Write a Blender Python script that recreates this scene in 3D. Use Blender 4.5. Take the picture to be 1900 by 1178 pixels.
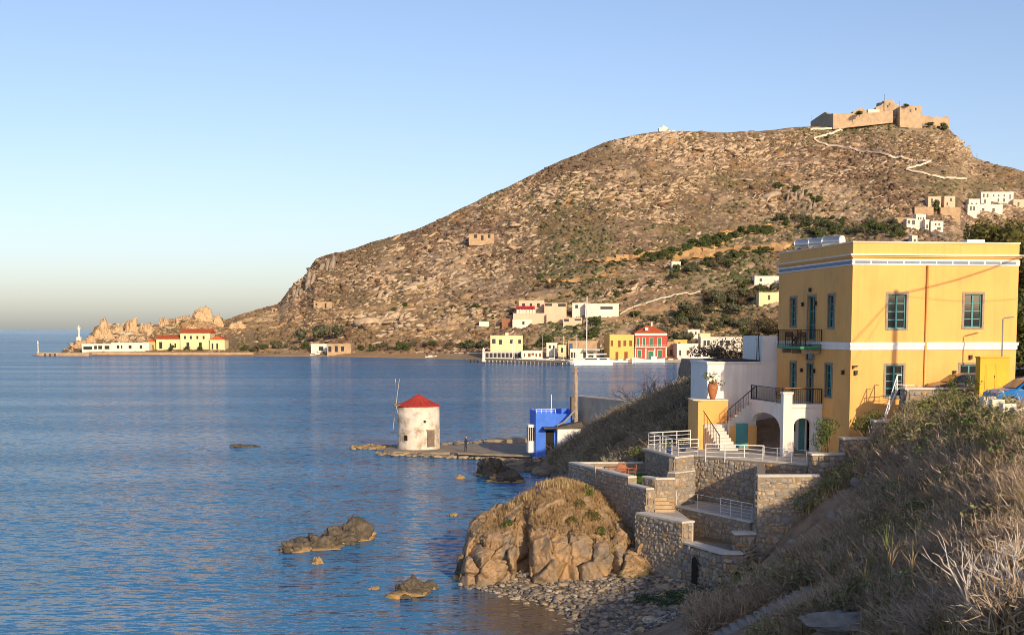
import bpy, bmesh, math, random
import numpy as np
from mathutils import Matrix, Vector
R = math.radians
rng = np.random.default_rng(7)
random.seed(7)
for o in list(bpy.data.objects): bpy.data.objects.remove(o)
SC = bpy.context.scene
COL = SC.collection

# ------------------------------------------------------------ camera, sky, sun, exposure
F, PITCH, H = 2600.0, R(5.5), 14.5          # focal length in photo pixels, downward tilt, eye height above the sea
HOR = 611.0
VP = HOR + F*math.tan(PITCH)
cam = bpy.data.cameras.new('camera'); cam_o = bpy.data.objects.new('camera', cam); COL.objects.link(cam_o)
cam.sensor_width = 36; cam.lens = 36*F/1900
cam.shift_y = (VP-589)/1900; cam.clip_start = .5; cam.clip_end = 120000
cam_o.location = (0, 0, H); cam_o.rotation_euler = (R(90)-PITCH, 0, 0)
SC.camera = cam_o
SUN_EL, SUN_AZ = R(17.5), R(22.5)             # low sun behind the camera, 22 degrees to its right
TO_SUN = Vector((math.sin(SUN_AZ)*math.cos(SUN_EL), -math.cos(SUN_AZ)*math.cos(SUN_EL), math.sin(SUN_EL)))
W = bpy.data.worlds.new('World'); SC.world = W; W.use_nodes = True
nt = W.node_tree; nt.nodes.clear()
wo = nt.nodes.new('ShaderNodeOutputWorld'); bg = nt.nodes.new('ShaderNodeBackground'); sk = nt.nodes.new('ShaderNodeTexSky')
sk.sky_type = 'NISHITA'; sk.sun_disc = False; sk.sun_elevation = SUN_EL
sk.sun_rotation = R(180)-SUN_AZ; sk.air_density = .8; sk.dust_density = 1.2; sk.ozone_density = 2.0; sk.altitude = 0
bg.inputs[1].default_value = .147
tn = nt.nodes.new('ShaderNodeMix'); tn.data_type = 'RGBA'; tn.blend_type = 'MULTIPLY'; tn.inputs[0].default_value = 1; tn.inputs[7].default_value = (1.04, .935, .945, 1)
nt.links.new(sk.outputs[0], tn.inputs[6]); nt.links.new(tn.outputs[2], bg.inputs[0]); nt.links.new(bg.outputs[0], wo.inputs[0])
sl = bpy.data.lights.new('sun', 'SUN'); sl.energy = 4.0; sl.angle = R(.53); sl.color = (1, .76, .48)
so = bpy.data.objects.new('sun', sl); COL.objects.link(so)
so.rotation_euler = TO_SUN.to_track_quat('Z', 'Y').to_euler(); so.location = (60, -100, 60)
SC.view_settings.view_transform = 'Standard'; SC.view_settings.look = 'None'
SC.view_settings.exposure = 0.26; SC.view_settings.gamma = 1.0; SC.view_settings.use_curve_mapping = False
SC.render.engine = 'CYCLES'; SC.cycles.use_denoising = True; SC.cycles.max_bounces = 7; SC.cycles.filter_width = .9; SC.cycles.denoising_prefilter = 'ACCURATE'
SC.cycles.transparent_max_bounces = 8; SC.cycles.use_adaptive_sampling = True; SC.cycles.adaptive_threshold = .01

# ------------------------------------------------------------ helpers
def ray(u, v):
    cx = (u-950)/F; cy = (VP-v)/F
    return cx, math.cos(PITCH)+cy*math.sin(PITCH), -math.sin(PITCH)+cy*math.cos(PITCH)
def P(u, v, Y):
    x, y, z = ray(u, v); t = Y/y
    return Vector((x*t, Y, H+z*t))
def PZ(u, v, z0):
    x, y, z = ray(u, v); t = (z0-H)/z
    return Vector((x*t, y*t, z0))
def proj(x, y, z):
    x, y, z = np.asarray(x, float), np.asarray(y, float), np.asarray(z, float)-H
    d = y*math.cos(PITCH)-z*math.sin(PITCH); up = y*math.sin(PITCH)+z*math.cos(PITCH)
    return 950+F*x/d, VP-F*up/d
def _h(i, j, k, s):
    n = (i*374761393+j*668265263+k*2147483647+s*974634777) & 0xffffffff
    n = ((n ^ (n >> 13))*1274126177) & 0xffffffff
    return ((n ^ (n >> 16)) & 0xffff)/65535.0
def vnoise(x, y, z=0, s=0):
    x = np.asarray(x, float); y = np.asarray(y, float); z = np.asarray(z, float)+0*x
    i, j, k = np.floor(x).astype(np.int64), np.floor(y).astype(np.int64), np.floor(z).astype(np.int64)
    fx, fy, fz = x-i, y-j, z-k
    fx, fy, fz = [q*q*(3-2*q) for q in (fx, fy, fz)]
    r = 0
    for a in (0, 1):
        for b in (0, 1):
            for c in (0, 1):
                r = r+_h(i+a, j+b, k+c, s)*(fx if a else 1-fx)*(fy if b else 1-fy)*(fz if c else 1-fz)
    return r*2-1
def fbm(x, y, z=0, oct=4, s=0):
    r, a = 0, 1.0
    for o in range(oct):
        r = r+a*vnoise(np.asarray(x)*2**o, np.asarray(y)*2**o, np.asarray(z)*2**o, s+o); a *= .5
    return r/2
def facet(x, y, z, sc, seed=0, d3=True):
    """angular relief: every cell of a jittered lattice is one tilted plane; returns (height, edge) per point"""
    p = [np.asarray(x, float)/sc, np.asarray(y, float)/sc, np.asarray(z, float)/sc+0*np.asarray(x, float)/sc]
    c = [np.floor(q).astype(np.int64) for q in p]; best = np.full(p[0].shape, 1e9); sec = best.copy(); out = np.zeros(p[0].shape)
    for a in (-1, 0, 1):
        for b in (-1, 0, 1):
            for e in ((-1, 0, 1) if d3 else (0,)):
                i, j, k = c[0]+a, c[1]+b, c[2]+e
                d = [p[0]-i-_h(i, j, k, seed), p[1]-j-_h(i, j, k, seed+1), (p[2]-k-_h(i, j, k, seed+2)) if d3 else 0*p[0]]
                r2 = d[0]**2+d[1]**2+d[2]**2; near = r2 < best
                h = (_h(i, j, k, seed+3)-.5)*1.2+d[0]*(_h(i, j, k, seed+4)-.5)*1.6+d[1]*(_h(i, j, k, seed+5)-.5)*1.6+d[2]*(_h(i, j, k, seed+6)-.5)*1.6
                sec = np.where(near, best, np.minimum(sec, r2)); best = np.where(near, r2, best); out = np.where(near, h, out)
    return out, np.sqrt(sec)-np.sqrt(best)
def tps(pts):
    p = np.array([q[:2] for q in pts], float); z = np.array([q[2] for q in pts], float); n = len(p)
    def U(r2): return r2*np.log(r2+1e-9)
    d2 = ((p[:, None]-p[None])**2).sum(2)
    A = np.zeros((n+3, n+3)); A[:n, :n] = U(d2)+np.eye(n)*3.0
    A[:n, n] = 1; A[:n, n+1:] = p; A[n, :n] = 1; A[n+1:, :n] = p.T
    w = np.linalg.solve(A, np.r_[z, 0, 0, 0])
    def f(x, y):
        x = np.asarray(x, float); y = np.asarray(y, float); r = w[n]+w[n+1]*x+w[n+2]*y
        for q in range(n): r = r+w[q]*U((x-p[q, 0])**2+(y-p[q, 1])**2)
        return r
    return f

MATS = {}
def mat(name, c1, c2=None, scale=3., rough=.85, bump=0., bscale=20., spec=.3, metal=0., rnd=0., c3=None, s3=.6, w3=.5, stretch=None, palette=None, pos=False, trans=0., streak=0.):
    """principled material: two colours mixed by noise, a third in broad patches, bump, a per-object colour shift"""
    if name in MATS: return MATS[name]
    m = bpy.data.materials.new(name); m.use_nodes = True; n = m.node_tree.nodes; L = m.node_tree.links.new
    b = n['Principled BSDF']; b.inputs['Roughness'].default_value = rough; b.inputs['Metallic'].default_value = metal
    b.inputs['Specular IOR Level'].default_value = spec
    if trans: b.inputs['Transmission Weight'].default_value = trans
    tc = n.new('ShaderNodeTexCoord')
    src = n.new('ShaderNodeNewGeometry').outputs['Position'] if pos else tc.outputs['Object']
    if stretch:
        mp = n.new('ShaderNodeMapping'); mp.inputs['Scale'].default_value = stretch; L(src, mp.inputs[0]); src = mp.outputs[0]
    def noise(s, det=5.):
        q = n.new('ShaderNodeTexNoise'); q.inputs['Scale'].default_value = s; q.inputs['Detail'].default_value = det
        q.inputs['Roughness'].default_value = .6; L(src, q.inputs['Vector']); return q.outputs['Fac']
    def ramp(f, a, bb):
        q = n.new('ShaderNodeMapRange'); q.inputs[1].default_value = a; q.inputs[2].default_value = bb; L(f, q.inputs[0]); return q.outputs[0]
    def mix(f, a, bb, t='MIX'):
        q = n.new('ShaderNodeMix'); q.data_type = 'RGBA'; q.blend_type = t
        for s, v in ((q.inputs[0], f), (q.inputs[6], a), (q.inputs[7], bb)):
            if hasattr(v, 'links'): L(v, s)
            else: s.default_value = v if not isinstance(v, tuple) else (*v, 1)
        return q.outputs[2]
    col = c1
    if palette:
        oi = n.new('ShaderNodeObjectInfo'); cr = n.new('ShaderNodeValToRGB'); cr.color_ramp.interpolation = 'CONSTANT'
        e = cr.color_ramp.elements
        while len(e) < len(palette): e.new(.5)
        for q, c in enumerate(palette): e[q].position = q/len(palette); e[q].color = (*c, 1)
        L(oi.outputs['Random'], cr.inputs[0]); col = cr.outputs[0]
        if c2: col = mix(ramp(noise(scale), .45, .7), col, c2)
    elif c2: col = mix(ramp(noise(scale), .38, .62), c1, c2)
    if c3: col = mix(ramp(noise(s3, 3.), 1-w3-.08, 1-w3+.14), col, c3)
    if streak:
        mp2 = n.new('ShaderNodeMapping'); mp2.inputs['Scale'].default_value = (3.5, 3.5, .22); L(src, mp2.inputs[0]); q2 = n.new('ShaderNodeTexNoise'); q2.inputs['Scale'].default_value = 1; q2.inputs['Detail'].default_value = 6; L(mp2.outputs[0], q2.inputs['Vector'])
        mm = n.new('ShaderNodeMath'); mm.operation = 'MULTIPLY'; mm.inputs[1].default_value = streak; L(ramp(q2.outputs['Fac'], .48, .75), mm.inputs[0]); col = mix(mm.outputs[0], col, (.30, .22, .12))
    if rnd:
        oi = n.new('ShaderNodeObjectInfo'); hs = n.new('ShaderNodeHueSaturation')
        mr = n.new('ShaderNodeMapRange'); mr.inputs[3].default_value = 1-rnd; mr.inputs[4].default_value = 1+rnd
        L(oi.outputs['Random'], mr.inputs[0]); L(mr.outputs[0], hs.inputs['Value'])
        if hasattr(col, 'links'): L(col, hs.inputs['Color'])
        else: hs.inputs['Color'].default_value = (*col, 1)
        col = hs.outputs[0]
    if hasattr(col, 'links'): L(col, b.inputs['Base Color'])
    else: b.inputs['Base Color'].default_value = (*col, 1)
    if bump:
        bp = n.new('ShaderNodeBump'); bp.inputs['Strength'].default_value = min(1, bump); bp.inputs['Distance'].default_value = .05*max(1, bump)
        L(noise(bscale, 6.), bp.inputs['Height']); L(bp.outputs[0], b.inputs['Normal'])
    MATS[name] = m; return m
def attr_mat(name, ramp_cols, rough=.9, nscale=0, c2=None, attr='tint'):
    """colour picked per piece from a ramp by the mesh's own random value"""
    if name in MATS: return MATS[name]
    m = bpy.data.materials.new(name); m.use_nodes = True; n = m.node_tree.nodes; L = m.node_tree.links.new
    b = n['Principled BSDF']; b.inputs['Roughness'].default_value = rough; b.inputs['Specular IOR Level'].default_value = .147
    a = n.new('ShaderNodeAttribute'); a.attribute_name = attr
    cr = n.new('ShaderNodeValToRGB'); e = cr.color_ramp.elements
    while len(e) < len(ramp_cols): e.new(.5)
    for q, c in enumerate(ramp_cols): e[q].position = q/(len(ramp_cols)-1); e[q].color = (*c, 1)
    L(a.outputs['Fac'], cr.inputs[0]); out = cr.outputs[0]
    if nscale:
        t = n.new('ShaderNodeTexNoise'); t.inputs['Scale'].default_value = nscale; g = n.new('ShaderNodeNewGeometry'); L(g.outputs['Position'], t.inputs['Vector'])
        mr = n.new('ShaderNodeMapRange'); mr.inputs[1].default_value = .45; mr.inputs[2].default_value = .65; L(t.outputs['Fac'], mr.inputs[0])
        mx = n.new('ShaderNodeMix'); mx.data_type = 'RGBA'; mx.inputs[7].default_value = (*c2, 1); L(mr.outputs[0], mx.inputs[0]); L(out, mx.inputs[6]); out = mx.outputs[2]
    L(out, b.inputs['Base Color']); MATS[name] = m; return m

def tag(o, label=None, cat=None, group=None, kind=None):
    for k, v in (('label', label), ('category', cat), ('group', group), ('kind', kind)):
        if v: o[k] = v
    return o
def thing(name, label, cat, loc=(0, 0, 0), rz=0, group=None):
    o = bpy.data.objects.new(name, None); COL.objects.link(o); o.empty_display_size = .2
    o.location = loc; o.rotation_euler = (0, 0, rz); tag(o, label, cat, group); return o
def link_mesh(name, me, parent=None, loc=(0, 0, 0), rot=(0, 0, 0), scale=(1, 1, 1)):
    o = bpy.data.objects.new(name, me); COL.objects.link(o); o.parent = parent
    o.location = loc; o.rotation_euler = rot; o.scale = scale; return o
def np_mesh(name, verts, faces, m, smooth=False, tint=None):
    """verts (n,3); faces (m,k) integer array with one k"""
    me = bpy.data.meshes.new(name); v = np.asarray(verts, np.float32); f = np.asarray(faces, np.int32); k = f.shape[1]
    me.vertices.add(len(v)); me.vertices.foreach_set('co', v.ravel())
    me.loops.add(f.size); me.loops.foreach_set('vertex_index', f.ravel())
    me.polygons.add(len(f)); me.polygons.foreach_set('loop_start', np.arange(0, f.size, k, dtype=np.int32))
    me.polygons.foreach_set('loop_total', np.full(len(f), k, np.int32))
    if smooth: me.polygons.foreach_set('use_smooth', np.ones(len(f), bool))
    if tint is not None:
        a = me.attributes.new('tint', 'FLOAT', 'POINT'); a.data.foreach_set('value', np.asarray(tint, np.float32))
    me.update(); me.validate(); me.materials.append(m); return me
class MB:
    """collects shapes; M places them in the world; build() makes one mesh object"""
    def __init__(s, M=None): s.v = []; s.f = []; s.M = M or Matrix.Identity(4)
    def add(s, vs, fs):
        n = len(s.v); s.v += [s.M @ Vector(q) for q in vs]; s.f += [tuple(n+i for i in q) for q in fs]; return s
    def box(s, x0, x1, y0, y1, z0, z1):
        vs = [(x, y, z) for z in (z0, z1) for y in (y0, y1) for x in (x0, x1)]
        return s.add(vs, [(0, 2, 3, 1), (4, 5, 7, 6), (0, 1, 5, 4), (2, 6, 7, 3), (0, 4, 6, 2), (1, 3, 7, 5)])
    def prism(s, pts, z0, z1, zs=None):
        """plan polygon (counter-clockwise) pulled from z0 up to z1; zs gives each corner its own top"""
        n = len(pts); t = zs or [z1]*n
        vs = [(x, y, z0) for x, y in pts]+[(x, y, t[i]) for i, (x, y) in enumerate(pts)]
        return s.add(vs, [tuple(range(n))[::-1], tuple(range(n, 2*n))]+[(i, (i+1) % n, n+(i+1) % n, n+i) for i in range(n)])
    def tube(s, path, r, n=6, r1=None):
        path = [Vector(p) for p in path]; r1 = r if r1 is None else r1; rings = []
        for i, p in enumerate(path):
            d = (path[min(i+1, len(path)-1)]-path[max(i-1, 0)]).normalized()
            a = d.cross(Vector((0, 0, 1)) if abs(d.z) < .95 else Vector((1, 0, 0))).normalized(); b = d.cross(a)
            rr = r+(r1-r)*i/max(1, len(path)-1)
            rings.append([p+(a*math.cos(2*math.pi*k/n)+b*math.sin(2*math.pi*k/n))*rr for k in range(n)])
        vs = [q for g in rings for q in g]; fs = []
        for i in range(len(path)-1):
            for k in range(n): fs.append((i*n+k, i*n+(k+1) % n, (i+1)*n+(k+1) % n, (i+1)*n+k))
        fs += [tuple(range(n)), tuple(range((len(path)-1)*n, len(path)*n))[::-1]]
        return s.add(vs, fs)
    def lathe(s, prof, n=16, c=(0, 0, 0)):
        vs = [(c[0]+r*math.cos(2*math.pi*k/n), c[1]+r*math.sin(2*math.pi*k/n), c[2]+z) for r, z in prof for k in range(n)]
        fs = [(i*n+k, i*n+(k+1) % n, (i+1)*n+(k+1) % n, (i+1)*n+k) for i in range(len(prof)-1) for k in range(n)]
        fs += [tuple(range(n))[::-1], tuple(range((len(prof)-1)*n, len(prof)*n))]
        return s.add(vs, fs)
    def wall(s, o, sd, nd, w, z0, z1, holes=(), depth=.2, top=None):
        """upright wall sheet from o along sd, outward nd, with rectangular openings (s0,s1,z0,z1) and reveals"""
        o, sd, nd = Vector(o), Vector(sd), Vector(nd)
        S = sorted({0, w, *[q for h in holes for q in h[:2]]}); Z = sorted({z0, z1, *[q for h in holes for q in h[2:4]]})
        pt = lambda a, z, d=0: o+sd*a-nd*d+Vector((0, 0, z))
        flip = sd.cross(Vector((0, 0, 1))).dot(nd) < 0
        def quad(q): s.add(q[::-1] if flip else q, [(0, 1, 2, 3)])
        for i in range(len(S)-1):
            for j in range(len(Z)-1):
                cs, cz = (S[i]+S[i+1])/2, (Z[j]+Z[j+1])/2
                if any(h[0] < cs < h[1] and h[2] < cz < h[3] for h in holes): continue
                quad([pt(S[i], Z[j]), pt(S[i+1], Z[j]), pt(S[i+1], Z[j+1]), pt(S[i], Z[j+1])])
        for h in holes:
            a, b, c, d = h[:4]
            quad([pt(a, c), pt(a, c, depth), pt(b, c, depth), pt(b, c)][::-1]); quad([pt(a, d), pt(b, d), pt(b, d, depth), pt(a, d, depth)][::-1])
            quad([pt(a, c), pt(a, d), pt(a, d, depth), pt(a, c, depth)][::-1]); quad([pt(b, c), pt(b, c, depth), pt(b, d, depth), pt(b, d)][::-1])
        return s
    def build(s, name, m, parent=None, smooth=False, bevel=0):
        me = bpy.data.meshes.new(name)
        inv = (parent_world(parent)).inverted() if parent else Matrix.Identity(4)
        me.from_pydata([inv @ q for q in s.v], [], s.f); me.materials.append(m); me.update()
        if smooth:
            for q in me.polygons: q.use_smooth = True
        o = bpy.data.objects.new(name, me); COL.objects.link(o); o.parent = parent
        if bevel:
            md = o.modifiers.new('bevel', 'BEVEL'); md.width = bevel; md.segments = 2; md.limit_method = 'ANGLE'
        return o
def parent_world(o):
    M = Matrix.LocRotScale(o.location, o.rotation_euler, o.scale)
    return parent_world(o.parent) @ M if o.parent else M
def frame(o, ang): return Matrix.Translation(Vector(o)) @ Matrix.Rotation(ang, 4, 'Z')
def copy_tree(o, parent=None):
    c = o.copy(); COL.objects.link(c); c.parent = parent
    for ch in list(o.children): copy_tree(ch, c)
    return c
# low-poly boulder shapes, shared
def ico(sub=1):
    bm = bmesh.new(); bmesh.ops.create_icosphere(bm, subdivisions=sub, radius=1)
    v = np.array([q.co[:] for q in bm.verts]); f = np.array([[w.index for w in q.verts] for q in bm.faces]); bm.free(); return v, f
def boulder_shape(seed, sub=2, flat=.7, rough=.35, cuts=7):
    v, f = ico(sub); r = np.random.default_rng(seed)
    for _ in range(cuts):                                    # planed faces
        d = r.normal(size=3); d /= np.linalg.norm(d); c = r.uniform(.55, .85)
        t = v @ d; v = v-np.outer(np.maximum(0, t-c), d)*.9
    v = v*(1+rough*fbm(v[:, 0]*2+seed*9, v[:, 1]*2, v[:, 2]*2, 3, seed))[:, None]; v[:, 2] *= flat
    return v, f
def scatter_mesh(name, shapes, pts, sc, rot, m, tint=None, parent=None, kind='stuff', tilt=None, smooth=False):
    """many small solids joined in one mesh; shapes: list of (v,f); sc (n,3); rot about z"""
    V, Fa, T = [], [], []; off = 0; pick = rng.integers(0, len(shapes), len(pts))
    for k, (sv, sf) in enumerate(shapes):
        I = np.where(pick == k)[0]
        if not len(I): continue
        c, s_ = np.cos(rot[I]), np.sin(rot[I]); q = sv[None]*sc[I][:, None, :]
        if tilt is not None:
            ct, st = np.cos(tilt[I])[:, None], np.sin(tilt[I])[:, None]
            q = np.stack([q[..., 0]*ct+q[..., 2]*st, q[..., 1], -q[..., 0]*st+q[..., 2]*ct], 2)
        X = q[..., 0]*c[:, None]-q[..., 1]*s_[:, None]+pts[I, 0:1]; Y = q[..., 0]*s_[:, None]+q[..., 1]*c[:, None]+pts[I, 1:2]
        Z = q[..., 2]+pts[I, 2:3]; n = sv.shape[0]
        V.append(np.stack([X, Y, Z], 2).reshape(-1, 3)); Fa.append((sf[None]+(np.arange(len(I))*n)[:, None, None]+off).reshape(-1, sf.shape[1]))
        tt = rng.random(len(I)) if tint is None else tint[I]
        T.append(np.repeat(tt, n)); off += n*len(I)
    me = np_mesh(name, np.vstack(V), np.vstack(Fa), m, smooth, np.concatenate(T))
    o = link_mesh(name, me, parent)
    if kind: o['kind'] = kind
    return o
# ------------------------------------------------------------ the sea
def sea_material():
    m = bpy.data.materials.new('sea_water'); m.use_nodes = True; n = m.node_tree.nodes; L = m.node_tree.links.new
    b = n['Principled BSDF']; b.inputs['Roughness'].default_value = .10; b.inputs['IOR'].default_value = 1.33; b.inputs['Specular IOR Level'].default_value = .36
    g = n.new('ShaderNodeNewGeometry')
    def noise(scale, rotz, det, rough=.5, dist=0.):
        mp = n.new('ShaderNodeMapping'); mp.inputs['Scale'].default_value = scale; mp.inputs['Rotation'].default_value = (0, 0, rotz)
        L(g.outputs['Position'], mp.inputs[0]); q = n.new('ShaderNodeTexNoise'); q.inputs['Scale'].default_value = 1
        q.inputs['Detail'].default_value = det; q.inputs['Roughness'].default_value = rough; q.inputs['Distortion'].default_value = dist
        L(mp.outputs[0], q.inputs['Vector']); return q.outputs['Fac']
    def math_(op, a, bb):
        q = n.new('ShaderNodeMath'); q.operation = op
        for s, v in zip(q.inputs, (a, bb)):
            if hasattr(v, 'links'): L(v, s)
            else: s.default_value = v
        return q.outputs[0]
    def slopes(scale, rotz, det, kx, ky):
        mp = n.new('ShaderNodeMapping'); mp.inputs['Scale'].default_value = scale; mp.inputs['Rotation'].default_value = (0, 0, rotz)
        L(g.outputs['Position'], mp.inputs[0]); q = n.new('ShaderNodeTexNoise'); q.inputs['Scale'].default_value = 1; q.inputs['Detail'].default_value = det; q.inputs['Distortion'].default_value = .3
        L(mp.outputs[0], q.inputs['Vector']); v = n.new('ShaderNodeVectorMath'); v.operation = 'SUBTRACT'; v.inputs[1].default_value = (.5, .5, .5); L(q.outputs['Color'], v.inputs[0])
        w = n.new('ShaderNodeVectorMath'); w.operation = 'MULTIPLY'; w.inputs[1].default_value = (kx, ky, 0); L(v.outputs[0], w.inputs[0]); return w.outputs[0]
    def vadd(a, bb):
        q = n.new('ShaderNodeVectorMath'); q.operation = 'ADD'
        for s, v in zip(q.inputs, (a, bb)):
            if hasattr(v, 'links'): L(v, s)
            else: s.default_value = v
        return q.outputs[0]
    sl_ = vadd(slopes((.95, 3.4, 1), R(-9), 3, .75, 1.7), vadd(slopes((.22, .8, 1), R(-14), 2, .20, .5), slopes((3.4, 9.0, 1), R(5), 1, .35, .7)))
    slick = noise((.004, .03, 1), R(-3), 3)                 # calmer streaks
    mr = n.new('ShaderNodeMapRange'); mr.inputs[1].default_value = .38; mr.inputs[2].default_value = .60; mr.inputs[3].default_value = .72; mr.inputs[4].default_value = 1.1
    L(slick, mr.inputs[0]); sm = n.new('ShaderNodeVectorMath'); sm.operation = 'SCALE'; L(sl_, sm.inputs[0]); L(mr.outputs[0], sm.inputs['Scale'])
    nz = n.new('ShaderNodeVectorMath'); nz.operation = 'NORMALIZE'; L(vadd(sm.outputs[0], (0, 0, 1)), nz.inputs[0]); L(nz.outputs[0], b.inputs['Normal'])
    b.inputs['Specular IOR Level'].default_value = 0; b.inputs['Roughness'].default_value = .6
    gl = n.new('ShaderNodeBsdfGlossy'); gl.inputs['Roughness'].default_value = .10; L(nz.outputs[0], gl.inputs['Normal'])
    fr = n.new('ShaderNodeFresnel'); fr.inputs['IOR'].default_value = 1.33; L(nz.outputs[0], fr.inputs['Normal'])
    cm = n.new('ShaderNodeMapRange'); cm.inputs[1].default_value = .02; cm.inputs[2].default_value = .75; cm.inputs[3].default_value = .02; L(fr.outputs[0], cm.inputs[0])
    sp = n.new('ShaderNodeSeparateXYZ'); L(g.outputs['Position'], sp.inputs[0]); fy = n.new('ShaderNodeMapRange'); fy.inputs[1].default_value = 900; fy.inputs[2].default_value = 6000; fy.inputs[3].default_value = .52; fy.inputs[4].default_value = .92   # far water mirrors more with distance, a painted stand-in for horizon haze
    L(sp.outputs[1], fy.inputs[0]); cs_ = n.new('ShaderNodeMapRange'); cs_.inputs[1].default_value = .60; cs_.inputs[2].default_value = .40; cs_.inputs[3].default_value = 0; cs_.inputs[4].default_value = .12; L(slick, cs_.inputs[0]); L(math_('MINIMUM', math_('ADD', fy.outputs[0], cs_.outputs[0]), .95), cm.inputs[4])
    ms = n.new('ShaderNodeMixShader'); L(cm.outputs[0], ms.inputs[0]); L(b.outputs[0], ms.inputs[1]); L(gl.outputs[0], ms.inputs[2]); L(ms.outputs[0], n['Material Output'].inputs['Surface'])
    # shallow water over the stony bed beside the beach
    dv = n.new('ShaderNodeVectorMath'); dv.operation = 'SUBTRACT'; dv.inputs[1].default_value = (2.2, 71, 0); L(g.outputs['Position'], dv.inputs[0])
    sc = n.new('ShaderNodeVectorMath'); sc.operation = 'MULTIPLY'; sc.inputs[1].default_value = (.16, .085, 0); L(dv.outputs[0], sc.inputs[0])
    ln = n.new('ShaderNodeVectorMath'); ln.operation = 'LENGTH'; L(sc.outputs[0], ln.inputs[0])
    d2 = math_('ADD', ln.outputs[1], math_('MULTIPLY', noise((.5, .5, 1), 0, 3), .5))
    sh = n.new('ShaderNodeMapRange'); sh.inputs[1].default_value = .75; sh.inputs[2].default_value = 1.35; sh.inputs[3].default_value = 1; sh.inputs[4].default_value = 0; L(d2, sh.inputs[0])
    deep = n.new('ShaderNodeMix'); deep.data_type = 'RGBA'; deep.inputs[6].default_value = (.05, .215, .42, 1); deep.inputs[7].default_value = (.032, .165, .345, 1)
    L(noise((.02, .05, 1), .1, 3), deep.inputs[0])
    mx = n.new('ShaderNodeMix'); mx.data_type = 'RGBA'; mx.inputs[7].default_value = (.13, .085, .045, 1); L(sh.outputs[0], mx.inputs[0]); L(deep.outputs[2], mx.inputs[6])
    L(mx.outputs[2], b.inputs['Base Color'])
    return m
SEA_BUMP = 1.6
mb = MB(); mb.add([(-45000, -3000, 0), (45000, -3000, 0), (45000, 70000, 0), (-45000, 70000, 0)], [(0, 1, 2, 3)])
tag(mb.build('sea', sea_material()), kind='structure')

# ------------------------------------------------------------ the far hill and its point
SKY = np.array([(40, 668), (100, 662), (118, 650), (140, 634), (168, 628), (176, 606), (215, 604), (240, 606), (250, 602), (300, 602), (318, 592), (345, 594), (358, 595), (364, 590), (405, 588), (415, 594), (440, 586),
    (480, 574), (518, 564), (532, 544), (545, 526), (562, 517), (574, 497), (586, 480), (604, 474), (640, 466), (700, 448), (770, 428), (830, 400), (900, 365), (960, 338), (1020, 308), (1080, 283), (1120, 266), (1160, 256), (1200, 248),
    (1250, 246), (1300, 246), (1350, 247), (1400, 244), (1450, 240), (1500, 237), (1560, 236), (1600, 231), (1650, 225), (1690, 227), (1730, 232), (1762, 240), (1775, 256), (1792, 276), (1806, 292), (1850, 306), (1900, 321), (2000, 345), (2200, 400), (2500, 470)], float)
SHORE = np.array([(40, 659), (118, 658), (400, 659), (600, 660), (760, 663), (870, 665), (1050, 667), (1200, 669), (1320, 671), (1440, 674), (1700, 690), (2000, 700), (2500, 720)], float)
CREST = np.array([(40, 850), (118, 850), (180, 880), (420, 930), (560, 985), (900, 1020), (1200, 1050), (1600, 1080), (1900, 1050), (2500, 980)], float)
def hill_base(u, t):
    vs, vb, ys = np.interp(u, SKY[:, 0], SKY[:, 1]), np.interp(u, SHORE[:, 0], SHORE[:, 1]), np.interp(u, CREST[:, 0], CREST[:, 1])
    yb = F*(H-.3)/(vb-HOR)
    v = vb+(vs-vb)*t; Y = yb+(ys-yb)*np.clip(t, 0, 1)**.9
    cx, cy = (u-950)/F, (VP-v)/F
    dy = math.cos(PITCH)+cy*math.sin(PITCH); dz = -math.sin(PITCH)+cy*math.cos(PITCH)
    return cx*Y/dy, Y, H+dz*Y/dy
ZONES = [(1300, 285, 105, 22, 1), (1235, 262, 55, 17, 1), (1180, 272, 55, 12, .7), (1150, 370, 130, 45, .35), (960, 375, 110, 45, .4), (240, 620, 90, 24, 1.2), (335, 604, 70, 16, 1.3), (700, 600, 90, 24, .8), (850, 590, 70, 24, .9),
         (640, 532, 70, 14, 1), (760, 540, 110, 14, .7), (560, 520, 30, 40, 1.2), (1690, 275, 110, 35, .3), (1790, 285, 22, 45, 1), (1480, 355, 80, 40, .5), (900, 480, 200, 40, .3), (560, 590, 60, 20, .5), (560, 640, 100, 12, .35), (1630, 390, 80, 30, .3)]
def zone_w(u, v):
    w = 0*np.asarray(u, float)
    for a, b, ra, rb, k in ZONES: w = np.maximum(w, k*np.exp(-(((u-a)/ra)**2+((v-b)/rb)**2)*1.2))
    return w
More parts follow.
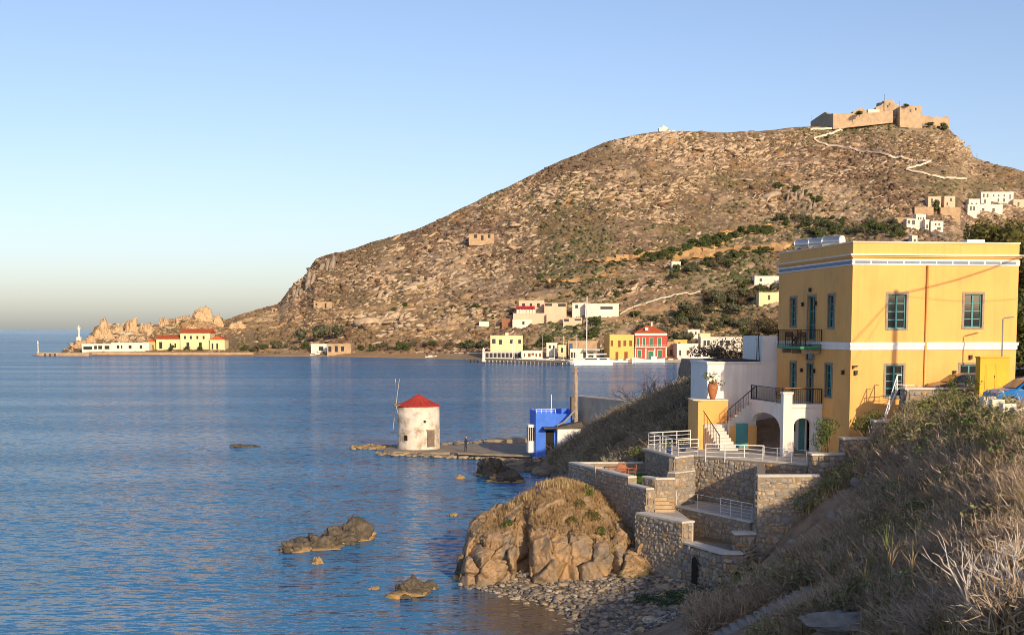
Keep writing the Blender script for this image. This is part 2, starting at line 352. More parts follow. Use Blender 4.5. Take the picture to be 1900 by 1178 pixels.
def hill_pos(u, t):
    x, y, z = hill_base(u, t); u = np.asarray(u, float)
    _, v = proj(x, y, z); w = zone_w(u, v)
    q = y*.55+z*1.0                                         # coordinate up the slope
    a = np.where(u < 480, np.clip((t-.35)*4, .03, 1), np.clip((t-.02)*14, .12, 1))*np.clip((u-100)/60, 0, 1)
    gully = fbm(x/75+3, q/170, 0, 3, 5)*5
    mid = fbm(x/22, q/15+fbm(x/60, q/60)*.7, 0, 3, 11)*2.4
    rk = np.abs(fbm(x/9+5, q/6, 0, 3, 23))*2.2
    led = vnoise(x/40, q/9, 0, 31); led = np.clip(led*3, -.6, .6)*1.3    # strata ledges
    d = (gully*np.clip(1-(u < 430)*.8, 0, 1)+mid+rk+led)*a+w*a*(np.abs(fbm(x/6, q/6, 0, 3, 41))*6+2.5*np.clip(3*vnoise(x/7, q/10, 0, 43), -.5, .8))
    fh, fe = facet(x, q, 0, 11., 5, False); f2, e2 = facet(x, q, 0, 4.2, 9, False)
    d = d+a*(fh*2.2*(.5+w)+f2*1.1*(.4+1.2*w))
    fade = np.clip((1-t)*5+.35, 0, 1)                       # keep the skyline where it is
    d = d*fade
    return x, y-d*.75, z+d*.55
def hill_t(u, v):
    vs, vb = np.interp(u, SKY[:, 0], SKY[:, 1]), np.interp(u, SHORE[:, 0], SHORE[:, 1]); return (vb-v)/(vb-vs)
def hill_pt(u, v): return Vector([float(q) for q in hill_pos(np.array(float(u)), np.array(hill_t(u, v)))])
nu, nv, nb = 1020, 340, 14
uu = np.linspace(60, 2420, nu); tt = np.linspace(0, 1, nv)
U, T = np.meshgrid(uu, tt); X, Y, Z = hill_pos(U, T)
bx, by, bz = [X[-1]], [Y[-1]], [Z[-1]]
for k in range(1, nb+1):                                    # the far side of the hill
    s = k/nb; bx.append(X[-1]*(1+.35*s)); by.append(Y[-1]+360*s); bz.append(Z[-1]*(1-s)**1.4-6*s)
Xf = np.vstack([X[:1]*.99, X, *bx[1:]]); Yf = np.vstack([Y[:1]*.985, Y, *by[1:]]); Zf = np.vstack([Z[:1]*0-3, Z, *bz[1:]])
nr = Xf.shape[0]; idx = np.arange(nr*nu).reshape(nr, nu)
fc = np.stack([idx[:-1, :-1], idx[:-1, 1:], idx[1:, 1:], idx[1:, :-1]], 2).reshape(-1, 4)
def hill_material():
    m = bpy.data.materials.new('dry_hillside'); m.use_nodes = True; n = m.node_tree.nodes; L = m.node_tree.links.new
    b = n['Principled BSDF']; b.inputs['Roughness'].default_value = .95; b.inputs['Specular IOR Level'].default_value = .1
    g = n.new('ShaderNodeNewGeometry')
    def noise(sc, det, w=0., st=(1, .6, 1)):
        mp = n.new('ShaderNodeMapping'); mp.inputs['Scale'].default_value = st; mp.inputs['Location'].default_value = (w, w, w); L(g.outputs['Position'], mp.inputs[0])
        q = n.new('ShaderNodeTexNoise'); q.inputs['Scale'].default_value = sc; q.inputs['Detail'].default_value = det; q.inputs['Roughness'].default_value = .62; L(mp.outputs[0], q.inputs['Vector']); return q.outputs['Fac']
    def rmp(f, a, c):
        q = n.new('ShaderNodeMapRange'); q.inputs[1].default_value = a; q.inputs[2].default_value = c; L(f, q.inputs[0]); return q.outputs[0]
    def mix(f, a, c):
        q = n.new('ShaderNodeMix'); q.data_type = 'RGBA'; L(f, q.inputs[0])
        for s, v in ((q.inputs[6], a), (q.inputs[7], c)):
            if hasattr(v, 'links'): L(v, s)
            else: s.default_value = (*v, 1)
        return q.outputs[2]
    c = mix(rmp(noise(.03, 5), .40, .62), (.205, .14, .092), (.325, .235, .155))
    c = mix(rmp(noise(.12, 6, 9), .47, .60), c, (.14, .10, .066))
    c = mix(rmp(noise(.3, 5, 30, (.8, .6, 1.6)), .545, .60), c, (.48, .38, .275))
    c = mix(rmp(noise(.05, 4, 50), .60, .70), c, (.40, .23, .105))
    sx = n.new('ShaderNodeSeparateXYZ'); L(g.outputs['Position'], sx.inputs[0]); ad = n.new('ShaderNodeMath'); ad.operation = 'MULTIPLY_ADD'; ad.inputs[1].default_value = -60; L(noise(.02, 3, 70), ad.inputs[0]); L(sx.outputs[2], ad.inputs[2])
    c = mix(rmp(ad.outputs[0], 12., -18.), c, (.38, .25, .135))
    k5 = n.new('ShaderNodeMath'); k5.operation = 'MULTIPLY'; k5.inputs[1].default_value = .6; L(rmp(noise(.011, 3, 90), .45, .58), k5.inputs[0]); c = mix(k5.outputs[0], c, (.17, .135, .075))
    k6 = n.new('ShaderNodeMath'); k6.operation = 'MULTIPLY'; k6.inputs[1].default_value = .5; L(rmp(noise(.016, 3, 140), .54, .64), k6.inputs[0]); c = mix(k6.outputs[0], c, (.44, .34, .23))
    L(c, b.inputs['Base Color'])
    bp = n.new('ShaderNodeBump'); bp.inputs['Strength'].default_value = .9; bp.inputs['Distance'].default_value = 1.2; L(noise(.35, 6, 3), bp.inputs['Height']); L(bp.outputs[0], b.inputs['Normal'])
    return m
me = np_mesh('hillside', np.stack([Xf, Yf, Zf], 2).reshape(-1, 3), fc, hill_material(), smooth=False)
hill = link_mesh('hillside', me); tag(hill, kind='structure')
# rocks and low brush scattered over it
def hill_scatter(n, dens):
    u = rng.uniform(110, 1960, n*6); v = rng.uniform(200, 664, n*6); t = hill_t(u, v)
    k = (t > .03) & (t < .995); u, v, t = u[k], v[k], t[k]; k = rng.random(len(u)) < dens(u, v, t); u, v, t = u[k][:n], v[k][:n], t[k][:n]
    x, y, z = hill_pos(u, t); return np.stack([x, y, z], 1), u, v, t
BS = [boulder_shape(q, 1, .8, .3) for q in range(6)]
def rock_dens(u, v, t):
    return np.clip(.04+1.5*np.clip(fbm(u/85+v/120, v/24, 0, 4, 3)-.02, 0, 1)+.9*zone_w(u, v), 0, 1)
pts, u_, v_, t_ = hill_scatter(12500, rock_dens)
s = rng.gamma(2.2, .27, len(pts))+.3; s *= (1+.8*zone_w(u_, v_))*(.75+.5*(fbm(u_/120, v_/50, 0, 2, 66) > .05))
rock_m = attr_mat('pale_hill_rock', [(.30, .24, .175), (.42, .335, .245), (.50, .405, .295), (.48, .34, .20), (.58, .49, .37)], nscale=.5, c2=(.32, .25, .18))
o = scatter_mesh('hill_rocks', BS, pts, np.stack([s*rng.uniform(.9, 2.4, len(s)), s*.9, s*rng.uniform(.35, .8, len(s))], 1), rng.normal(0, .4, len(s)), rock_m, tilt=rng.normal(-.25, .3, len(s)))
tag(o, 'pale limestone boulders strewn over the whole dry hillside', 'rocks')
pts, u_, v_, t_ = hill_scatter(19000, lambda u, v, t: np.clip(.35+.8*fbm(u/60+9, v/30, 0, 3, 8), .03, 1)*(1-.7*np.clip(zone_w(u, v), 0, 1)))
s = rng.gamma(3, .22, len(pts))+.4
brush_m = attr_mat('dry_brush', [(.115, .07, .05), (.16, .105, .07), (.185, .135, .08), (.13, .125, .06), (.075, .09, .04)])
BR = [boulder_shape(q+40, 1, .8, .8) for q in range(5)]
o = scatter_mesh('hill_brush', BR, pts, np.stack([s*1.2, s, s*.85], 1), rng.uniform(0, 6, len(s)), brush_m, tint=np.clip(.42+.9*fbm(u_/150, v_/60, 0, 3, 77)+.25*(v_ > 420)*(u_ > 1000)+rng.normal(0, .16, len(s)), 0, 1))
tag(o, 'low brown thorny brush covering the dry hillside', 'brush')
# bare orange earth banks of the old terraces
earth = mat('orange_earth', (.56, .32, .115), (.60, .38, .17), .15, .95, 1, .4, c3=(.36, .23, .12), s3=.08, w3=.35, pos=True)
def earth_bank(us, top, hgt, label):
    V, Fc = [], []
    for i, u in enumerate(us):
        vt = np.interp(u, *zip(*top)); h_ = hgt*(.75+.7*float(vnoise(u/30, 0.)))*min(1, i*.25+.1, (len(us)-1-i)*.25+.1)
        for q in (0, .5, 1):
            p = hill_pt(u, vt+h_*q+random.uniform(-1.5, 1.5)); p += Vector((random.uniform(-1.2, 1.2), -1.8+random.uniform(-1.6, 1.6), .6-q*.3)); V.append(p)
    for i in range(len(us)-1):
        for q in range(2): Fc.append((i*3+q, i*3+q+1, i*3+q+4, i*3+q+3))
    mb = MB(); mb.add(V, Fc); o = mb.build('earth_bank', earth); tag(o, label, 'earth bank', 'bare earth terrace banks'); return o
earth_bank(np.arange(1082, 1350, 7), [(1082, 492), (1200, 470), (1350, 452)], 13, 'orange bare earth bank, upper left of the terrace trees')
earth_bank(np.arange(1230, 1480, 7), [(1230, 476), (1350, 462), (1480, 446)], 15, 'orange bare earth bank below the dark tree belt')
earth_bank(np.arange(1000, 1150, 8), [(1000, 522), (1150, 512)], 6, 'thin earth bank above the pinkish hillside house')
earth_bank(np.arange(1330, 1440, 7), [(1330, 432), (1440, 420)], 8, 'short ochre bank above the dark tree belt')
# ------------------------------------------------------------ near land: the bank below the road, the beach, the shore behind the terraces
CTRL = [(-30, 20, -2), (-30, 70, -3), (-30, 120, -3), (-30, 200, -3), (-12, 40, -2), (-14, 95, -3), (-8, 60, -2), (-10, 78, -2.5), (-8, 150, -2), (0, 180, -2.5), (-6, 110, -2), (-3, 98, -1.5), (0, 125, -1.5), (15, 210, -2), (40, 230, -1), (60, 240, 2),
    (-2.9, 78, -.1), (-.6, 76, -.05), (1.7, 73.5, 0), (3.0, 70, 0), (3.6, 66, 0), (3.6, 58, 0), (3, 48, -.1), (1.5, 36, 0), (-6, 66, -1.5), (-2, 66, -1), (0, 70, -.6), (-3, 20, 3),
    (6.6, 75, .75), (9.2, 75, .9), (10.8, 71.2, 1.3), (7, 79, .9), (7, 70, .75), (9, 66, 1.3), (5.5, 64, .4), (8, 60, 2),
    (12.9, 72.6, 2.2), (14, 72.6, 3.6), (15.4, 72.6, 4.9), (16.3, 72.6, 5.8), (17.7, 74.5, 6.7), (19, 75.8, 7.5), (20.4, 76.6, 8.8), (21.8, 77, 9.7), (22.8, 74, 10.2), (24, 72, 10.5),
    (8, 80, 1), (12, 79, 1.5), (15, 80, 3), (10, 85, 2), (18, 80, 5.5), (22, 85, 7), (30, 90, 10.2), (33, 80, 10.6),
    (11.4, 66, 2.3), (15, 66, 4.7), (18.5, 66, 7.4), (22, 65, 10.1), (26, 66, 10.7), (30, 66, 10.8), (36, 66, 11.5),
    (10.6, 55, 3.2), (13.75, 55, 5.2), (17, 55, 7.6), (20.1, 55, 9.7), (22.5, 55, 10.9), (28, 55, 11), (36, 55, 13),
    (4, 45, .6), (8.7, 45, 4.0), (12, 45, 6), (16.4, 45, 8.9), (20, 45, 11), (26, 45, 11.0), (38, 46, 12),
    (3, 35, 1.6), (8, 35, 5.2), (12.8, 35, 8.2), (18, 35, 11.6), (24, 33, 11.6), (36, 33, 13),
    (0, 22, 5), (5, 20, 7.8), (12, 22, 11.0), (20, 20, 12.8), (32, 14, 14.5), (-2, 8, 8.5), (4, 9, 10.8), (0, 0, 12.4), (0, -8, 12.9), (14, -2, 13.4), (30, -10, 16), (-16, 0, 9), (-20, 10, 2),
    (4.5, 138, .3), (4, 120, .2), (2.6, 105, .2), (.2, 96, 0), (3.9, 93, 2.2), (2, 88, 1.5), (9, 120, 5.8), (12, 110, 7.6), (15.5, 105, 9.2), (9.5, 104, 5.6), (6.5, 98, 3.6), (8, 140, 4), (12.5, 146, 5.6), (20, 130, 9.4), (25, 160, 9.5), (30, 110, 10.2), (12, 165, 3), (8, 158, .8), (45, 120, 13), (50, 180, 10), (18, 100, 9.8), (12, 97, 6.9), (60, 60, 14), (60, 20, 18)]
_near = tps(CTRL)
def near_z(x, y):
    x = np.asarray(x, float); y = np.asarray(y, float); z = _near(x, y)
    bump = fbm(x/3.2, y/3.2, 0, 4, 3)*.55+fbm(x/.9, y/.9, 0, 2, 9)*.14
    k = np.clip((z-.6)/2.5, 0.12, 1); z = z+bump*k
    road = np.clip((x-23.2)/1.2, 0, 1)*np.clip((33.5-x)/2, 0, 1)*np.clip((y-40)/8, 0, 1)
    rz = np.interp(y, [40, 55, 66, 80, 110], [11.7, 11.0, 10.65, 10.5, 10.3])
    return z*(1-road)+rz*road
gx = np.arange(-22, 62, .42); gy = np.arange(-12, 205, .5)
GX, GY = np.meshgrid(gx, gy); GZ = near_z(GX, GY)
GX = GX+fbm(GX/1.3, GY/1.3, 0, 2, 77)*.25
idx = np.arange(GX.size).reshape(GX.shape)
fc = np.stack([idx[:-1, :-1], idx[:-1, 1:], idx[1:, 1:], idx[1:, :-1]], 2).reshape(-1, 4)
zmax = GZ.ravel()[fc].max(1); fc = fc[zmax > -1.2]
soil = mat('bank_soil', (.20, .135, .09), (.32, .225, .15), 1.1, .95, 1.2, 6, c3=(.28, .225, .165), s3=.35, w3=.38, pos=True)
me = np_mesh('bank', np.stack([GX, GY, GZ], 2).reshape(-1, 3), fc, soil, smooth=True)
tag(link_mesh('bank', me), kind='structure')
def ground(x, y): return float(near_z(np.array(float(x)), np.array(float(y))))
# road behind the bank
asph = mat('asphalt', (.045, .045, .047), (.07, .068, .065), 8, .9, .5, 60, pos=True)
ry = np.arange(40, 104, 2.); V = []; Fc = []
for i, y in enumerate(ry):
    zz = float(np.interp(y, [40, 55, 66, 80, 110], [11.7, 11.0, 10.65, 10.5, 10.3]))+.03
    x0 = float(np.interp(y, [40, 66, 80, 112], [24.4, 24.4, 30.9, 34.5])); V += [(x0, y, zz), (x0+6, y, zz)]
    if i: Fc.append((2*i-2, 2*i-1, 2*i+1, 2*i))
mb = MB(); mb.add(V, Fc); tag(mb.build('road', asph), kind='structure')

# ------------------------------------------------------------ the rock headland below the terraces
HT = ([-4.2, -3.15, -2.95, -2.6, -1.9, -.6, .4, 1.7, 3, 4.1, 5.2, 6.6, 8.2], [-.6, -.3, 1.2, 2.5, 3.1, 3.5, 4.2, 5.0, 5.35, 5.1, 4.5, 3.5, 3.0])
HF = ([-4.2, -3, -2.5, -.1, .15, .3, .95, 1.1, 2.4, 3.2, 4.5, 5.4, 5.7, 6.0, 7, 8.2], [79.8, 79.4, 78.4, 77.9, 78.1, 80.2, 80.6, 77.9, 77.2, 77.5, 77.0, 77.2, 78.1, 77.0, 77.0, 77.2])
HP = ([-.4, -.06, 0, .05, .12, .3, .6, 1.0, 1.35, 2.0], [-.12, .0, .10, .36, .52, .66, .84, 1, .95, .3])
def head_foot(x): return np.interp(x, *HF)+vnoise(np.asarray(x)/.8, 0*np.asarray(x), 0, 5)*.22
def head_z(x, y):
    f = float(head_foot(np.array(float(x)))); pr_ = float(np.interp((y-f)/(84.6-f), *HP)); tp = float(np.interp(x, *HT)); return pr_*4 if pr_ < 0 else (tp if tp < 0 else tp*pr_)
hx = np.arange(-4.2, 8.2, .06); hs = np.concatenate([np.linspace(-.4, -.06, 5)[:-1], np.linspace(-.06, .14, 80)[:-1], np.linspace(.14, 1.0, 110)[:-1], np.linspace(1, 2, 30)])
HX, HS = np.meshgrid(hx, hs); foot = head_foot(HX); top = np.interp(HX, *HT); prof = np.interp(HS, *HP)
HY = foot+HS*(84.6-foot); HZ = np.where(prof < 0, prof*4, np.where(top < 0, top, top*prof))-.06
w = np.clip((HZ+.1)/.6, 0, 1); th = np.interp(HS, [-.06, .04, .12, .3, 1], [1.35, 1.3, .95, .6, .5])
f1, g1 = facet(HX, HY*.8, HZ*.8, 1.25, 21); f2, g2 = facet(HX, HY, HZ, .62, 31); f3, g3 = facet(HX, HY, HZ, .26, 41)
rel = w*np.interp(HS, [.1, .3], [1, .7])*(f1*.72+f2*.22+f3*.06-np.clip(.12-g1, 0, 1)*3.0-np.clip(.08-g2, 0, 1)*.8+fbm(HX/.12, HY/.12, HZ/.12, 2, 3)*.03)
dy = rel*np.sin(th); HZ = HZ+rel*np.cos(th); dx = w*f2*.1
hm = mat('headland_rock', (.44, .295, .165), (.32, .23, .14), 1.5, .95, 1.2, 14, c3=(.22, .195, .16), s3=.6, w3=.46, pos=True)
n_ = hm.node_tree.nodes
idx = np.arange(HX.size).reshape(HX.shape); fc = np.stack([idx[:-1, :-1], idx[:-1, 1:], idx[1:, 1:], idx[1:, :-1]], 2).reshape(-1, 4)
fc = fc[HZ.ravel()[fc].max(1) > -.3]
me = np_mesh('rock_headland', np.stack([HX+dx, HY-dy, HZ], 2).reshape(-1, 3), fc, hm)
tag(link_mesh('rock_headland', me), kind='structure')
# ------------------------------------------------------------ rocks in the water and on the beach
dark_rock = mat('wet_dark_rock', (.085, .072, .055), (.15, .125, .09), 1.6, .8, 1.4, 6, c3=(.045, .04, .035), s3=.9, w3=.4, pos=True)
weed = mat('ochre_waterline', (.42, .27, .10), (.30, .21, .10), 3, .8, 1, 9, pos=True)
def rock(name, label, blobs, cat='rock', group=None, m=None, rim=True, seed=1):
    """blobs: (u, v_base, width_px, height_px, depth_m); sits in the water"""
    base = PZ(blobs[0][0], blobs[0][1], 0); r = thing(name, label, cat, base, 0, group)
    V, Fc, off, RV, RF, ro = [], [], 0, [], [], 0
    for k, (u, v, wp, hp, d) in enumerate(blobs):
        c = PZ(u, v, 0); w_ = wp/F*c.y/2; h_ = hp/F*c.y
        sv, sf = boulder_shape(seed*13+k, 5, 1, .35, 3); q = sv.copy(); nn = fbm(sv[:, 0]*3+seed, sv[:, 1]*3, sv[:, 2]*3, 4, k)
        q *= (1+.3*nn+.22*facet(sv[:, 0]+seed, sv[:, 1], sv[:, 2], .6, k)[0]+.12*facet(sv[:, 0], sv[:, 1]+seed, sv[:, 2], .25, k)[0])[:, None]; q = q*np.array([w_*1.25, d*1.2, h_*.78]); q[:, 2] = np.maximum(q[:, 2], -.3); q += np.array([c.x, c.y+d*.8, 0])-np.array(base)
        V.append(q); Fc.append(sf+off); off += len(q)
        if rim:
            q2, f2 = boulder_shape(seed*13+k, 3, 1, .4); q2 = q2*np.array([w_*1.36+.16, d*1.3+.16, .26]); q2 *= (1+.25*fbm(q2[:, 0]*2, q2[:, 1]*2, 0, 3, 9))[:, None]; q2 += np.array([c.x, c.y+d*.8, .02])-np.array(base)
            RV.append(q2); RF.append(f2+ro); ro += len(q2)
    link_mesh('stone', np_mesh('stone', np.vstack(V), np.vstack(Fc), m or dark_rock), r)
    if rim: link_mesh('waterline_crust', np_mesh('waterline_crust', np.vstack(RV), np.vstack(RF), weed), r)
    return r
rock('rock_islet', 'long low dark rock in the water with a raised hump at its end', [(545, 1022, 50, 20, .9), (585, 1018, 70, 30, 1.1), (625, 1010, 60, 34, 1.0), (657, 1002, 46, 44, .8), (683, 992, 16, 8, .3)], seed=3)
rock('rock_islet', 'shorter dark rock with ochre rim nearest the pebble beach', [(735, 1110, 36, 12, .5), (765, 1104, 54, 30, .7), (795, 1092, 30, 16, .5)], seed=5)
rock('sea_stone', 'small ochre stone beside the long dark islet', [(588, 1046, 14, 14, .25)], m=weed, rim=False, seed=7)
rock('sea_stone', 'small ochre stone next to the shorter dark islet', [(694, 1093, 15, 8, .2)], m=weed, rim=False, seed=8)
rock('sea_stone', 'tiny pale stone alone in the water near the headland', [(841, 957, 13, 7, .25)], m=weed, rim=False, seed=9)
rock('sea_stone', 'pale stone in the water between windmill jetty and dark rocks', [(854, 888, 14, 8, .4)], m=weed, rim=False, seed=10)
rock('sea_stone', 'flat brown reef barely above the water before the windmill', [(445, 829, 44, 5, .9)], m=dark_rock, rim=False, seed=11)
rock('shore_rock', 'tall rounded dark rock standing off the shore', [(912, 884, 42, 46, 1.6), (898, 882, 14, 16, .8)], seed=12, group='dark shore rocks')
rock('shore_rock', 'lower broad dark rock in front of the tall rounded one', [(938, 894, 52, 22, 1.4), (958, 893, 20, 12, .8)], seed=14, group='dark shore rocks')
rock('shore_rock', 'dark rock ledge at the sea foot of the headland', [(868, 1076, 40, 46, .9), (880, 1066, 30, 80, 1.0)], seed=17)
# stones along the shoreline by the blue house
p_ = []
for k in range(70):
    u = random.uniform(945, 1050); v = random.uniform(852, 868)+(u-945)*.18; c = PZ(u, v, .15); p_.append(c)
p_ = np.array(p_); s = rng.uniform(.2, .75, len(p_))
B2 = [boulder_shape(q+90, 2, .75, .25) for q in range(6)]
o = scatter_mesh('shore_stones', B2, p_, np.stack([s*1.3, s, s*.8], 1), rng.uniform(0, 6, len(s)), attr_mat('shore_stone', [(.10, .085, .07), (.19, .16, .12), (.30, .24, .16), (.14, .12, .09)]))
tag(o, 'dark and ochre stones lying along the shore by the blue house', 'stones')
# beach: the largest stones one by one, the rest as a mass
def beach_pt():
    while 1:
        u, v = random.uniform(850, 1360), random.uniform(1068, 1185)
        c = PZ(u, v, .35)
        z = ground(c.x, c.y); z2 = head_z(c.x, c.y) if c.y > 75.5 else -9
        if -.25 < z < 1.6 and z2 < .35: return Vector((c.x, c.y, z))
pal = [(.46, .36, .24), (.54, .44, .31), (.28, .24, .20), (.20, .18, .165), (.38, .31, .235), (.56, .40, .20), (.15, .145, .14), (.62, .56, .47)]
stone_m = mat('beach_stone', (.3, .25, .2), (.20, .17, .14), 2.5, .85, .8, 9, palette=pal)
meshes = [np_mesh('beach_stone', *boulder_shape(q+200, 2, .75, .25), stone_m) for q in range(8)]
for k in range(170):
    p = beach_pt(); s = random.uniform(.11, .24)*(1.5 if k < 25 else 1)
    o = link_mesh('beach_stone', meshes[k % 8], None, p+Vector((0, 0, s*.3)), (random.uniform(-.3, .3), random.uniform(-.3, .3), random.uniform(0, 6)), (s*random.uniform(.9, 1.5), s, s*random.uniform(.7, 1)))
    tag(o, 'loose beach stone among the pebbles below the stone walls', 'stone', 'larger stones on the beach')
p_ = np.array([beach_pt() for k in range(5200)]); s = rng.gamma(3, .022, len(p_))+.035; p_[:, 2] += s*.3
o = scatter_mesh('beach_pebbles', B2[:3]+[boulder_shape(q+97, 1, .7, .2) for q in range(3)], p_, np.stack([s*1.3, s, s*.75], 1), rng.uniform(0, 6, len(s)),
    attr_mat('pebble', [(.09, .085, .08), (.15, .14, .125), (.24, .21, .17), (.36, .29, .20), (.17, .15, .13), (.44, .40, .35)]))
tag(o, 'grey and ochre pebbles covering the small beach', 'pebbles')
# ------------------------------------------------------------ building helpers
def bxp(mb, pl, s0, s1, d0, d1, z0, z1):
    """box on a facade: s along it, d inwards from its face; pl 'front' (y=0 facade), 'left' (x=0 facade), 'right' (x=W facade, W given as ('right',W))"""
    if pl == 'front': return mb.box(s0, s1, d0, d1, z0, z1)
    if pl == 'left': return mb.box(d0, d1, s0, s1, z0, z1)
    return mb.box(pl[1]-d1, pl[1]-d0, s0, s1, z0, z1)
def on_plane(u, v, M, pl):
    """photo pixel -> (s, z) on the facade plane of frame M"""
    d = Vector(ray(u, v)); o = Vector((0, 0, H)); Mi = M.inverted(); lo = Mi @ o; ld = Mi.to_3x3() @ d
    if pl == 'front': t = -lo.y/ld.y; q = lo+ld*t; return q.x, q.z
    t = -lo.x/ld.x; q = lo+ld*t; return q.y, q.z
glass = mat('window_glass', (.02, .025, .03), rough=.08, spec=.8)
teal = mat('teal_paint', (.07, .26, .27), (.09, .31, .31), 4, .5, .2, 30)
stone_trim = mat('stone_trim', (.40, .30, .22), (.30, .235, .18), 5, .9, .7, 25)
def window(parent, M, pl, s0, s1, z0, z1, cols=2, rows=4, fm=teal, rec=.16, surround=.14, sm=None, name='window', sill=True):
    w = MB(M); t = min(.055, (s1-s0)*.09); mid = (s0+s1)/2
    for a, b in ((s0, s0+t*1.3), (s1-t*1.3, s1)): bxp(w, pl, a, b, rec-.05, rec+.05, z0, z1)
    for a, b in ((z0, z0+t*1.6), (z1-t*1.3, z1)): bxp(w, pl, s0+t*1.3, s1-t*1.3, rec-.048, rec+.05, a, b)
    S = np.linspace(s0+t, s1-t, cols+1); Zs = np.linspace(z0+t, z1-t, rows+1)
    for q in S[1:-1]: bxp(w, pl, q-t*.9, q+t*.9, rec-.056, rec+.045, z0+t*1.6, z1-t*1.3)
    for q in Zs[1:-1]: bxp(w, pl, s0+t*1.3, s1-t*1.3, rec-.03, rec+.04, q-t*.5, q+t*.5)
    wo = w.build(name, fm, parent)
    for i in range(cols):
        for j in range(rows):
            p = MB(M); bxp(p, pl, S[i], S[i+1], rec+.0, rec+.02, Zs[j], Zs[j+1]); p.build('pane', glass, wo)
    if surround:
        g = MB(M); k = surround
        bxp(g, pl, s0-k, s0, -.035, .10, z0-k*.6, z1+k); bxp(g, pl, s1, s1+k, -.035, .10, z0-k*.6, z1+k)
        bxp(g, pl, s0, s1, -.035, .10, z1, z1+k)
        if sill: bxp(g, pl, s0, s1, -.06, .12, z0-k*.6, z0)
        g.build('window_surround', sm or stone_trim, wo, bevel=.008)
    return wo
def rail_bars(mb, p0, p1, h, post=.02, n=None, gap=.12, top=.025, bars='v'):
    p0, p1 = Vector(p0), Vector(p1); L_ = (p1-p0).length; n = n or max(2, int(L_/gap))
    mb.tube([p0+Vector((0, 0, h)), p1+Vector((0, 0, h))], top, 6)
    if bars == 'v':
        mb.tube([p0+Vector((0, 0, .08)), p1+Vector((0, 0, .08))], top*.7, 4)
        for i in range(n+1): q = p0.lerp(p1, i/n); mb.tube([q, q+Vector((0, 0, h))], post*(1.6 if i in (0, n) else .55), 4)
    else:
        for k in range(1, bars+1): mb.tube([p0+Vector((0, 0, h*k/(bars+1))), p1+Vector((0, 0, h*k/(bars+1)))], top*.5, 4)
        for i in range(n+1): q = p0.lerp(p1, i/n); mb.tube([q-Vector((0, 0, .1)), q+Vector((0, 0, h))], post, 6)
# ------------------------------------------------------------ the yellow house
HA = math.atan2(.1464, .9892); HO = Vector((19.77, 82.0, 0)); HM = frame(HO, HA); HW, HD = 10.28, 12.8
yellow = mat('yellow_plaster', (.84, .45, .145), (.80, .425, .135), .7, .9, .2, 30, c3=(.70, .385, .13), s3=.35, w3=.40, pos=True, streak=.2)
white = mat('white_plaster', (.88, .86, .82), (.83, .80, .76), .9, .9, .25, 22, c3=(.72, .69, .64), s3=.5, w3=.30, pos=True, streak=.2)
blue_trim = mat('frieze_blue', (.20, .25, .33), (.24, .29, .36), 2, .8)
house = thing('yellow_house', 'large yellow two-storey house with teal windows and white cornice bands', 'house', HO+Vector((0, 0, 6.7)), 0)
front_px = [(1648, 1682, 546, 610), (1790, 1823, 546, 608), (1644, 1676, 678, 736), (1782, 1816, 677, 736)]
left_px = [(1467, 1478.5, 553, 606), (1499.5, 1513.7, 550, 631), (1537.6, 1548.7, 548, 608), (1467, 1477.5, 672.6, 722), (1498, 1509.5, 674, 748), (1532, 1544, 676.6, 736), (1494, 1505, 774, 836), (1528, 1539, 779, 818)]
def holes_of(px, M, pl):
    r = []
    for a, b, c, d in px:
        s0, zt = on_plane(a, c, M, pl); s1, _ = on_plane(b, c, M, pl); _, zb = on_plane((a+b)/2, d, M, pl); _, zt = on_plane((a+b)/2, c, M, pl)
        r.append((min(s0, s1), max(s0, s1), zb, zt))
    return r
fh = holes_of(front_px, HM, 'front'); lh = holes_of(left_px, HM, 'left')
ZT, ZB = 19.5, 6.0
w = MB(HM); w.wall((0, 0, 0), (1, 0, 0), (0, -1, 0), HW, ZB, ZT, fh); w.wall((0, 0, 0), (0, 1, 0), (-1, 0, 0), HD, ZB, ZT, lh)
w.wall((HW, 0, 0), (0, 1, 0), (1, 0, 0), HD, ZB, ZT); w.wall((0, HD, 0), (1, 0, 0), (0, 1, 0), HW, ZB, ZT)
w.wall((.25, .25, 0), (1, 0, 0), (0, 1, 0), HW-.5, 18.7, ZT); w.wall((.25, .25, 0), (0, 1, 0), (1, 0, 0), HD-.5, 18.7, ZT)
w.add([(0, 0, 18.7), (HW, 0, 18.7), (HW, HD, 18.7), (0, HD, 18.7)], [(0, 1, 2, 3)])
w.build('wall', yellow, house)
inn = MB(HM); inn.box(.3, HW-.3, .3, HD-.3, 6.2, 18.4); inn.build('dark_interior', mat('interior', (.03, .028, .025)), house)
def ring(z0, z1, out, name, m, ins=.25):
    b = MB(HM); b.box(-out, HW+out, -out, ins, z0, z1); b.box(-out, ins, ins, HD+out, z0, z1); b.box(HW-ins, HW+out, ins, HD+out, z0, z1); b.box(ins, HW-ins, HD-ins, HD+out, z0, z1)
    return b.build(name, m, house)
cream = mat('cream_trim', (.78, .70, .56), (.70, .62, .50), 1.2, .9, .2, 20, pos=True)
ring(19.5, 19.58, .05, 'parapet_cap', cream, .3)
ring(18.76, 18.86, .22, 'cornice', cream, .002); ring(18.66, 18.76, .12, 'cornice_step', yellow, .002)
ring(18.22, 18.56, .045, 'frieze', white, .002)
ring(13.30, 13.68, .05, 'floor_band', white, .002); ring(13.56, 13.74, .10, 'band_moulding', white, .002); 
for k in range(10):
    p = MB(HM); x0 = .12+k*1.005; p.box(x0, x0+.93, -.052, -.03, 18.30, 18.46); p.build('frieze_panel', blue_trim, house)
p = MB(HM); p.box(-.052, -.03, .1, HD-.1, 18.28, 18.47); p.build('frieze_panel', blue_trim, house)
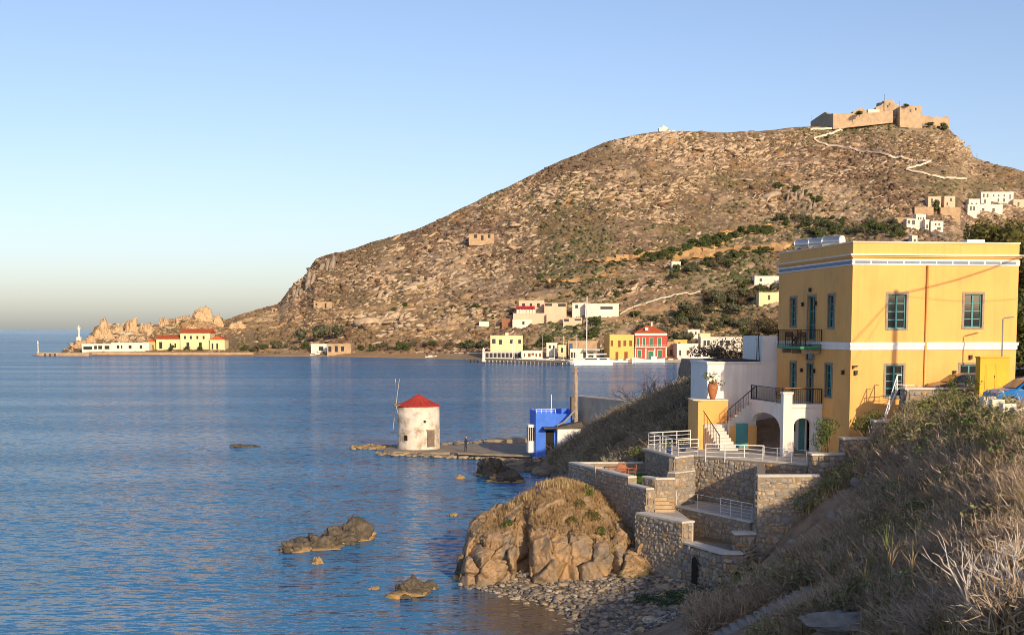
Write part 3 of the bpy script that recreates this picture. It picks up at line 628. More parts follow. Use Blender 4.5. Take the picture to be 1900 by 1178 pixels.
for h_ in fh: window(house, HM, 'front', *h_)
for k, h_ in enumerate(lh):
    if k in (1, 4, 6): window(house, HM, 'left', *h_, cols=2, rows=3, name='door', sill=False)
    else: window(house, HM, 'left', *h_, cols=2, rows=4)
# arched fanlight over the garden door
s0, z0 = lh[4][0], lh[4][3]; s1 = lh[4][1]; cs, rr = (s0+s1)/2, (s1-s0)/2*1.15
fan = MB(HM); N = 12; arc = [(cs+rr*math.cos(math.pi*k/N), z0+.2+rr*1.5*math.sin(math.pi*k/N)) for k in range(N+1)]
fan.add([(-.02, a, b) for a, b in arc]+[(.05, a, b) for a, b in arc], [tuple(range(N+1))]+[(k, k+1, N+2+k, N+1+k) for k in range(N)])
fo = fan.build('fanlight', glass, house)
fs = MB(HM); fs.tube([(-.03, a, b) for a, b in arc], .08, 5); fs.build('arch_surround', stone_trim, fo)
# downpipe
xp, _ = on_plane(1719, 560, HM, 'front'); d = MB(HM); d.tube([(xp, -.08, 18.2), (xp, -.08, 9.5)], .07, 10)
for z in (17, 15.3, 12, 10.8): d.tube([(xp, -.08, z), (xp, -.08, z+.06)], .085, 10)
d.build('downpipe', yellow, house, smooth=True)
iron = mat('black_iron', (.025, .022, .02), rough=.5)
for pl, u, v in (('front', 1587, 692), ('front', 1800, 663), ('front', 1770, 692), ('left', 1505, 538.5), ('left', 1491, 565), ('left', 1515, 563), ('left', 1489, 687), ('left', 1512, 688.5), ('left', 1566, 691)):
    s, z = on_plane(u, v, HM, pl); b = MB(HM)
    bxp(b, pl, s-.08, s+.08, -.16, -.03, z-.11, z+.11); bxp(b, pl, s-.04, s+.04, -.03, .0, z-.05, z+.05); bxp(b, pl, s-.10, s+.10, -.18, -.03, z+.11, z+.14); b.build('wall_lamp', iron, house)
# security camera bracket by the corner
s, z = on_plane(1583, 680, HM, 'front'); b = MB(HM); b.box(s-.05, s+.25, -.12, -.02, z, z+.06); b.box(s-.05, s+.03, -.14, -.0, z-.12, z); b.build('security_camera', iron, house)
# balcony on the shaded side
b = MB(HM); b.box(-1.4, -.055, 4.6, 8.9, 13.30, 13.46); bo = b.build('balcony_slab', mat('balcony_green', (.03, .22, .10), (.04, .28, .13), 3, .6), house)
b = MB(HM)
for y in (4.9, 6.7, 8.5): b.prism([(-1.2, y-.08), (-.055, y-.08), (-.055, y+.08), (-1.2, y+.08)], 13.0, 13.29, None)
b.build('bracket', stone_trim, bo)
b = MB(HM); rail_bars(b, (-1.36, 4.64, 13.46), (-1.36, 8.86, 13.46), 1.02); rail_bars(b, (-1.36, 4.64, 13.46), (-.06, 4.64, 13.46), 1.02); rail_bars(b, (-1.36, 8.86, 13.46), (-.06, 8.86, 13.46), 1.02)
b.build('balcony_railing', iron, house)
# roof: solar tanks and a vent box
steel = mat('tank_steel', (.55, .58, .62), (.48, .5, .54), 3, .25, metal=.85); tankcap = mat('tank_cap', (.75, .73, .70), rough=.5)
for k, (u, v) in enumerate(((1497, 453), (1523, 451), (1549, 448))):
    c = P(u, v, (91.3, 88.9, 86.6)[k]); L0 = (HM.inverted() @ c); r_ = thing('solar_tank', ['solar water tank on the roof, farthest along the parapet', 'solar water tank in the middle of three on the roof', 'solar water tank closest to the lit roof edge'][k], 'water tank', HM @ Vector((L0.x, L0.y, 18.72)), 0, 'solar tanks on the yellow house')
    t = MB(HM); t.tube([(L0.x-.45, L0.y+.55, L0.z), (L0.x+.3, L0.y-.35, L0.z)], .33, 20); t.build('tank', steel, r_, smooth=True, bevel=.04)
    t = MB(HM); t.tube([(L0.x+.3, L0.y-.35, L0.z), (L0.x+.35, L0.y-.41, L0.z)], .335, 20); t.build('end_cap', tankcap, r_)
    t = MB(HM)
    for dx in (-.45, .2): t.box(L0.x+dx-.03, L0.x+dx+.03, L0.y-.3, L0.y+.3, 18.72, L0.z-.3)
    t.build('stand', iron, r_)
s, z = on_plane(1826, 449, HM, 'front'); b = MB(HM); b.box(s-.55, s+.55, 1.0, 1.8, 18.72, 19.80); ro = b.build('roof_vent_box', white); tag(ro, 'small white box on the roof near the far lit corner', 'vent box')
# ------------------------------------------------------------ portico with terrace on top, beside the shaded facade
def arch_wall(mb, pl, s0, s1, d0, d1, z0, z1, a, b, zs, rise, N=14):
    bxp(mb, pl, s0, a, d0, d1, z0, z1); bxp(mb, pl, b, s1, d0, d1, z0, z1)
    for k in range(N):
        x0, x1 = a+(b-a)*k/N, a+(b-a)*(k+1)/N; f = lambda x: zs+rise*math.sqrt(max(0, 1-((x-(a+b)/2)/((b-a)/2))**2))
        q = [(x0, f(x0)), (x1, f(x1)), (x1, z1), (x0, z1)]
        pts = [(s, d, z) for d in (d0, d1) for s, z in q] if pl == 'front' else [(d, s, z) for d in (d0, d1) for s, z in q]
        mb.add(pts, [(0, 1, 2, 3), (7, 6, 5, 4), (0, 4, 5, 1), (1, 5, 6, 2), (2, 6, 7, 3), (3, 7, 4, 0)])
PM = frame(HM @ Vector((-2.43, 4.35, 0)), HA)                # portico frame: x to the house, y back
port = thing('portico', 'white arched portico carrying a railed terrace on the shaded house side', 'portico', PM @ Vector((0, 0, 6.7)))
white_p = mat('portico_white', (.82, .79, .74), (.75, .72, .67), 1.0, .9, .25, 22, pos=True, streak=.15)
b = MB(PM); arch_wall(b, 'front', .0, 2.42, 0, .35, 6.7, 9.7, .62, 1.75, 8.65, .42); b.build('arch_front', white_p, port)
b = MB(PM); arch_wall(b, 'left', .352, 7.0, .0, .32, 6.7, 9.7, .75, 6.5, 8.35, .85); b.build('arch_side', white_p, port)
b = MB(PM); b.box(-.06, 2.42, -.06, 7.05, 9.702, 9.93); b.build('terrace_slab', white_p, port)
b = MB(PM); b.box(-.12, .45, -.14, .40, 6.7, 10.55); b.box(-.17, .50, -.19, .45, 10.55, 10.68); b.build('pillar', white_p, port, bevel=.02)
b = MB(PM); b.box(-.02, .3, 6.7, 7.02, 9.93, 10.75); b.build('end_post', white_p, port, bevel=.02)
b = MB(PM); b.box(2.385, 2.42, 2.6, 7.0, 6.7, 9.70); b.build('back_wall', white_p, port)
b = MB(PM); b.box(2.36, 2.384, 4.6, 5.2, 7.9, 9.0); b.build('back_window', glass, port); b = MB(PM); b.box(2.34, 2.384, 2.9, 3.9, 6.72, 8.9); b.build('back_door', teal, port)
b = MB(PM); rail_bars(b, (.06, .5, 9.93), (.06, 6.7, 9.93), .92, gap=.14); rail_bars(b, (.5, .06, 9.93), (2.38, .06, 9.93), .92, gap=.13)
b.build('terrace_railing', iron, port)
wood = mat('warm_wood', (.33, .15, .06), (.42, .21, .09), 3, .6, .4, 12, stretch=(1, 8, 1))
dark_wood = mat('dark_wood', (.06, .03, .02), (.09, .045, .03), 6, .6)
# table on that terrace with an orange wooden top
def table(name, label, M, w_, d_, h_, m, legm, x_legs=False, group=None, cat='table'):
    r_ = thing(name, label, cat, M @ Vector((0, 0, 0)), 0, group); b = MB(M); b.box(-w_/2, w_/2, -d_/2, d_/2, h_-.04, h_); b.build('tabletop', m, r_, bevel=.006)
    for sx in (-1, 1):
        for sy in (-1, 1):
            b = MB(M); x, y = sx*(w_/2-.06), sy*(d_/2-.06)
            b.tube([(x, y, 0), (-x if x_legs else x, y, h_-.04)], .028, 5); b.build('leg', legm, r_)
    return r_
def chair(name, label, M, m, group=None, h=.88, sw=.5):
    r_ = thing(name, label, 'chair', M @ Vector((0, 0, 0)), 0, group); k = sw/2
    b = MB(M); 
    for i in range(4): b.box(-k, k, -k+i*sw/4, -k+(i+.85)*sw/4, .42, .45)
    b.build('seat', m, r_)
    b = MB(M)
    for i in range(3): b.box(-k, k, k-.02+.02*i, k+.02+.02*i, .55+.12*i, .64+.12*i)
    b.build('backrest', m, r_)
    for sx in (-1, 1):
        for sy in (-1, 1): b = MB(M); b.tube([(sx*(k-.02), sy*(k-.02), 0), (sx*(k-.02), sy*(k-.02)+(.06 if sy > 0 else 0), h if sy > 0 else .62)], .024, 5); b.build('leg', m, r_)
        b = MB(M); b.box(sx*(k-.02)-.03, sx*(k-.02)+.03, -k, k, .62, .65); b.build('armrest', m, r_)
    return r_
table('terrace_table', 'long table with orange wooden top on the portico terrace', PM @ Matrix.Translation((1.1, .75, 9.93)), 1.9, .6, .98, wood, iron)
chair('terrace_chair', 'dark chair behind the railing of the portico terrace', PM @ Matrix.Translation((.5, 2.2, 9.93)) @ Matrix.Rotation(1.2, 4, 'Z'), dark_wood)
chair('garden_chair', 'dark brown chair standing under the white side arch', PM @ Matrix.Translation((.75, 2.2, 6.72)) @ Matrix.Rotation(2.0, 4, 'Z'), dark_wood, h=1.0)
table('balcony_table', 'small folding table with crossed legs on the upper balcony', HM @ Matrix.Translation((-.75, 7.3, 13.46)), .7, .7, .74, dark_wood, dark_wood, True)
chair('balcony_chair', 'dark folding chair on the upper balcony near its green end', HM @ Matrix.Translation((-.75, 6.3, 13.46)) @ Matrix.Rotation(3.0, 4, 'Z'), dark_wood, 'chairs on the balcony')
chair('balcony_chair', 'dark folding chair on the upper balcony at its far end', HM @ Matrix.Translation((-.75, 8.25, 13.46)), dark_wood, 'chairs on the balcony')
# ------------------------------------------------------------ white house end behind, landing and stairs
WM = frame(P(1312, 745, 95.0)*1, .06); wz = 9.5; WM.translation.z = 0
wh = thing('white_house', 'white house end wall between the yellow house and the sea', 'house', Vector(WM.translation)+Vector((0, 0, wz)))
b = MB(WM); b.box(0, 3.75, 0, 6, 7, 12.15); b.build('low_wing', white, wh); b = MB(WM); b.box(3.752, 4.95, -.003, 6, 7, 14.05); b.build('tall_wing', white, wh)
b = MB(WM); b.box(-.08, 3.75, -.09, 6.05, 12.152, 12.32); b.build('roof_edge', white_p, wh, bevel=.03)
b = MB(WM); b.box(.8, 3.6, .3, 5.5, 12.322, 12.42); b.build('roof_tarp', mat('dark_tarp', (.035, .035, .04), (.06, .055, .05), 3, .8, 1, 4), wh)
b = MB(WM); b.tube([(3.66, .5, 12.3), (3.68, .8, 13.2), (3.6, .6, 14.2)], .035, 6); b.tube([(3.7, 1.5, 12.4), (3.7, 1.4, 13.3), (3.72, 1.6, 13.9)], .025, 6); b.build('pipe', iron, wh)
LM = frame(P(1290, 743, 92.6)*1, .03); LM.translation.z = 0
ld = thing('stair_landing', 'yellow walled landing block below the clay pot', 'landing', Vector(LM.translation)+Vector((0, 0, 6.7)))
b = MB(LM); b.box(0, 2.3, .6, 2.9, 6.5, 9.78); b.build('wall', yellow, ld); b = MB(LM); b.box(-.04, .3, -1.5, .598, 6.5, 9.80); b.build('side_wall', yellow, ld)
b = MB(LM); b.box(-.06, 2.32, .56, 2.95, 9.782, 9.84); b.build('coping', cream, ld)
st = mat('white_step', (.70, .68, .63), (.60, .58, .53), 2, .85, .2, 15, pos=True)
stairs = thing('garden_stairs', 'white outdoor staircase turning down from the portico terrace', 'stairs', Vector(LM.translation)+Vector((.9, -1, 6.7)))
for k in range(8):                                          # lower flight towards the terrace
    b = MB(LM); b.box(.55+.10*k, 1.75+.10*k, -.28*(k+1)-.1, -.28*k-.1, 6.6, 8.25-.2*k); b.build('step', st, stairs, bevel=.012)
b = MB(LM); b.box(.3, 2.1, -.1, .598, 6.6, 8.27); b.build('landing', st, stairs)
for k in range(8):                                          # upper flight along the wall up to the terrace
    b = MB(LM); b.box(2.1+.235*k, 2.1+.235*(k+1), -.45, .55, 6.6 if k > 3 else 7.4, 8.28+.205*(k+1)); b.build('step', st, stairs)
b = MB(LM); b.box(2.25, 4.0, -.56, -.452, 6.6, 8.2); b.build('under_stair_wall', yellow, stairs)
b = MB(LM); b.box(2.62, 3.42, -.60, -.562, 6.72, 8.35); b.build('under_stair_door', teal, stairs)
b = MB(LM)
for (p, q) in (((2.1, -.4, 8.3), (3.98, -.4, 9.93)), ((.5, -.2, 8.28), (1.25, -2.3, 6.75))):
    b.tube([Vector(p)+Vector((0, 0, .9)), Vector(q)+Vector((0, 0, .9))], .03, 6)
    for i in range(12): r_ = Vector(p).lerp(Vector(q), i/11); b.tube([r_, r_+Vector((0, 0, .9))], .012 if 0 < i < 11 else .025, 4)
b.build('stair_railing', iron, stairs)
# clay pot with a plant
pc = LM @ Vector((1.35, 1.15, 9.84)); pot = thing('clay_pot', 'big terracotta pot on the yellow landing before the white wall', 'pot', pc)
b = MB(frame(pc, 0)); b.lathe([(.16, 0), (.24, .25), (.33, .6), (.35, .8), (.31, 1.0), (.24, 1.1), (.28, 1.18), (.25, 1.18), (.22, 1.05)], 20); b.build('jar', mat('terracotta', (.36, .14, .065), (.44, .19, .09), 4, .85, .3, 20), pot, smooth=True)
# ------------------------------------------------------------ stone walls: core, coping, single stones
mortar = mat('mortar', (.26, .215, .165), (.34, .285, .215), 5, .95, .8, 30, pos=True)
coping_m = mat('white_coping', (.66, .62, .55), (.55, .52, .46), 1.5, .85, .3, 18, c3=(.42, .40, .36), s3=.8, w3=.3, pos=True)
stone_pal = [(.36, .335, .305), (.45, .385, .29), (.52, .385, .24), (.31, .295, .28), (.43, .40, .355), (.55, .34, .15), (.40, .32, .24), (.50, .44, .365), (.27, .26, .25), (.58, .49, .38)]
wall_stone = mat('wall_stone', (.3, .25, .2), (.30, .27, .235), 3.5, .9, .9, 9, palette=stone_pal)
wall_stone_j = attr_mat('wall_stone_joined', stone_pal)
def stone_shape(seed):
    r = np.random.default_rng(seed); n = 8; a = np.linspace(0, 2*np.pi, n, endpoint=False)+r.normal(0, .2, n)
    rx = 1/np.maximum(np.abs(np.cos(a)), np.abs(np.sin(a)))*.5*r.uniform(.74, 1.02, n)
    o = np.stack([rx*np.cos(a), rx*np.sin(a)], 1); V = []
    for d, s in ((0, 1.0), (.75, .95), (1.0, .66)):
        for q in o: V.append((q[0]*s, -d*(1+.1*r.normal()), q[1]*s))
    V.append((0, -1.08, 0)); Fc = []
    for i in (0, 1):
        for k in range(n): Fc += [(i*n+k, i*n+(k+1) % n, (i+1)*n+(k+1) % n), (i*n+k, (i+1)*n+(k+1) % n, (i+1)*n+k)]
    for k in range(n): Fc.append((2*n+k, 2*n+(k+1) % n, 3*n))
    return np.array(V), np.array(Fc)
SS = [stone_shape(q) for q in range(10)]; STM = [np_mesh('stone', v, f, wall_stone) for v, f in SS]
def face_stones(p0, p1, zb0, zb1, zt0, zt1, size=1.0):
    """irregular courses of stones on an upright face: list of (centre, angle, w, h)"""
    p0, p1 = Vector((*p0, 0)), Vector((*p1, 0)); L_ = (p1-p0).length; d = (p1-p0)/L_; out = []
    ang = math.atan2(d.y, d.x); z = min(zb0, zb1)-random.uniform(0, .1); zmax = max(zt0, zt1)
    while z < zmax-.06:
        h = random.choice((.14, .19, .22, .26, .31))*random.uniform(.9, 1.1)*size; s = random.uniform(-.15, 0)
        while s < L_:
            w_ = random.choice((.15, .22, .3, .38, .5))*random.uniform(.85, 1.15)*size; c = s+w_/2; f = min(1, max(0, c/L_)); dz = random.uniform(-.06, .06)
            hh = h*random.uniform(.75, 1.3)
            if 0 < c < L_ and z+h/2+dz > zb0+(zb1-zb0)*f-.05 and z+h*.9+dz < zt0+(zt1-zt0)*f:
                ww = min(w_, 2*c, 2*(L_-c)); q = p0+d*c; out.append((Vector((q.x, q.y, z+h/2+dz)), ang, ww*1.0, hh))
            s += w_*.98
        z += h*.97
    return out
def stone_wall(name, label, faces, copings=(), cores=(), size=1.0, limit=300, cat='stone wall', group=None):
    """faces: (p0,p1,zb0,zb1,zt0,zt1) seen with the outside on the right hand of p0->p1 reversed (outward = towards -normal); cores: plan polygons (pts,z0,z1)"""
    q0 = faces[0]; r_ = thing(name, label, cat, (q0[0][0], q0[0][1], min(q0[2], q0[3])), 0, group); base = Vector(r_.location)
    for pts, z0, z1 in cores: MB().prism(pts, z0, z1).build('wall_core', mortar, r_)
    L_ = []
    for f in faces: L_ += face_stones(*f, size=size)
    L_.sort(key=lambda q: -q[2]*q[3])
    for i, (c, a, w_, h_) in enumerate(L_[:limit]):
        link_mesh('stone', STM[i % 10], r_, c-base, (0, random.uniform(-.22, .22), a), (w_, random.uniform(.06, .13), h_))
    rest = L_[limit:]
    if rest:
        pp = np.array([q[0]-base for q in rest]); sc = np.array([(q[2], random.uniform(.06, .12), q[3]) for q in rest])
        o = scatter_mesh('small_stones', SS, pp, sc, np.array([q[1] for q in rest]), wall_stone_j, parent=r_)
    for pts, z0, z1 in copings: MB().prism(pts, z0, z1).build('coping', coping_m, r_, bevel=.015)
    return r_
def strip(p0, p1, t, ext=0., side=1):
    """plan rectangle of thickness t to the left of p0->p1"""
    a, b = Vector(p0), Vector(p1); d = (b-a).normalized(); n = Vector((-d.y, d.x))*t*side; a = a-d*ext; b = b+d*ext; o = -n.normalized()*.06*1
    q = [a+o, b+o, b+n, a+n]; return [(v.x, v.y) for v in (q if side > 0 else q[::-1])]
def poly_strip(pl, t):
    """mitred band to the left of an open polyline"""
    V2 = [Vector(p) for p in pl]; L_, R_ = [], []
    for i, p in enumerate(V2):
        d0 = (p-V2[i-1]).normalized() if i else (V2[1]-p).normalized(); d1 = (V2[i+1]-p).normalized() if i < len(V2)-1 else d0
        n0, n1 = Vector((-d0.y, d0.x)), Vector((-d1.y, d1.x)); m = (n0+n1).normalized(); k = 1/max(.4, m.dot(n0))
        R_.append(p-m*k*.06); L_.append(p+m*k*t)
    return [(v.x, v.y) for v in R_+L_[::-1]]
def band(pl, z0, z1, t):
    q = poly_strip(pl, t); n = len(pl); return [([q[i], q[i+1], q[2*n-2-i], q[2*n-1-i]], z0, z1) for i in range(n-1)]
A0, A1, A2, A3 = (8.6, 89.6), (9.75, 83.4), (11.15, 85.0), (16.75, 78.9)
paving = mat('terrace_paving', (.52, .48, .41), (.44, .40, .34), 1.6, .85, .3, 12, pos=True)
# upper terrace floor
fl = MB().prism([A0, A1, A2, A3, (19.4, 77.2), (20.0, 81.9), (18.0, 95.0), (9.2, 95.0)], 2.0, 6.7).build('terrace_floor', paving); tag(fl, kind='structure')
stone_wall('terrace_wall', 'tall sunlit stone wall under the railed upper terrace', [(A2, A3, 4.2, 4.2, 6.82, 6.82)], band([A2, A3], 6.82, 6.93, .45), [(strip(A2, A3, .5), 2.2, 6.819)])
stone_wall('terrace_wall', 'shaded side wall of the upper terrace above the small lawn', [(A0, A1, 5.2, 5.2, 6.82, 6.82), (A1, A2, 5.3, 4.2, 6.82, 6.82)], band([(8.4, 89.8), A1, A2], 6.82, 6.935, .40), [(strip(A0, A1, .45), 4, 6.818), (strip(A1, A2, .45), 4, 6.816)])
stone_wall('wall_ledge', 'low stone ledge with coping at the corner of the upper terrace', [((9.55, 82.0), (10.9, 83.4), 4.2, 4.2, 6.05, 6.05), ((9.45, 82.3), (9.56, 82.0), 4.2, 4.2, 6.05, 6.05)], band([(9.55, 82.0), (10.9, 83.4)], 6.05, 6.14, .5), [(strip((9.55, 82.0), (10.9, 83.4), .55), 3.5, 6.049)])
B0, B1 = (12.86, 73.0), (16.15, 73.05)
stone_wall('bastion_wall', 'broad stone bastion wall facing out beside the steep bank', [(B0, B1, 1.6, 5.2, 6.8, 6.8), ((14.1, 80.4), B0, 1.6, 1.6, 6.8, 6.8)], band([B0, B1], 6.8, 6.92, .5), [(strip(B0, B1, .5), .8, 6.799), ([B0, (13.35, 73.5), (14.6, 80.8), (14.1, 80.4)], .8, 6.798)])
# lawn terrace and its walls
C0, C1, C2 = (3.74, 91.0), (6.87, 81.9), (7.72, 79.5)
MB().prism([(3.9, 91.2), (4.0, 90.7), (7.0, 82.0), (7.7, 82.4), (9.5, 82.1), (9.8, 83.4), (8.7, 89.6), (8.6, 91.4)], 1, 5.3).build('lawn_bed', mortar)
tag(bpy.data.objects['lawn_bed'], kind='structure')
stone_wall('terrace_wall', 'long shaded stone wall of the lawn terrace above the headland', [(C0, C1, 2.4, 2.6, 5.8, 5.8)], band([C0, C1], 5.8, 5.92, .5), [(strip(C0, C1, .5), .5, 5.799)])
stone_wall('step_wall', 'short stone wall stepping down beside the garden steps', [(C1, C2, 2.6, 2.2, 5.38, 5.38), (C2, (8.1, 79.65), 4.1, 4.1, 5.38, 5.38)], band([C1, C2], 5.38, 5.49, .45), [(strip(C1, C2, .5), .5, 5.379)])
stone_wall('back_parapet', 'low pale parapet at the back of the small lawn', [((4.3, 91.3), (8.5, 91.5), 5.2, 5.2, 5.75, 5.75)], band([(4.0, 91.3), (8.6, 91.5)], 5.75, 5.86, .3), [(strip((4.1, 91.32), (8.5, 91.52), .3), 4, 5.749)])
stone_wall('lawn_wall', 'stone wall with coping holding the front of the lawn', [((8.38, 81.0), (9.5, 81.1), 4.1, 4.1, 5.8, 5.8), ((7.7, 82.3), (8.38, 81.0), 4.2, 4.2, 5.8, 5.8)], band([(7.7, 82.3), (8.38, 81.0), (9.5, 81.1)], 5.8, 5.91, .4), [(strip((7.7, 82.3), (8.38, 81.0), .4), 3, 5.799), (strip((8.38, 81.0), (9.5, 81.1), .45), 3, 5.797)])
grass_m = attr_mat('lawn_blade', [(.05, .12, .02), (.08, .17, .03), (.11, .20, .045)])
MB().prism([(5.2, 88.6), (7.1, 82.4), (7.7, 82.6), (9.3, 82.6), (9.4, 83.9), (8.5, 89.2)], 5.3, 5.33).build('lawn', mat('lawn_soil', (.05, .11, .025), (.07, .15, .03), 6, .95, 1, 30, pos=True)); tag(bpy.data.objects['lawn'], kind='structure')
# lower landing, garden steps
gs = thing('garden_steps', 'sunlit stone steps between the lawn and the lower landing', 'steps', (8.0, 80, 4.2))
sandy = mat('sandstone_step', (.50, .38, .24), (.42, .32, .21), 3, .9, .4, 14, pos=True)
for k in range(6):
    y = 81.7-.36*k; MB().box(7.62+.11*k, 8.5+.11*k+.25, y-.36, y, 3.4, 5.2-.19*k).build('step', sandy, gs, bevel=.015)
D0, D1, D2, D3 = (7.06, 78.9), (9.23, 75.05), (10.85, 71.3), (11.9, 71.35)
stone_wall('lower_wall', 'stone wall of the lower landing, rough and steep above the rocks', [(D0, D1, 1.2, .8, 4.06, 4.06), (D1, (9.75, 75.3), 2.9, 2.9, 4.06, 4.06)], band([D0, D1], 4.06, 4.18, .8), [(strip(D0, D1, .6), .3, 4.059)])
MB().prism([(7.15, 79.2), (9.25, 75.2), (9.85, 75.4), (9.5, 81.0), (8.2, 81.6)], .5, 4.10).build('landing_floor', paving); tag(bpy.data.objects['landing_floor'], kind='structure')
MB().prism([(9.6, 81.2), (12.85, 74.5), (13.3, 73.4), (16.2, 73.4), (16.8, 78.9), (11.2, 84.9)], .5, 4.12).build('landing_floor', paving); tag(bpy.data.objects['landing_floor.001'], kind='structure')
stone_wall('sea_wall', 'lowest stone wall above the beach with a dark arched niche', [(D1, D2, .7, 1.1, 2.95, 2.95), (D2, D3, 1.2, 1.5, 2.95, 2.95), (D3, (12.9, 72.9), 1.2, 1.5, 3.6, 3.6)], band([(9.3, 75.0), D2, D3], 2.95, 3.07, .75), [([D1, D2, D3, (12.85, 73.0), (12.7, 74.4), (10.2, 76.8)], .2, 2.9)])
stone_wall('inner_wall', 'low shaded inner wall with white coping and thin railing', [((9.5, 81.2), (12.75, 74.4), 2.9, 2.9, 4.2, 4.2)], band([(9.3, 81.6), (12.8, 74.3)], 4.2, 4.31, .3), [(strip((9.4, 81.4), (12.77, 74.36), .35), 1, 4.199)])
stone_wall('end_block', 'small stone block with white cap at the end of the lowest terrace', [((11.75, 73.0), (12.8, 72.97), 2.2, 2.3, 3.75, 3.75), ((11.8, 73.8), (11.75, 73.0), 2.9, 2.9, 3.75, 3.75)], [([(11.68, 72.9), (12.84, 72.88), (12.84, 73.9), (11.68, 73.9)], 3.75, 3.86)], [([(11.75, 73.0), (12.8, 72.97), (12.8, 73.8), (11.8, 73.8)], 1.5, 3.749)])
# arched niche: flat dark face on the wall, the hollow's shade painted as colour
sw = [o for o in bpy.data.objects if o.get('label', '').startswith('lowest stone wall')][0]
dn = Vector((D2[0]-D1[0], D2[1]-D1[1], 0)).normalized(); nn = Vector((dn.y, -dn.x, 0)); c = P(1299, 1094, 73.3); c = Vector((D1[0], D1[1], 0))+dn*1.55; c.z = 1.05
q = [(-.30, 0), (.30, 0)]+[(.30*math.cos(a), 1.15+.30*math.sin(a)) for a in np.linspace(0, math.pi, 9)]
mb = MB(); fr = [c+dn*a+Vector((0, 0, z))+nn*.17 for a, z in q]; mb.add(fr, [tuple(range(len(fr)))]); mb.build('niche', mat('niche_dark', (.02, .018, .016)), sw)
# white steel railings of the terraces
wrail = mat('white_metal', (.78, .77, .75), rough=.45)
rl = thing('terrace_railing', 'white horizontal-bar railing around the upper terrace', 'railing', (9.8, 83.4, 6.9))
def rail_path(parent, pts, z, h, bars, seg=1.1, m=None, post=.03, top=.035):
    for i in range(len(pts)-1):
        b = MB(); p, q = Vector((*pts[i], z)), Vector((*pts[i+1], z)); rail_bars(b, p, q, h, post, max(1, round((q-p).length/seg)), top=top, bars=bars); b.build('rail_section', m or wrail, parent)
rail_path(rl, [(11.7, 91.6), (8.75, 89.5), (9.95, 83.6), (11.25, 84.4)], 6.93, .98, 3)
rail_path(rl, [(11.6, 83.6), (14.85, 82.3)], 6.7, .98, 3)
r2 = thing('cable_railing', 'thin cable railing along the front coping of the upper terrace', 'railing', (14.8, 79.4, 6.9)); rail_path(r2, [(14.6, 81.3), (16.7, 79.1)], 6.93, .75, 2, 1.2, post=.014, top=.012)
r3 = thing('lower_railing', 'thin metal railing on the low inner wall', 'railing', (12, 76, 4.3)); rail_path(r3, [(9.6, 81.3), (11.55, 77.1)], 4.31, .85, 1, 2.0, post=.016, top=.010); rail_path(r3, [(11.55, 77.1), (12.85, 74.4)], 4.31, .9, 4, .9, post=.02, top=.022)
# garden furniture on the lawn
red_wood = mat('red_wood', (.34, .12, .06), (.42, .17, .085), 4, .6, .3, 15)
pale_wood = mat('pale_wood', (.55, .45, .33), (.5, .4, .3), 4, .7)
TL = P(1142, 872, 86.5); TL.z = 5.31
table('garden_table', 'reddish wooden garden table on the lawn terrace', frame(TL, .3), 1.3, .8, .72, red_wood, red_wood)
for k, (dx, dy, rz, m_, l_) in enumerate(((.95, -.1, -1.4, red_wood, 'reddish garden chair at the lawn end of the table'), (.5, .75, 0, red_wood, 'reddish garden chair behind the wooden table'), (.35, -.75, 3.0, red_wood, 'reddish garden chair in front of the wooden table'), (-1.0, .25, 1.6, pale_wood, 'pale garden chair at the sea end of the wooden table'))):
    chair('garden_chair', l_, frame(TL+Vector((dx, dy, 0)), rz), m_, 'chairs round the garden table')
for k, (x, y) in enumerate(((11.0, 89.8), (9.9, 88.3))):
    pt = thing('flower_pot', ['blue flower pot with a small plant inside the white railing', 'flower pot at the corner of the railed terrace'][k], 'pot', (x, y, 6.7)); b = MB(frame((x, y, 6.7), 0)); b.lathe([(.16, 0), (.22, .34), (.25, .36), (.2, .36)], 14); b.build('jar', mat('pot_blue', (.04, .07, .22), rough=.4), pt, smooth=True)
# ------------------------------------------------------------ walls stepping up to the road, road wall, yellow cabinet, concrete blocks
for k, (u0, u1, v, Y, hb, lb) in enumerate(((1508, 1568, 842, 76.3, 2.5, 'stone wall block beside the leafy shrub, lowest of the steps up the bank'), (1566, 1626, 813, 77.0, 2.2, 'stone wall block with coping in the middle of the steps up the bank'), (1624, 1681, 780, 77.6, 2.2, 'stone wall block at the foot of the metal stair'), (1681, 1815, 720, 78.0, 2.6, 'rubble wall with white coping along the road under the parked car'))):
    a, b = P(u0, v, Y), P(u1, v, Y+.4); z = a.z-.1
    stone_wall('bank_wall' if k < 3 else 'road_wall', lb, [((a.x, a.y), (b.x, b.y), z-hb, z-hb, z, z), ((a.x+.05, a.y+1.1), (a.x, a.y), z-hb, z-hb, z, z)], [([(a.x-.08, a.y-.08), (b.x+.0, b.y-.08), (b.x+.0, b.y+.5), (a.x-.08, a.y+1.15)], z+.001, z+.11)], [([(a.x, a.y), (b.x-.02, b.y), (b.x, b.y+.45), (a.x, a.y+1.1)], z-hb-.5, z)])
ms = thing('metal_stair', 'white railed metal stair climbing to the road beside the yellow house', 'stairs', P(1645, 778, 78.6))
b = MB(); a0, a1 = P(1641, 778, 79), P(1664, 724, 79.6)
for dy in (0, .7):
    o_ = Vector((.3*dy, dy, 0)); b.tube([a0+o_, a1+o_], .05, 6); b.tube([a0+o_+Vector((0, 0, .2)), a1+o_+Vector((0, 0, .85)), a1+o_+Vector((.25, 0, .85))], .028, 6); b.tube([a1+o_, a1+o_+Vector((0, 0, .85))], .03, 6); b.tube([a0.lerp(a1, .4)+o_, a0.lerp(a1, .4)+o_+Vector((0, 0, .7))], .022, 6)
b.build('stringer', wrail, ms)
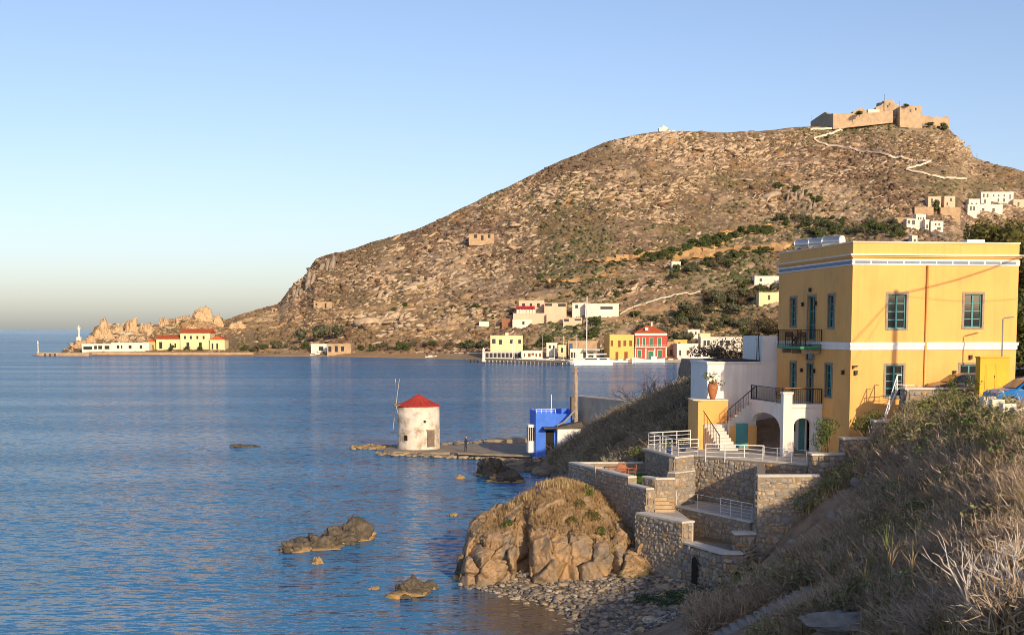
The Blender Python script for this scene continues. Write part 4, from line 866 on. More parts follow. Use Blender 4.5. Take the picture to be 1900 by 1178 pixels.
for k in range(8): q = a0.lerp(a1, (k+.5)/8); MB().box(q.x-.12, q.x+.16, q.y, q.y+.7, q.z-.02, q.z+.02).build('tread', mat('grey_metal', (.25, .25, .25), rough=.5), ms)
pr = MB(); c0, c1 = P(1662, 713, 79.5), P(1720, 716, 81); rail_bars(pr, c0-Vector((0, 0, .5)), c1-Vector((0, 0, .5)), .5, .02, 3, top=.025, bars=1); pr.build('guard_rail', wrail, ms)
KM = frame(P(1817, 735, 76.2), HA); kz = KM.translation.z
cab = thing('yellow_cabinet', 'yellow painted meter cabinet with double doors at the road', 'cabinet', KM.translation)
ylw2 = mat('cabinet_yellow', (.74, .47, .05), (.66, .41, .05), 1.5, .8, .2, 25, pos=True)
b = MB(KM); b.box(0, 1.72, 0, .55, -.6, 2.08); b.build('body', ylw2, cab, bevel=.02); b = MB(KM); b.box(-.04, 1.76, -.04, .59, 2.081, 2.15); b.build('top', ylw2, cab)
for k in (0, 1):
    b = MB(KM); x0 = .28+k*.58; b.box(x0, x0+.54, -.025, -.002, .3, 1.75); dr = b.build('door', ylw2, cab, bevel=.01)
    b = MB(KM); b.box(x0+.08, x0+.46, -.035, -.026, .42, 1.63); b.build('door_panel', ylw2, dr, bevel=.008)
b = MB(KM); b.tube([(.84, -.04, 1.0), (.84, -.04, 1.14)], .02, 6); b.build('handle', iron, cab)
lp = thing('wall_pole', 'thin metal service pole rising from the cabinet against the facade', 'pole', P(1859, 665, 79)); b = MB(); b.tube([P(1859, 668, 80), P(1861, 592, 80), P(1864, 590, 80), P(1880, 588, 80.5)], .045, 6); b.build('mast', mat('grey_metal', (.25, .25, .25)), lp)
for k in range(4):
    Y = 66.2-1.55*k; u, v = (1836, 1852, 1872, 1893, 1920, 1950)[k], (736, 741, 749, 756, 764, 772)[k]; a = P(u-11, v, Y)
    b = MB(frame(a, .1)); b.box(0, .62, -.02, .42, -1.9, 0); o = b.build('concrete_block', cream, bevel=.03); tag(o, ['pale concrete parapet block farthest from the blue car front, below the cabinet', 'second pale concrete parapet block from the yellow cabinet', 'third pale concrete parapet block, beside the blue car wheel', 'pale concrete parapet block at the picture edge below the blue car', 'concrete parapet block along the road', 'concrete parapet block along the road'][k], 'concrete block', 'parapet blocks along the road')
# ------------------------------------------------------------ cars
def car(label, M, paint, paint_name):
    """hatchback, nose towards -x, origin on the ground at the middle"""
    r_ = thing('parked_car', label, 'car', M.translation, 0); pm = mat(paint_name, paint, rough=.25, spec=.6)
    prof = [(-2.0, .30), (-2.05, .55), (-1.98, .78), (-1.6, .90), (-1.05, .98), (-.45, 1.40), (.1, 1.50), (.9, 1.50), (1.55, 1.38), (1.92, 1.0), (2.0, .6), (1.95, .30)]
    b = MB(M); n = len(prof); rows = []
    for sgn, ins in ((-1, 0), (1, 0)):
        rows.append([(x, sgn*(.84-(.20 if z > 1.1 else .03 if z > .9 else 0)), z) for x, z in prof])
    b.add(rows[0]+rows[1], [tuple(range(n)), tuple(range(n, 2*n))[::-1]]+[(k, n+k, n+(k+1) % n, (k+1) % n) for k in range(n)])
    body = b.build('body', pm, r_, bevel=.06)
    for p in body.data.polygons: p.use_smooth = False
    for sgn in (-1, 1):
        b = MB(M); g = [(-.92, 1.0), (-.42, 1.36), (.1, 1.43), (.12, 1.0)]; y = sgn*.78; b.add([(x, sgn*(.845 if z < 1.1 else .66), z) for x, z in g], [(0, 1, 2, 3)]); b.build('side_window', glass, r_)
        b = MB(M); g = [(.2, 1.0), (.2, 1.43), (.85, 1.43), (1.35, 1.33), (1.5, 1.02)]; b.add([(x, sgn*(.845 if z < 1.1 else .66), z) for x, z in g], [(0, 1, 2, 3, 4)]); b.build('side_window', glass, r_)
        for x in (-1.28, 1.25):
            b = MB(M); b.tube([(x, sgn*.66, .31), (x, sgn*.865, .31)], .31, 20); wo_ = b.build('wheel', mat('tyre', (.02, .02, .02), rough=.8), r_)
            b = MB(M); b.tube([(x, sgn*.866, .31), (x, sgn*.872, .31)], .20, 16); b.build('rim', mat('rim_silver', (.55, .55, .55), metal=.8, rough=.3), wo_)
            b = MB(M)
            for k in range(5): a = k*1.2566; b.tube([(x, sgn*.878, .31), (x+.18*math.cos(a), sgn*.878, .31+.18*math.sin(a))], .028, 5)
            b.build('spoke', mat('rim_silver', (.5, .5, .5)), wo_)
        b = MB(M); b.add([(-2.0, sgn*.55, .70), (-1.97, sgn*.80, .72), (-1.72, sgn*.855, .80), (-1.70, sgn*.80, .90), (-1.95, sgn*.62, .82)], [(0, 1, 2, 3, 4)]); b.build('headlight', mat('lamp_glass', (.7, .72, .75), rough=.15), r_)
        b = MB(M); b.box(-.75, -.58, sgn*.88-.08, sgn*.88+.08, .98, 1.10); b.build('mirror', pm, r_)
    b = MB(M); b.add([(-1.06, -.70, 1.0), (-1.06, .70, 1.0), (-.5, .60, 1.385), (-.5, -.60, 1.385)], [(0, 1, 2, 3)]);
    for q in range(len(b.v)): b.v[q] = b.v[q]+M.to_3x3() @ Vector((-.015, 0, .015))
    b.build('windscreen', glass, r_)
    b = MB(M); b.box(-2.07, -1.98, -.5, .5, .38, .58); b.build('grille', iron, r_)
    return r_
c = P(1875, 757, 68.3); car('bright blue hatchback parked beside the pale concrete blocks', frame((c.x+.9, 68.3, 10.68), .12), (.01, .16, .48), 'car_blue')
c = P(1776, 720, 80.4); car('dark parked car behind the rubble road wall, before the facade', frame((c.x+.35, 80.6, 10.50), .12), (.10, .085, .07), 'car_dark')
car('grey car parked up the road past the yellow house corner', frame((35.2, 97, 10.35), 1.3), (.30, .31, .33), 'car_grey')
# utility pole in the bay of the road; it throws its shadow on the facade
pp = Vector((29.2, 66.0, 10.6)); pl = thing('utility_pole', 'wooden utility pole by the road whose shadow crosses the facade', 'pole', pp); pt_ = Vector((29.2, 66.0, 16.8+17.6*math.tan(SUN_EL)))
b = MB(); b.tube([pp-Vector((0, 0, .5)), pt_], .20, 10, .15); b.build('mast', mat('pole_wood', (.16, .12, .085), (.2, .15, .1), 3, .9), pl)
for e, r_ in (((36, 78.5, 22.4), .05), ((30.2, 40, 22.0), .04), ((31.2, 44, 20.0), .015), ((37.5, 73, 20.5), .018)):
    b = MB(); a_ = pt_+Vector((0, 0, -.25)); e = Vector(e); b.tube([a_.lerp(e, k/6)-Vector((0, 0, .5*math.sin(math.pi*k/6))) for k in range(7)], r_, 5); b.build('cable', iron, pl)
# ------------------------------------------------------------ windmill on its jetty
concrete = mat('jetty_concrete', (.24, .20, .155), (.33, .28, .215), .8, .9, .6, 8, c3=(.14, .12, .10), s3=.4, w3=.35, pos=True)
def px_poly(pts, z): return [(q.x, q.y) for q in (PZ(u, v, z) for u, v in pts)]
jt = thing('jetty', 'low concrete jetty reaching out to the windmill', 'jetty', PZ(860, 838, 0))
MB().prism(px_poly([(712, 836), (730, 837.5), (760, 837), (800, 839), (835, 838.5), (850, 841), (905, 843), (985, 846), (990, 820), (930, 822), (880, 823), (850, 826), (815, 825), (740, 827), (718, 830)], .42), -1, .42).build('deck', concrete, jt)
MB().prism(px_poly([(720, 841), (760, 842), (800, 845), (860, 846), (930, 850), (985, 853), (985, 847.5), (850, 842.5), (715, 838)], .16), -1, .16).build('lower_step', concrete, jt)
MB().prism(px_poly([(905, 815), (990, 812), (990, 808), (905, 811)], 1.0), -1, .9).build('back_wall', concrete, jt)
MB().prism(px_poly([(850, 843), (985, 848), (985, 846.5), (850, 841.5)], .42), .425, .62).build('kerb', concrete, jt)
p_ = np.array([PZ(random.uniform(660, 985), 0, 0) if False else PZ(u, v+random.uniform(-1.5, 1.5), .1) for u, v in [(random.uniform(655, 740), random.uniform(826, 834)) for _ in range(50)]+[(t, np.interp(t, [700, 985], [841, 854])) for t in [random.uniform(700, 985) for _ in range(90)]]+[(t, np.interp(t, [815, 990], [824, 812])) for t in [random.uniform(815, 990) for _ in range(40)]]]); s = rng.uniform(.12, .5, len(p_))
o = scatter_mesh('jetty_stones', B2, p_, np.stack([s*1.5, s, s*.7], 1), rng.uniform(0, 6, len(s)), attr_mat('jetty_stone', [(.16, .13, .10), (.28, .22, .15), (.40, .31, .19), (.2, .17, .13)])); tag(o, 'ochre and brown stones edging the windmill jetty', 'stones')
rock('rock_tail', 'low rocky tail of the jetty beyond the windmill', [(672, 832, 36, 8, 1.2), (700, 832, 40, 6, 1.2), (725, 834, 40, 6, 1.5)], cat='rocks', seed=22, m=weed)
wc = PZ(777, 832, .6); wy = wc.y+2.6; wc = Vector(((777-950)/F*wy*1.003, wy, .6)); s_ = wy/F
mill_w = mat('mill_plaster', (.72, .66, .56), (.60, .54, .45), 1.2, .95, .9, 6, c3=(.30, .22, .15), s3=.8, w3=.44)
mill = thing('windmill', 'round whitewashed stone windmill with red conical roof on the jetty', 'windmill', wc)
WMm = frame(wc, 0); R0, R1, HB = 39.5*s_, 38.5*s_, 76*s_
b = MB(WMm); b.lathe([(R0+.05, -.8), (R0, 0), (R0*.992, HB*.5), (R1, HB)], 40); bo = b.build('tower', mill_w, mill)
for p in bo.data.polygons: p.use_smooth = len(p.vertices) == 4
b = MB(WMm); b.lathe([(R1+.14, HB-.02), (R1+.10, HB+.08), (R1*.62, HB+13*s_*.62), (R1*.22, HB+18*s_), (.08, HB+21*s_)], 16); b.build('roof', mat('red_roof', (.42, .045, .03), (.36, .05, .035), 2, .6, .3, 12), mill)
def on_tower(ang, z, w_, h_, m, name, d=.06):
    b = MB(WMm @ Matrix.Rotation(ang, 4, 'Z')); b.box(-w_/2, w_/2, -R0-.03, -R0+.3, z, z+h_); return b.build(name, m, mill)
on_tower(R(38), .15, 1.0, 1.9, mat('old_door', (.22, .17, .13), (.15, .12, .1), 3, .9), 'door'); on_tower(R(38), 2.05, 1.2, .14, stone_trim, 'lintel')
on_tower(R(-33), .9, .45, .6, mat('niche_dark', (.02, .018, .016)), 'window'); on_tower(R(20), 3.0, .25, .3, mat('niche_dark', (.02, .018, .016)), 'window')
for k in range(16):
    a = k*math.pi/8+.196; b = MB(WMm); b.tube([((R1+.12)*math.cos(a), (R1+.12)*math.sin(a), HB+.07), (R1*.62*math.cos(a), R1*.62*math.sin(a), HB+13*s_*.62+.02), (.1*math.cos(a), .1*math.sin(a), HB+21*s_)], .035, 4); b.build('roof_seam', mat('red_seam', (.30, .035, .025)), mill)
# sail wheel: axle and bare spokes facing out to sea
hub = wc+Vector((-R1+.05, -1.1, HB+.1)); ax = Vector((-.93, -.36, .05)).normalized(); e1 = Vector((.36, -.93, 0)).normalized(); e2 = ax.cross(e1)
spar = mat('spar_wood', (.52, .47, .40), (.42, .38, .33), 3, .8)
b = MB(); b.tube([hub-ax*1.6, hub+ax*.5], .12, 8); b.build('axle', mat('old_door', (.2, .15, .1)), mill)
for k, (a, l) in enumerate(((100, 3.2), (72, 3.3), (148, 2.1), (20, 1.3), (255, 3.0), (200, .9), (320, 1.6))):
    d_ = e1*math.cos(R(a))+e2*math.sin(R(a)); d_ = -d_ if d_.dot(e2) < 0 and a < 180 else d_
    b = MB(); b.tube([hub+ax*.2, hub+ax*.2+d_*l], .055, 6, .035); b.build('sail_spoke', spar, mill)
# ------------------------------------------------------------ blue house with chimney
bY = 153.0; BMx = frame(P(994, 845, bY), .12); BMx.translation.z = .5; k_ = bY/F
blue = mat('blue_paint', (.06, .20, .80), (.05, .17, .70), 1.5, .7, .3, 12, pos=True)
bh = thing('blue_house', 'bright blue waterfront house with tall rusty chimney pipe', 'house', BMx.translation)
b = MB(BMx); b.wall((0, 0, 0), (1, 0, 0), (0, -1, 0), 2.3, 0, 4.9, [(1.1, 2.0, .3, 3.0)]); b.wall((0, 0, 0), (0, 1, 0), (-1, 0, 0), 5, 0, 5.1, [(1, 2, 1.5, 3)]); b.wall((0, 5, 0), (1, 0, 0), (0, 1, 0), 4.3, 0, 5.1); b.wall((4.3, 1.6, 0), (0, 1, 0), (1, 0, 0), 3.4, 3.4, 5.1); b.wall((2.3, 0, 0), (0, 1, 0), (1, 0, 0), 1.6, 3.0, 4.9)
b.add([(0, 0, 4.4), (2.3, 0, 4.4), (2.3, 1.6, 4.4), (4.3, 1.6, 4.4), (4.3, 5, 4.4), (0, 5, 4.4)], [(0, 1, 2, 3, 4, 5)]); b.build('wall', blue, bh)
b = MB(BMx); b.wall((2.3, 1.6, 0), (1, 0, 0), (0, -1, 0), 2.0, 3.0, 4.7); b.build('upper_wall', blue, bh)
b = MB(BMx); b.box(1.05, 2.2, .15, .2, .3, 3.0); b.build('doorway', mat('niche_dark', (.02, .018, .016)), bh)
b = MB(BMx); b.box(-.72, -.02, .6, 2.2, .5, 3.6); b.build('bay', white, bh)
for k in range(3): b = MB(BMx); b.box(-.74, -.72, .68+.5*k, 1.08+.5*k, 1.8, 3.3); b.build('bay_window', glass, bh); b = MB(BMx); b.box(-.66+.22*k, -.50+.22*k, .58, .60, 1.8, 3.3); b.build('bay_window', glass, bh)
b = MB(BMx); b.box(2.32, 4.9, -.6, 4, 0, 3.2); b.build('white_wing', white, bh); b = MB(BMx); b.box(.7, 2.3, -1.4, .1, 3.25, 3.4); b.build('canopy', mat('dark_sheet', (.07, .065, .06), (.1, .09, .08), 2, .7), bh)
b = MB(BMx); b.prism([(2.2, -.75), (5.0, -.75), (5.0, 4.1), (2.2, 4.1)], 3.202, 3.4, [3.35, 3.95, 3.95, 3.35]); b.build('roof', mat('dark_sheet', (.07, .065, .06)), bh)
rust = mat('rusty_pipe', (.28, .20, .14), (.42, .36, .29), 2.5, .7, .4, 15)
b = MB(BMx); b.tube([(4.55, .8, 3.6), (4.5, .8, 9.7)], .2, 10, .17); b.tube([(4.5, .8, 9.7), (4.5, .8, 9.95)], .24, 10); b.tube([(4.75, .85, 3.6), (4.72, .85, 9.0)], .05, 6); b.build('chimney_pipe', rust, bh)
b = MB(BMx); b.tube([(4.4, .2, 5.2), (3.1, -.4, 3.9), (2.3, -.7, 3.6), (2.25, -.75, 3.0)], .11, 8); b.build('flue', mat('grey_metal', (.25, .25, .25)), bh)
b = MB(BMx); b.box(4.0, 4.35, .3, 1.4, 4.8, 6.6); b.build('pipe_stack', mat('old_door', (.2, .15, .1)), bh)
b = MB(BMx); rail_bars(b, (.1, .1, 4.9), (2.2, .1, 4.9), .4, .03, 4, bars=1); b.tube([(1.8, .5, 4.7), (1.8, .5, 6.9)], .035, 6); b.build('roof_railing', wrail, bh)
b = MB(); a_ = P(1073, 735, 156); c_ = P(1212, 737, 140); b.prism([(a_.x, a_.y), (c_.x, c_.y), (c_.x+.3, c_.y+4), (a_.x+.3, a_.y+4)], 1.5, a_.z); o = b.build('concrete_hut', mat('old_render', (.50, .45, .37), (.40, .36, .30), .8, .9, .5, 6, c3=(.28, .25, .2), s3=.3, w3=.35, pos=True)); tag(o, 'plain weathered concrete building half hidden by the scrub bank', 'building')
rock('pier_rock', 'pale block of rock at the foot of the white wing', [(1028, 858, 36, 22, 1.5)], seed=31, rim=False, m=mat('grey_block', (.30, .27, .23), (.22, .2, .17), 1, .9, 1, 5, pos=True))
# ------------------------------------------------------------ person fishing on the jetty
def person(loc, rz, label):
    r_ = thing('person', label, 'person', loc, rz)
    J = dict(pel=(0, 0, .90), sp=(0, .0, 1.15), ch=(0, -.02, 1.36), nk=(0, -.03, 1.50), hd=(0, -.06, 1.66), ls=(.17, -.02, 1.40), le=(.24, -.16, 1.16), lw=(.14, -.38, 1.22), rs=(-.17, -.02, 1.40), re=(-.25, -.12, 1.14), rw=(-.12, -.36, 1.16),
        lh=(.09, 0, .86), lk=(.11, -.04, .47), la=(.12, .02, .08), lt=(.13, -.14, .04), rh=(-.09, 0, .86), rk=(-.12, .02, .47), ra=(-.14, .06, .08), rt=(-.15, -.1, .04), lf=(.13, -.46, 1.24), rf=(-.11, -.44, 1.18))
    K = list(J); E = [('pel', 'sp'), ('sp', 'ch'), ('ch', 'nk'), ('nk', 'hd'), ('ch', 'ls'), ('ls', 'le'), ('le', 'lw'), ('lw', 'lf'), ('ch', 'rs'), ('rs', 're'), ('re', 'rw'), ('rw', 'rf'), ('pel', 'lh'), ('lh', 'lk'), ('lk', 'la'), ('la', 'lt'), ('pel', 'rh'), ('rh', 'rk'), ('rk', 'ra'), ('ra', 'rt')]
    rad = dict(pel=.15, sp=.14, ch=.15, nk=.055, hd=.10, ls=.065, le=.045, lw=.035, lf=.03, rs=.065, re=.045, rw=.035, rf=.03, lh=.09, lk=.06, la=.045, lt=.035, rh=.09, rk=.06, ra=.045, rt=.035)
    me = bpy.data.meshes.new('body'); me.from_pydata([J[k] for k in K], [(K.index(a), K.index(b)) for a, b in E], []); me.materials.append(mat('dark_clothes', (.035, .035, .05), rough=.9))
    o = link_mesh('body', me, r_); md = o.modifiers.new('skin', 'SKIN'); me.skin_vertices.new() if not me.skin_vertices else None
    for i, k in enumerate(K): me.skin_vertices[0].data[i].radius = (rad[k], rad[k])
    me.skin_vertices[0].data[0].use_root = True; o.modifiers.new('sub', 'SUBSURF').levels = 1; o.modifiers['sub'].render_levels = 2
    M_ = parent_world(r_); b = MB(M_); b.lathe([(.03, 1.55), (.075, 1.60), (.085, 1.68), (.07, 1.77), (.02, 1.80)], 12, (0, -.06, 0)); b.build('head', mat('skin', (.45, .28, .19), rough=.7), r_, smooth=True)
    b = MB(M_); b.tube([(0, -.46, 1.2), (-.1, -2.6, 2.3)], .012, 5, .006); b.build('fishing_rod', iron, r_)
pj = PZ(864, 838, .42); person((pj.x, pj.y, .42), R(60), 'person in dark clothes standing on the jetty, holding a rod')
# ------------------------------------------------------------ far buildings
redtile = mat('red_tiles', (.46, .10, .035), (.38, .085, .035), .6, .85, .5, 2.5, pos=True)
dark_open = mat('dark_opening', (.03, .03, .035), rough=.3)
def far_house(name, label, u0, u1, vt, vb, depth, m, wins=(), roof='flat', Y=None, side=0, ang=0., fm=None, wm=None, group=None, cat='house', rh=10, cap=True, parent=None, over=.4, sink=3.):
    """facade given by its photo rectangle and its distance; wins as fractions of it (x0,x1,y0,y1 from the top)"""
    if Y is None: Y = min(hill_pt(u0, vb).y, hill_pt((u0+u1)/2, vb).y, hill_pt(u1, vb).y)-2.5
    a = P(u0, vb, Y); b_ = P(u1, vb, Y); w_ = b_.x-a.x; h_ = P(u0, vt, Y).z-a.z; M_ = frame(a, ang)
    r_ = parent or thing(name, label, cat, a, 0, group)
    holes = [(x0*w_, x1*w_, (1-y1)*h_, (1-y0)*h_) for x0, x1, y0, y1 in wins]
    b = MB(M_); b.wall((0, 0, 0), (1, 0, 0), (0, -1, 0), w_, -sink, h_, holes, .3); b.wall((0, 0, 0), (0, 1, 0), (-1, 0, 0), depth, -sink, h_); b.wall((w_, 0, 0), (0, 1, 0), (1, 0, 0), depth, -sink, h_); b.wall((0, depth, 0), (1, 0, 0), (0, 1, 0), w_, -sink, h_)
    b.add([(0, 0, h_-.02), (w_, 0, h_-.02), (w_, depth, h_-.02), (0, depth, h_-.02)], [(0, 1, 2, 3)]); b.build('wall', m, r_)
    for s0, s1, z0, z1 in holes:
        p = MB(M_); p.box(s0, s1, .2, .25, z0, z1); po = p.build('window', wm or dark_open, r_)
        if fm:
            f = MB(M_); t = .16
            f.box(s0-t, s0, -.06, .1, z0-t, z1+t); f.box(s1, s1+t, -.06, .1, z0-t, z1+t); f.box(s0, s1, -.06, .1, z1, z1+t); f.build('window_frame', fm, po)
    if roof == 'flat':
        if cap: b = MB(M_); b.box(-.12, w_+.12, -.12, .3, h_, h_+.25); b.box(-.12, .3, .3, depth, h_, h_+.25); b.box(w_-.3, w_+.12, .3, depth, h_, h_+.25); b.build('parapet', m, r_)
    elif roof in ('hip', 'gable'):
        rz = rh/F*Y; i_ = min(w_, depth)*.45 if roof == 'hip' else 0; o_ = over; b = MB(M_)
        v = [(-o_, -o_, h_), (w_+o_, -o_, h_), (w_+o_, depth+o_, h_), (-o_, depth+o_, h_)]
        if w_ >= depth: v += [(i_-o_*(not i_), depth/2, h_+rz), (w_-i_+o_*(not i_), depth/2, h_+rz)]; f = [(0, 1, 5, 4), (2, 3, 4, 5), (3, 0, 4), (1, 2, 5), (3, 2, 1, 0)]
        else: v += [(w_/2, i_-o_*(not i_), h_+rz), (w_/2, depth-i_+o_*(not i_), h_+rz)]; f = [(0, 1, 4), (1, 2, 5, 4), (2, 3, 5), (3, 0, 4, 5), (3, 2, 1, 0)]
        b.add(v, f); b.build('roof', redtile, r_)
    return r_, M_, w_, h_
def grid_w(xs, y0, y1, hw): return [(x-hw, x+hw, y0, y1) for x in xs]
cream_w = mat('cream_wall', (.74, .62, .36), (.68, .56, .33), .3, .9, pos=True); far_white = mat('far_white', (.76, .70, .60), (.68, .62, .53), .25, .9, pos=True)
ochre_w = mat('ochre_wall', (.72, .46, .14), (.66, .42, .13), .25, .9, pos=True); red_w = mat('red_wall', (.44, .085, .06), (.38, .075, .055), .3, .9, pos=True)
pink_w = mat('pinkish_wall', (.66, .48, .34), (.60, .44, .32), .25, .9, pos=True); tan_w = mat('tan_stone', (.46, .33, .20), (.36, .26, .165), .5, .95, 1, 1.5, pos=True); grey_w = mat('grey_wall', (.62, .57, .50), (.54, .50, .44), .25, .9, pos=True)
green_sh = mat('green_shutter', (.03, .16, .09), rough=.6); brown_sh = mat('brown_shutter', (.20, .07, .02), rough=.7)
QY = 640.0
# quay
quay = thing('harbour_quay', 'stone harbour quay in front of the red and yellow houses', 'quay', P(1150, 668, QY-18)); a, b_ = P(1030, 668, QY-20), P(1345, 669, QY-20)
MB().prism([(a.x, a.y), (b_.x, b_.y), (b_.x+12, b_.y+40), (a.x-5, a.y+40)], -2, 1.1).build('deck', concrete, quay)
pier = thing('wooden_pier', 'dark pile pier running out from the quay towards the sea', 'pier', P(960, 672, 620))
pd = mat('pier_dark', (.06, .05, .042), (.10, .085, .07), 1, .9, pos=True); a, b_ = PZ(868, 671.5, 0), PZ(1052, 677.5, 0)
dv = Vector((b_.x-a.x, b_.y-a.y, 0)); MB().prism([(a.x, a.y), (b_.x, b_.y), (b_.x+1, b_.y+5), (a.x+1, a.y+5)], 1.0, 1.75).build('deck', concrete, pier)
for k in range(26):
    q = a+dv*(k+.5)/26; MB().box(q.x-.5, q.x+.5, q.y, q.y+4.4, -1, 1.0).build('pile', pd, pier)
r_, M_, w_, h_ = far_house('red_house', 'red harbour house with white trim, green shutters and hipped tile roof', 1178, 1237, 618, 666, 13, red_w, [(.06, .14, .18, .52), (.24, .32, .18, .52), (.45, .56, .18, .52), (.72, .83, .18, .52), (.42, .58, .70, 1), (.72, .85, .66, .92), (.08, .2, .66, .92)], 'hip', QY, ang=.03, fm=far_white, wm=green_sh, rh=14)
b = MB(M_); b.box(-.15, w_+.15, -.2, 0, h_-1.1, h_-.05); b.box(-.15, w_+.15, -.25, 0, h_*.42, h_*.42+.6); b.box(-.1, .5, -.15, 0, 0, h_*.42)
for x in (.36, .64, 1): b.box(w_*x-.5, w_*x+.02, -.15, 0, 0, h_*.42)
b.build('white_trim', far_white, r_); b = MB(M_); b.box(w_*.32, w_*.42, .8, 2.2, h_+1.1, h_+2.6); b.box(w_*.55, w_*.6, 6, 7, h_+2, h_+5); b.build('dormer', far_white, r_)
b = MB(M_); rail_bars(b, (0, -1.1, h_*.42+.6), (w_, -1.1, h_*.42+.6), 1., .06, 16, top=.06, bars=1); b.box(0, w_, -1.2, -.26, h_*.42+.3, h_*.42+.6); b.build('balcony', far_white, r_)
r_, M_, w_, h_ = far_house('ochre_house', 'yellow two-storey harbour house adjoining the red one', 1131, 1177.5, 622, 666, 11, ochre_w, [(.04, .14, .22, .46), (.34, .45, .22, .5), (.56, .68, .22, .46), (.80, .92, .22, .46), (.24, .36, .70, 1), (.60, .74, .70, 1)], 'flat', QY-2, ang=.16, wm=brown_sh)
far_house('low_house', 'small white flat house between the red house and the motor yacht', 1256, 1296, 638, 664, 9, far_white, [(.1, .2, .45, .9), (.45, .55, .45, .8)], Y=QY-4, ang=.10)
far_house('back_house', 'orange block behind the small white quay house', 1250, 1275, 631, 650, 8, ochre_w, [(.3, .5, .2, .5)], Y=QY+18)
far_house('back_house', 'tan annexe just beside the red house', 1238, 1254, 634, 664, 8, tan_w, [(.3, .6, .5, .9)], Y=QY+6)
far_house('grey_house', 'pale grey terraced house by the near end of the bay, upper storey', 1300, 1384, 626, 645, 9, grey_w, [(.06, .12, .3, .8), (.14, .2, .3, .8), (.42, .5, .3, .9), (.56, .64, .3, .9)], Y=QY+4)
far_house('grey_house', 'pale grey quay house with arched doors behind the motor yacht', 1308, 1384, 643, 668, 8, grey_w, [(.03, .12, .4, 1), (.22, .36, .3, 1), (.6, .7, .3, 1)], Y=QY-6)
far_house('hut', 'little yellow roof hut above the pale grey house', 1298, 1318, 619, 630, 5, cream_w, Y=QY+16)
far_house('stone_store', 'brown stone store behind the catamaran with a blue gate', 1054, 1113, 633, 662, 10, tan_w, [(.02, .14, .15, .95)], Y=QY+10, wm=mat('blue_gate', (.05, .12, .26)))
r_, M_, w_, h_ = far_house('cafe', 'white waterfront cafe with pale awning behind the catamaran', 1058, 1106, 648, 666, 7, far_white, [(.02, .1, .3, .9), (.13, .2, .3, .9), (.5, .62, .3, .9), (.7, .9, .3, .9)], Y=QY-6)
b = MB(M_); b.prism([(w_*.5, -4), (w_+1.5, -4), (w_+1.5, 0), (w_*.5, 0)], h_-.5, h_, [h_-.6, h_-.2, h_+.3, h_+.3]); b.build('awning', far_white, r_)
far_house('quay_building', 'long low white building beside the pier with brown windows', 969, 1006, 651, 667, 8, far_white, [(.08, .15, .3, .7), (.28, .42, .3, .7), (.46, .60, .25, .5), (.66, .74, .3, .7), (.84, .94, .3, .7)], Y=QY-8, wm=brown_sh)
r_, M_, w_, h_ = far_house('glass_pavilion', 'glazed pavilion with white posts along the pier', 900, 967, 652, 666, 7, grey_w, [(k/9+.012, (k+1)/9-.012, .2, .8) for k in range(9)], Y=QY+2, cap=False)
r_, M_, w_, h_ = far_house('yellow_villa', 'pale yellow stepped villa above the pier trees', 910, 970, 623, 652, 10, cream_w, [(.05, .16, .2, .5), (.26, .36, .25, .55), (.60, .70, .25, .5), (.86, .95, .25, .5)], Y=668, ang=.05)
b = MB(M_); b.box(w_*.46, w_*.56, 0.05, 4, h_, h_+1.6); b.build('chimney', cream_w, r_)
r_, M_, w_, h_ = far_house('terrace_villa', 'pinkish hillside villa with a red awning over its porch', 963, 1010, 558, 582, 12, pink_w, [(.12, .24, .2, .5), (.42, .52, .2, .5), (.70, .82, .2, .5)], Y=None)
b = MB(M_); b.prism([(-1.5, -6), (w_*.62, -6), (w_*.62, 0), (-1.5, 0)], h_*.36, h_*.5, [h_*.37, h_*.37, h_*.6, h_*.6]); b.build('awning', mat('red_awning', (.45, .03, .04), rough=.8), r_)
b = MB(M_); 
for k in range(6): b.box(-1.2+k*1.75, -1.0+k*1.75, -5.8, -5.6, 0, h_*.36)
b.box(-1.5, w_*.62, -5, -4.9, 0, h_*.3); b.build('porch', far_white, r_)
far_house('villa_wing', 'pinkish open terrace wing next to the red-awning villa', 1010, 1051, 563, 585, 9, pink_w, [(.02, .35, .02, .22), (.62, .97, .02, .28)], Y=None)
far_house('retaining_wall', 'long pinkish retaining wall under the red-awning villa', 952, 1014, 581, 596, 4, pink_w, cap=False, cat='wall')
far_house('retaining_wall', 'pinkish retaining wall sloping on beside the villa wing', 1014, 1046, 583, 594, 4, pink_w, cap=False, cat='wall')
far_house('brick_shed', 'brown shed left of the low white strip below the villa', 931, 951, 591, 603, 6, mat('brown_wall', (.27, .13, .075)), cap=False, cat='shed')
far_house('white_strip', 'low white building below the pinkish retaining wall', 951, 987, 594, 602, 5, far_white, [(.5, .62, .3, 1)], cat='shed')
far_house('white_hut', 'tiny white hut left of the brown shed', 889, 907, 597, 604, 5, far_white, cat='hut')
far_house('long_white_house', 'long white low house behind the catamaran mast', 1086, 1148, 564, 578, 9, far_white, [(.45, .82, .35, .7)])
far_house('white_house', 'white house among trees left of the long white house', 1062, 1088, 563, 581, 9, far_white, [(.2, .4, .15, .5)])
far_house('dark_shelter', 'open dark roofed shelter below the white hillside houses', 1045, 1080, 590, 598, 5, pink_w, [(.05, .3, .2, .8), (.6, .95, .2, .6)], cat='shelter')
far_house('white_cube', 'lone white cube hut on the terraced slope', 1246, 1263, 486, 500, 6, far_white, cat='hut')
far_house('hill_ruin', 'roofless tan ruin with three openings high on the slope', 870, 917, 434, 447, 6, tan_w, [(.2, .32, .1, .6), (.48, .58, .2, .9), (.75, .85, .1, .6)], cap=False, cat='ruin')
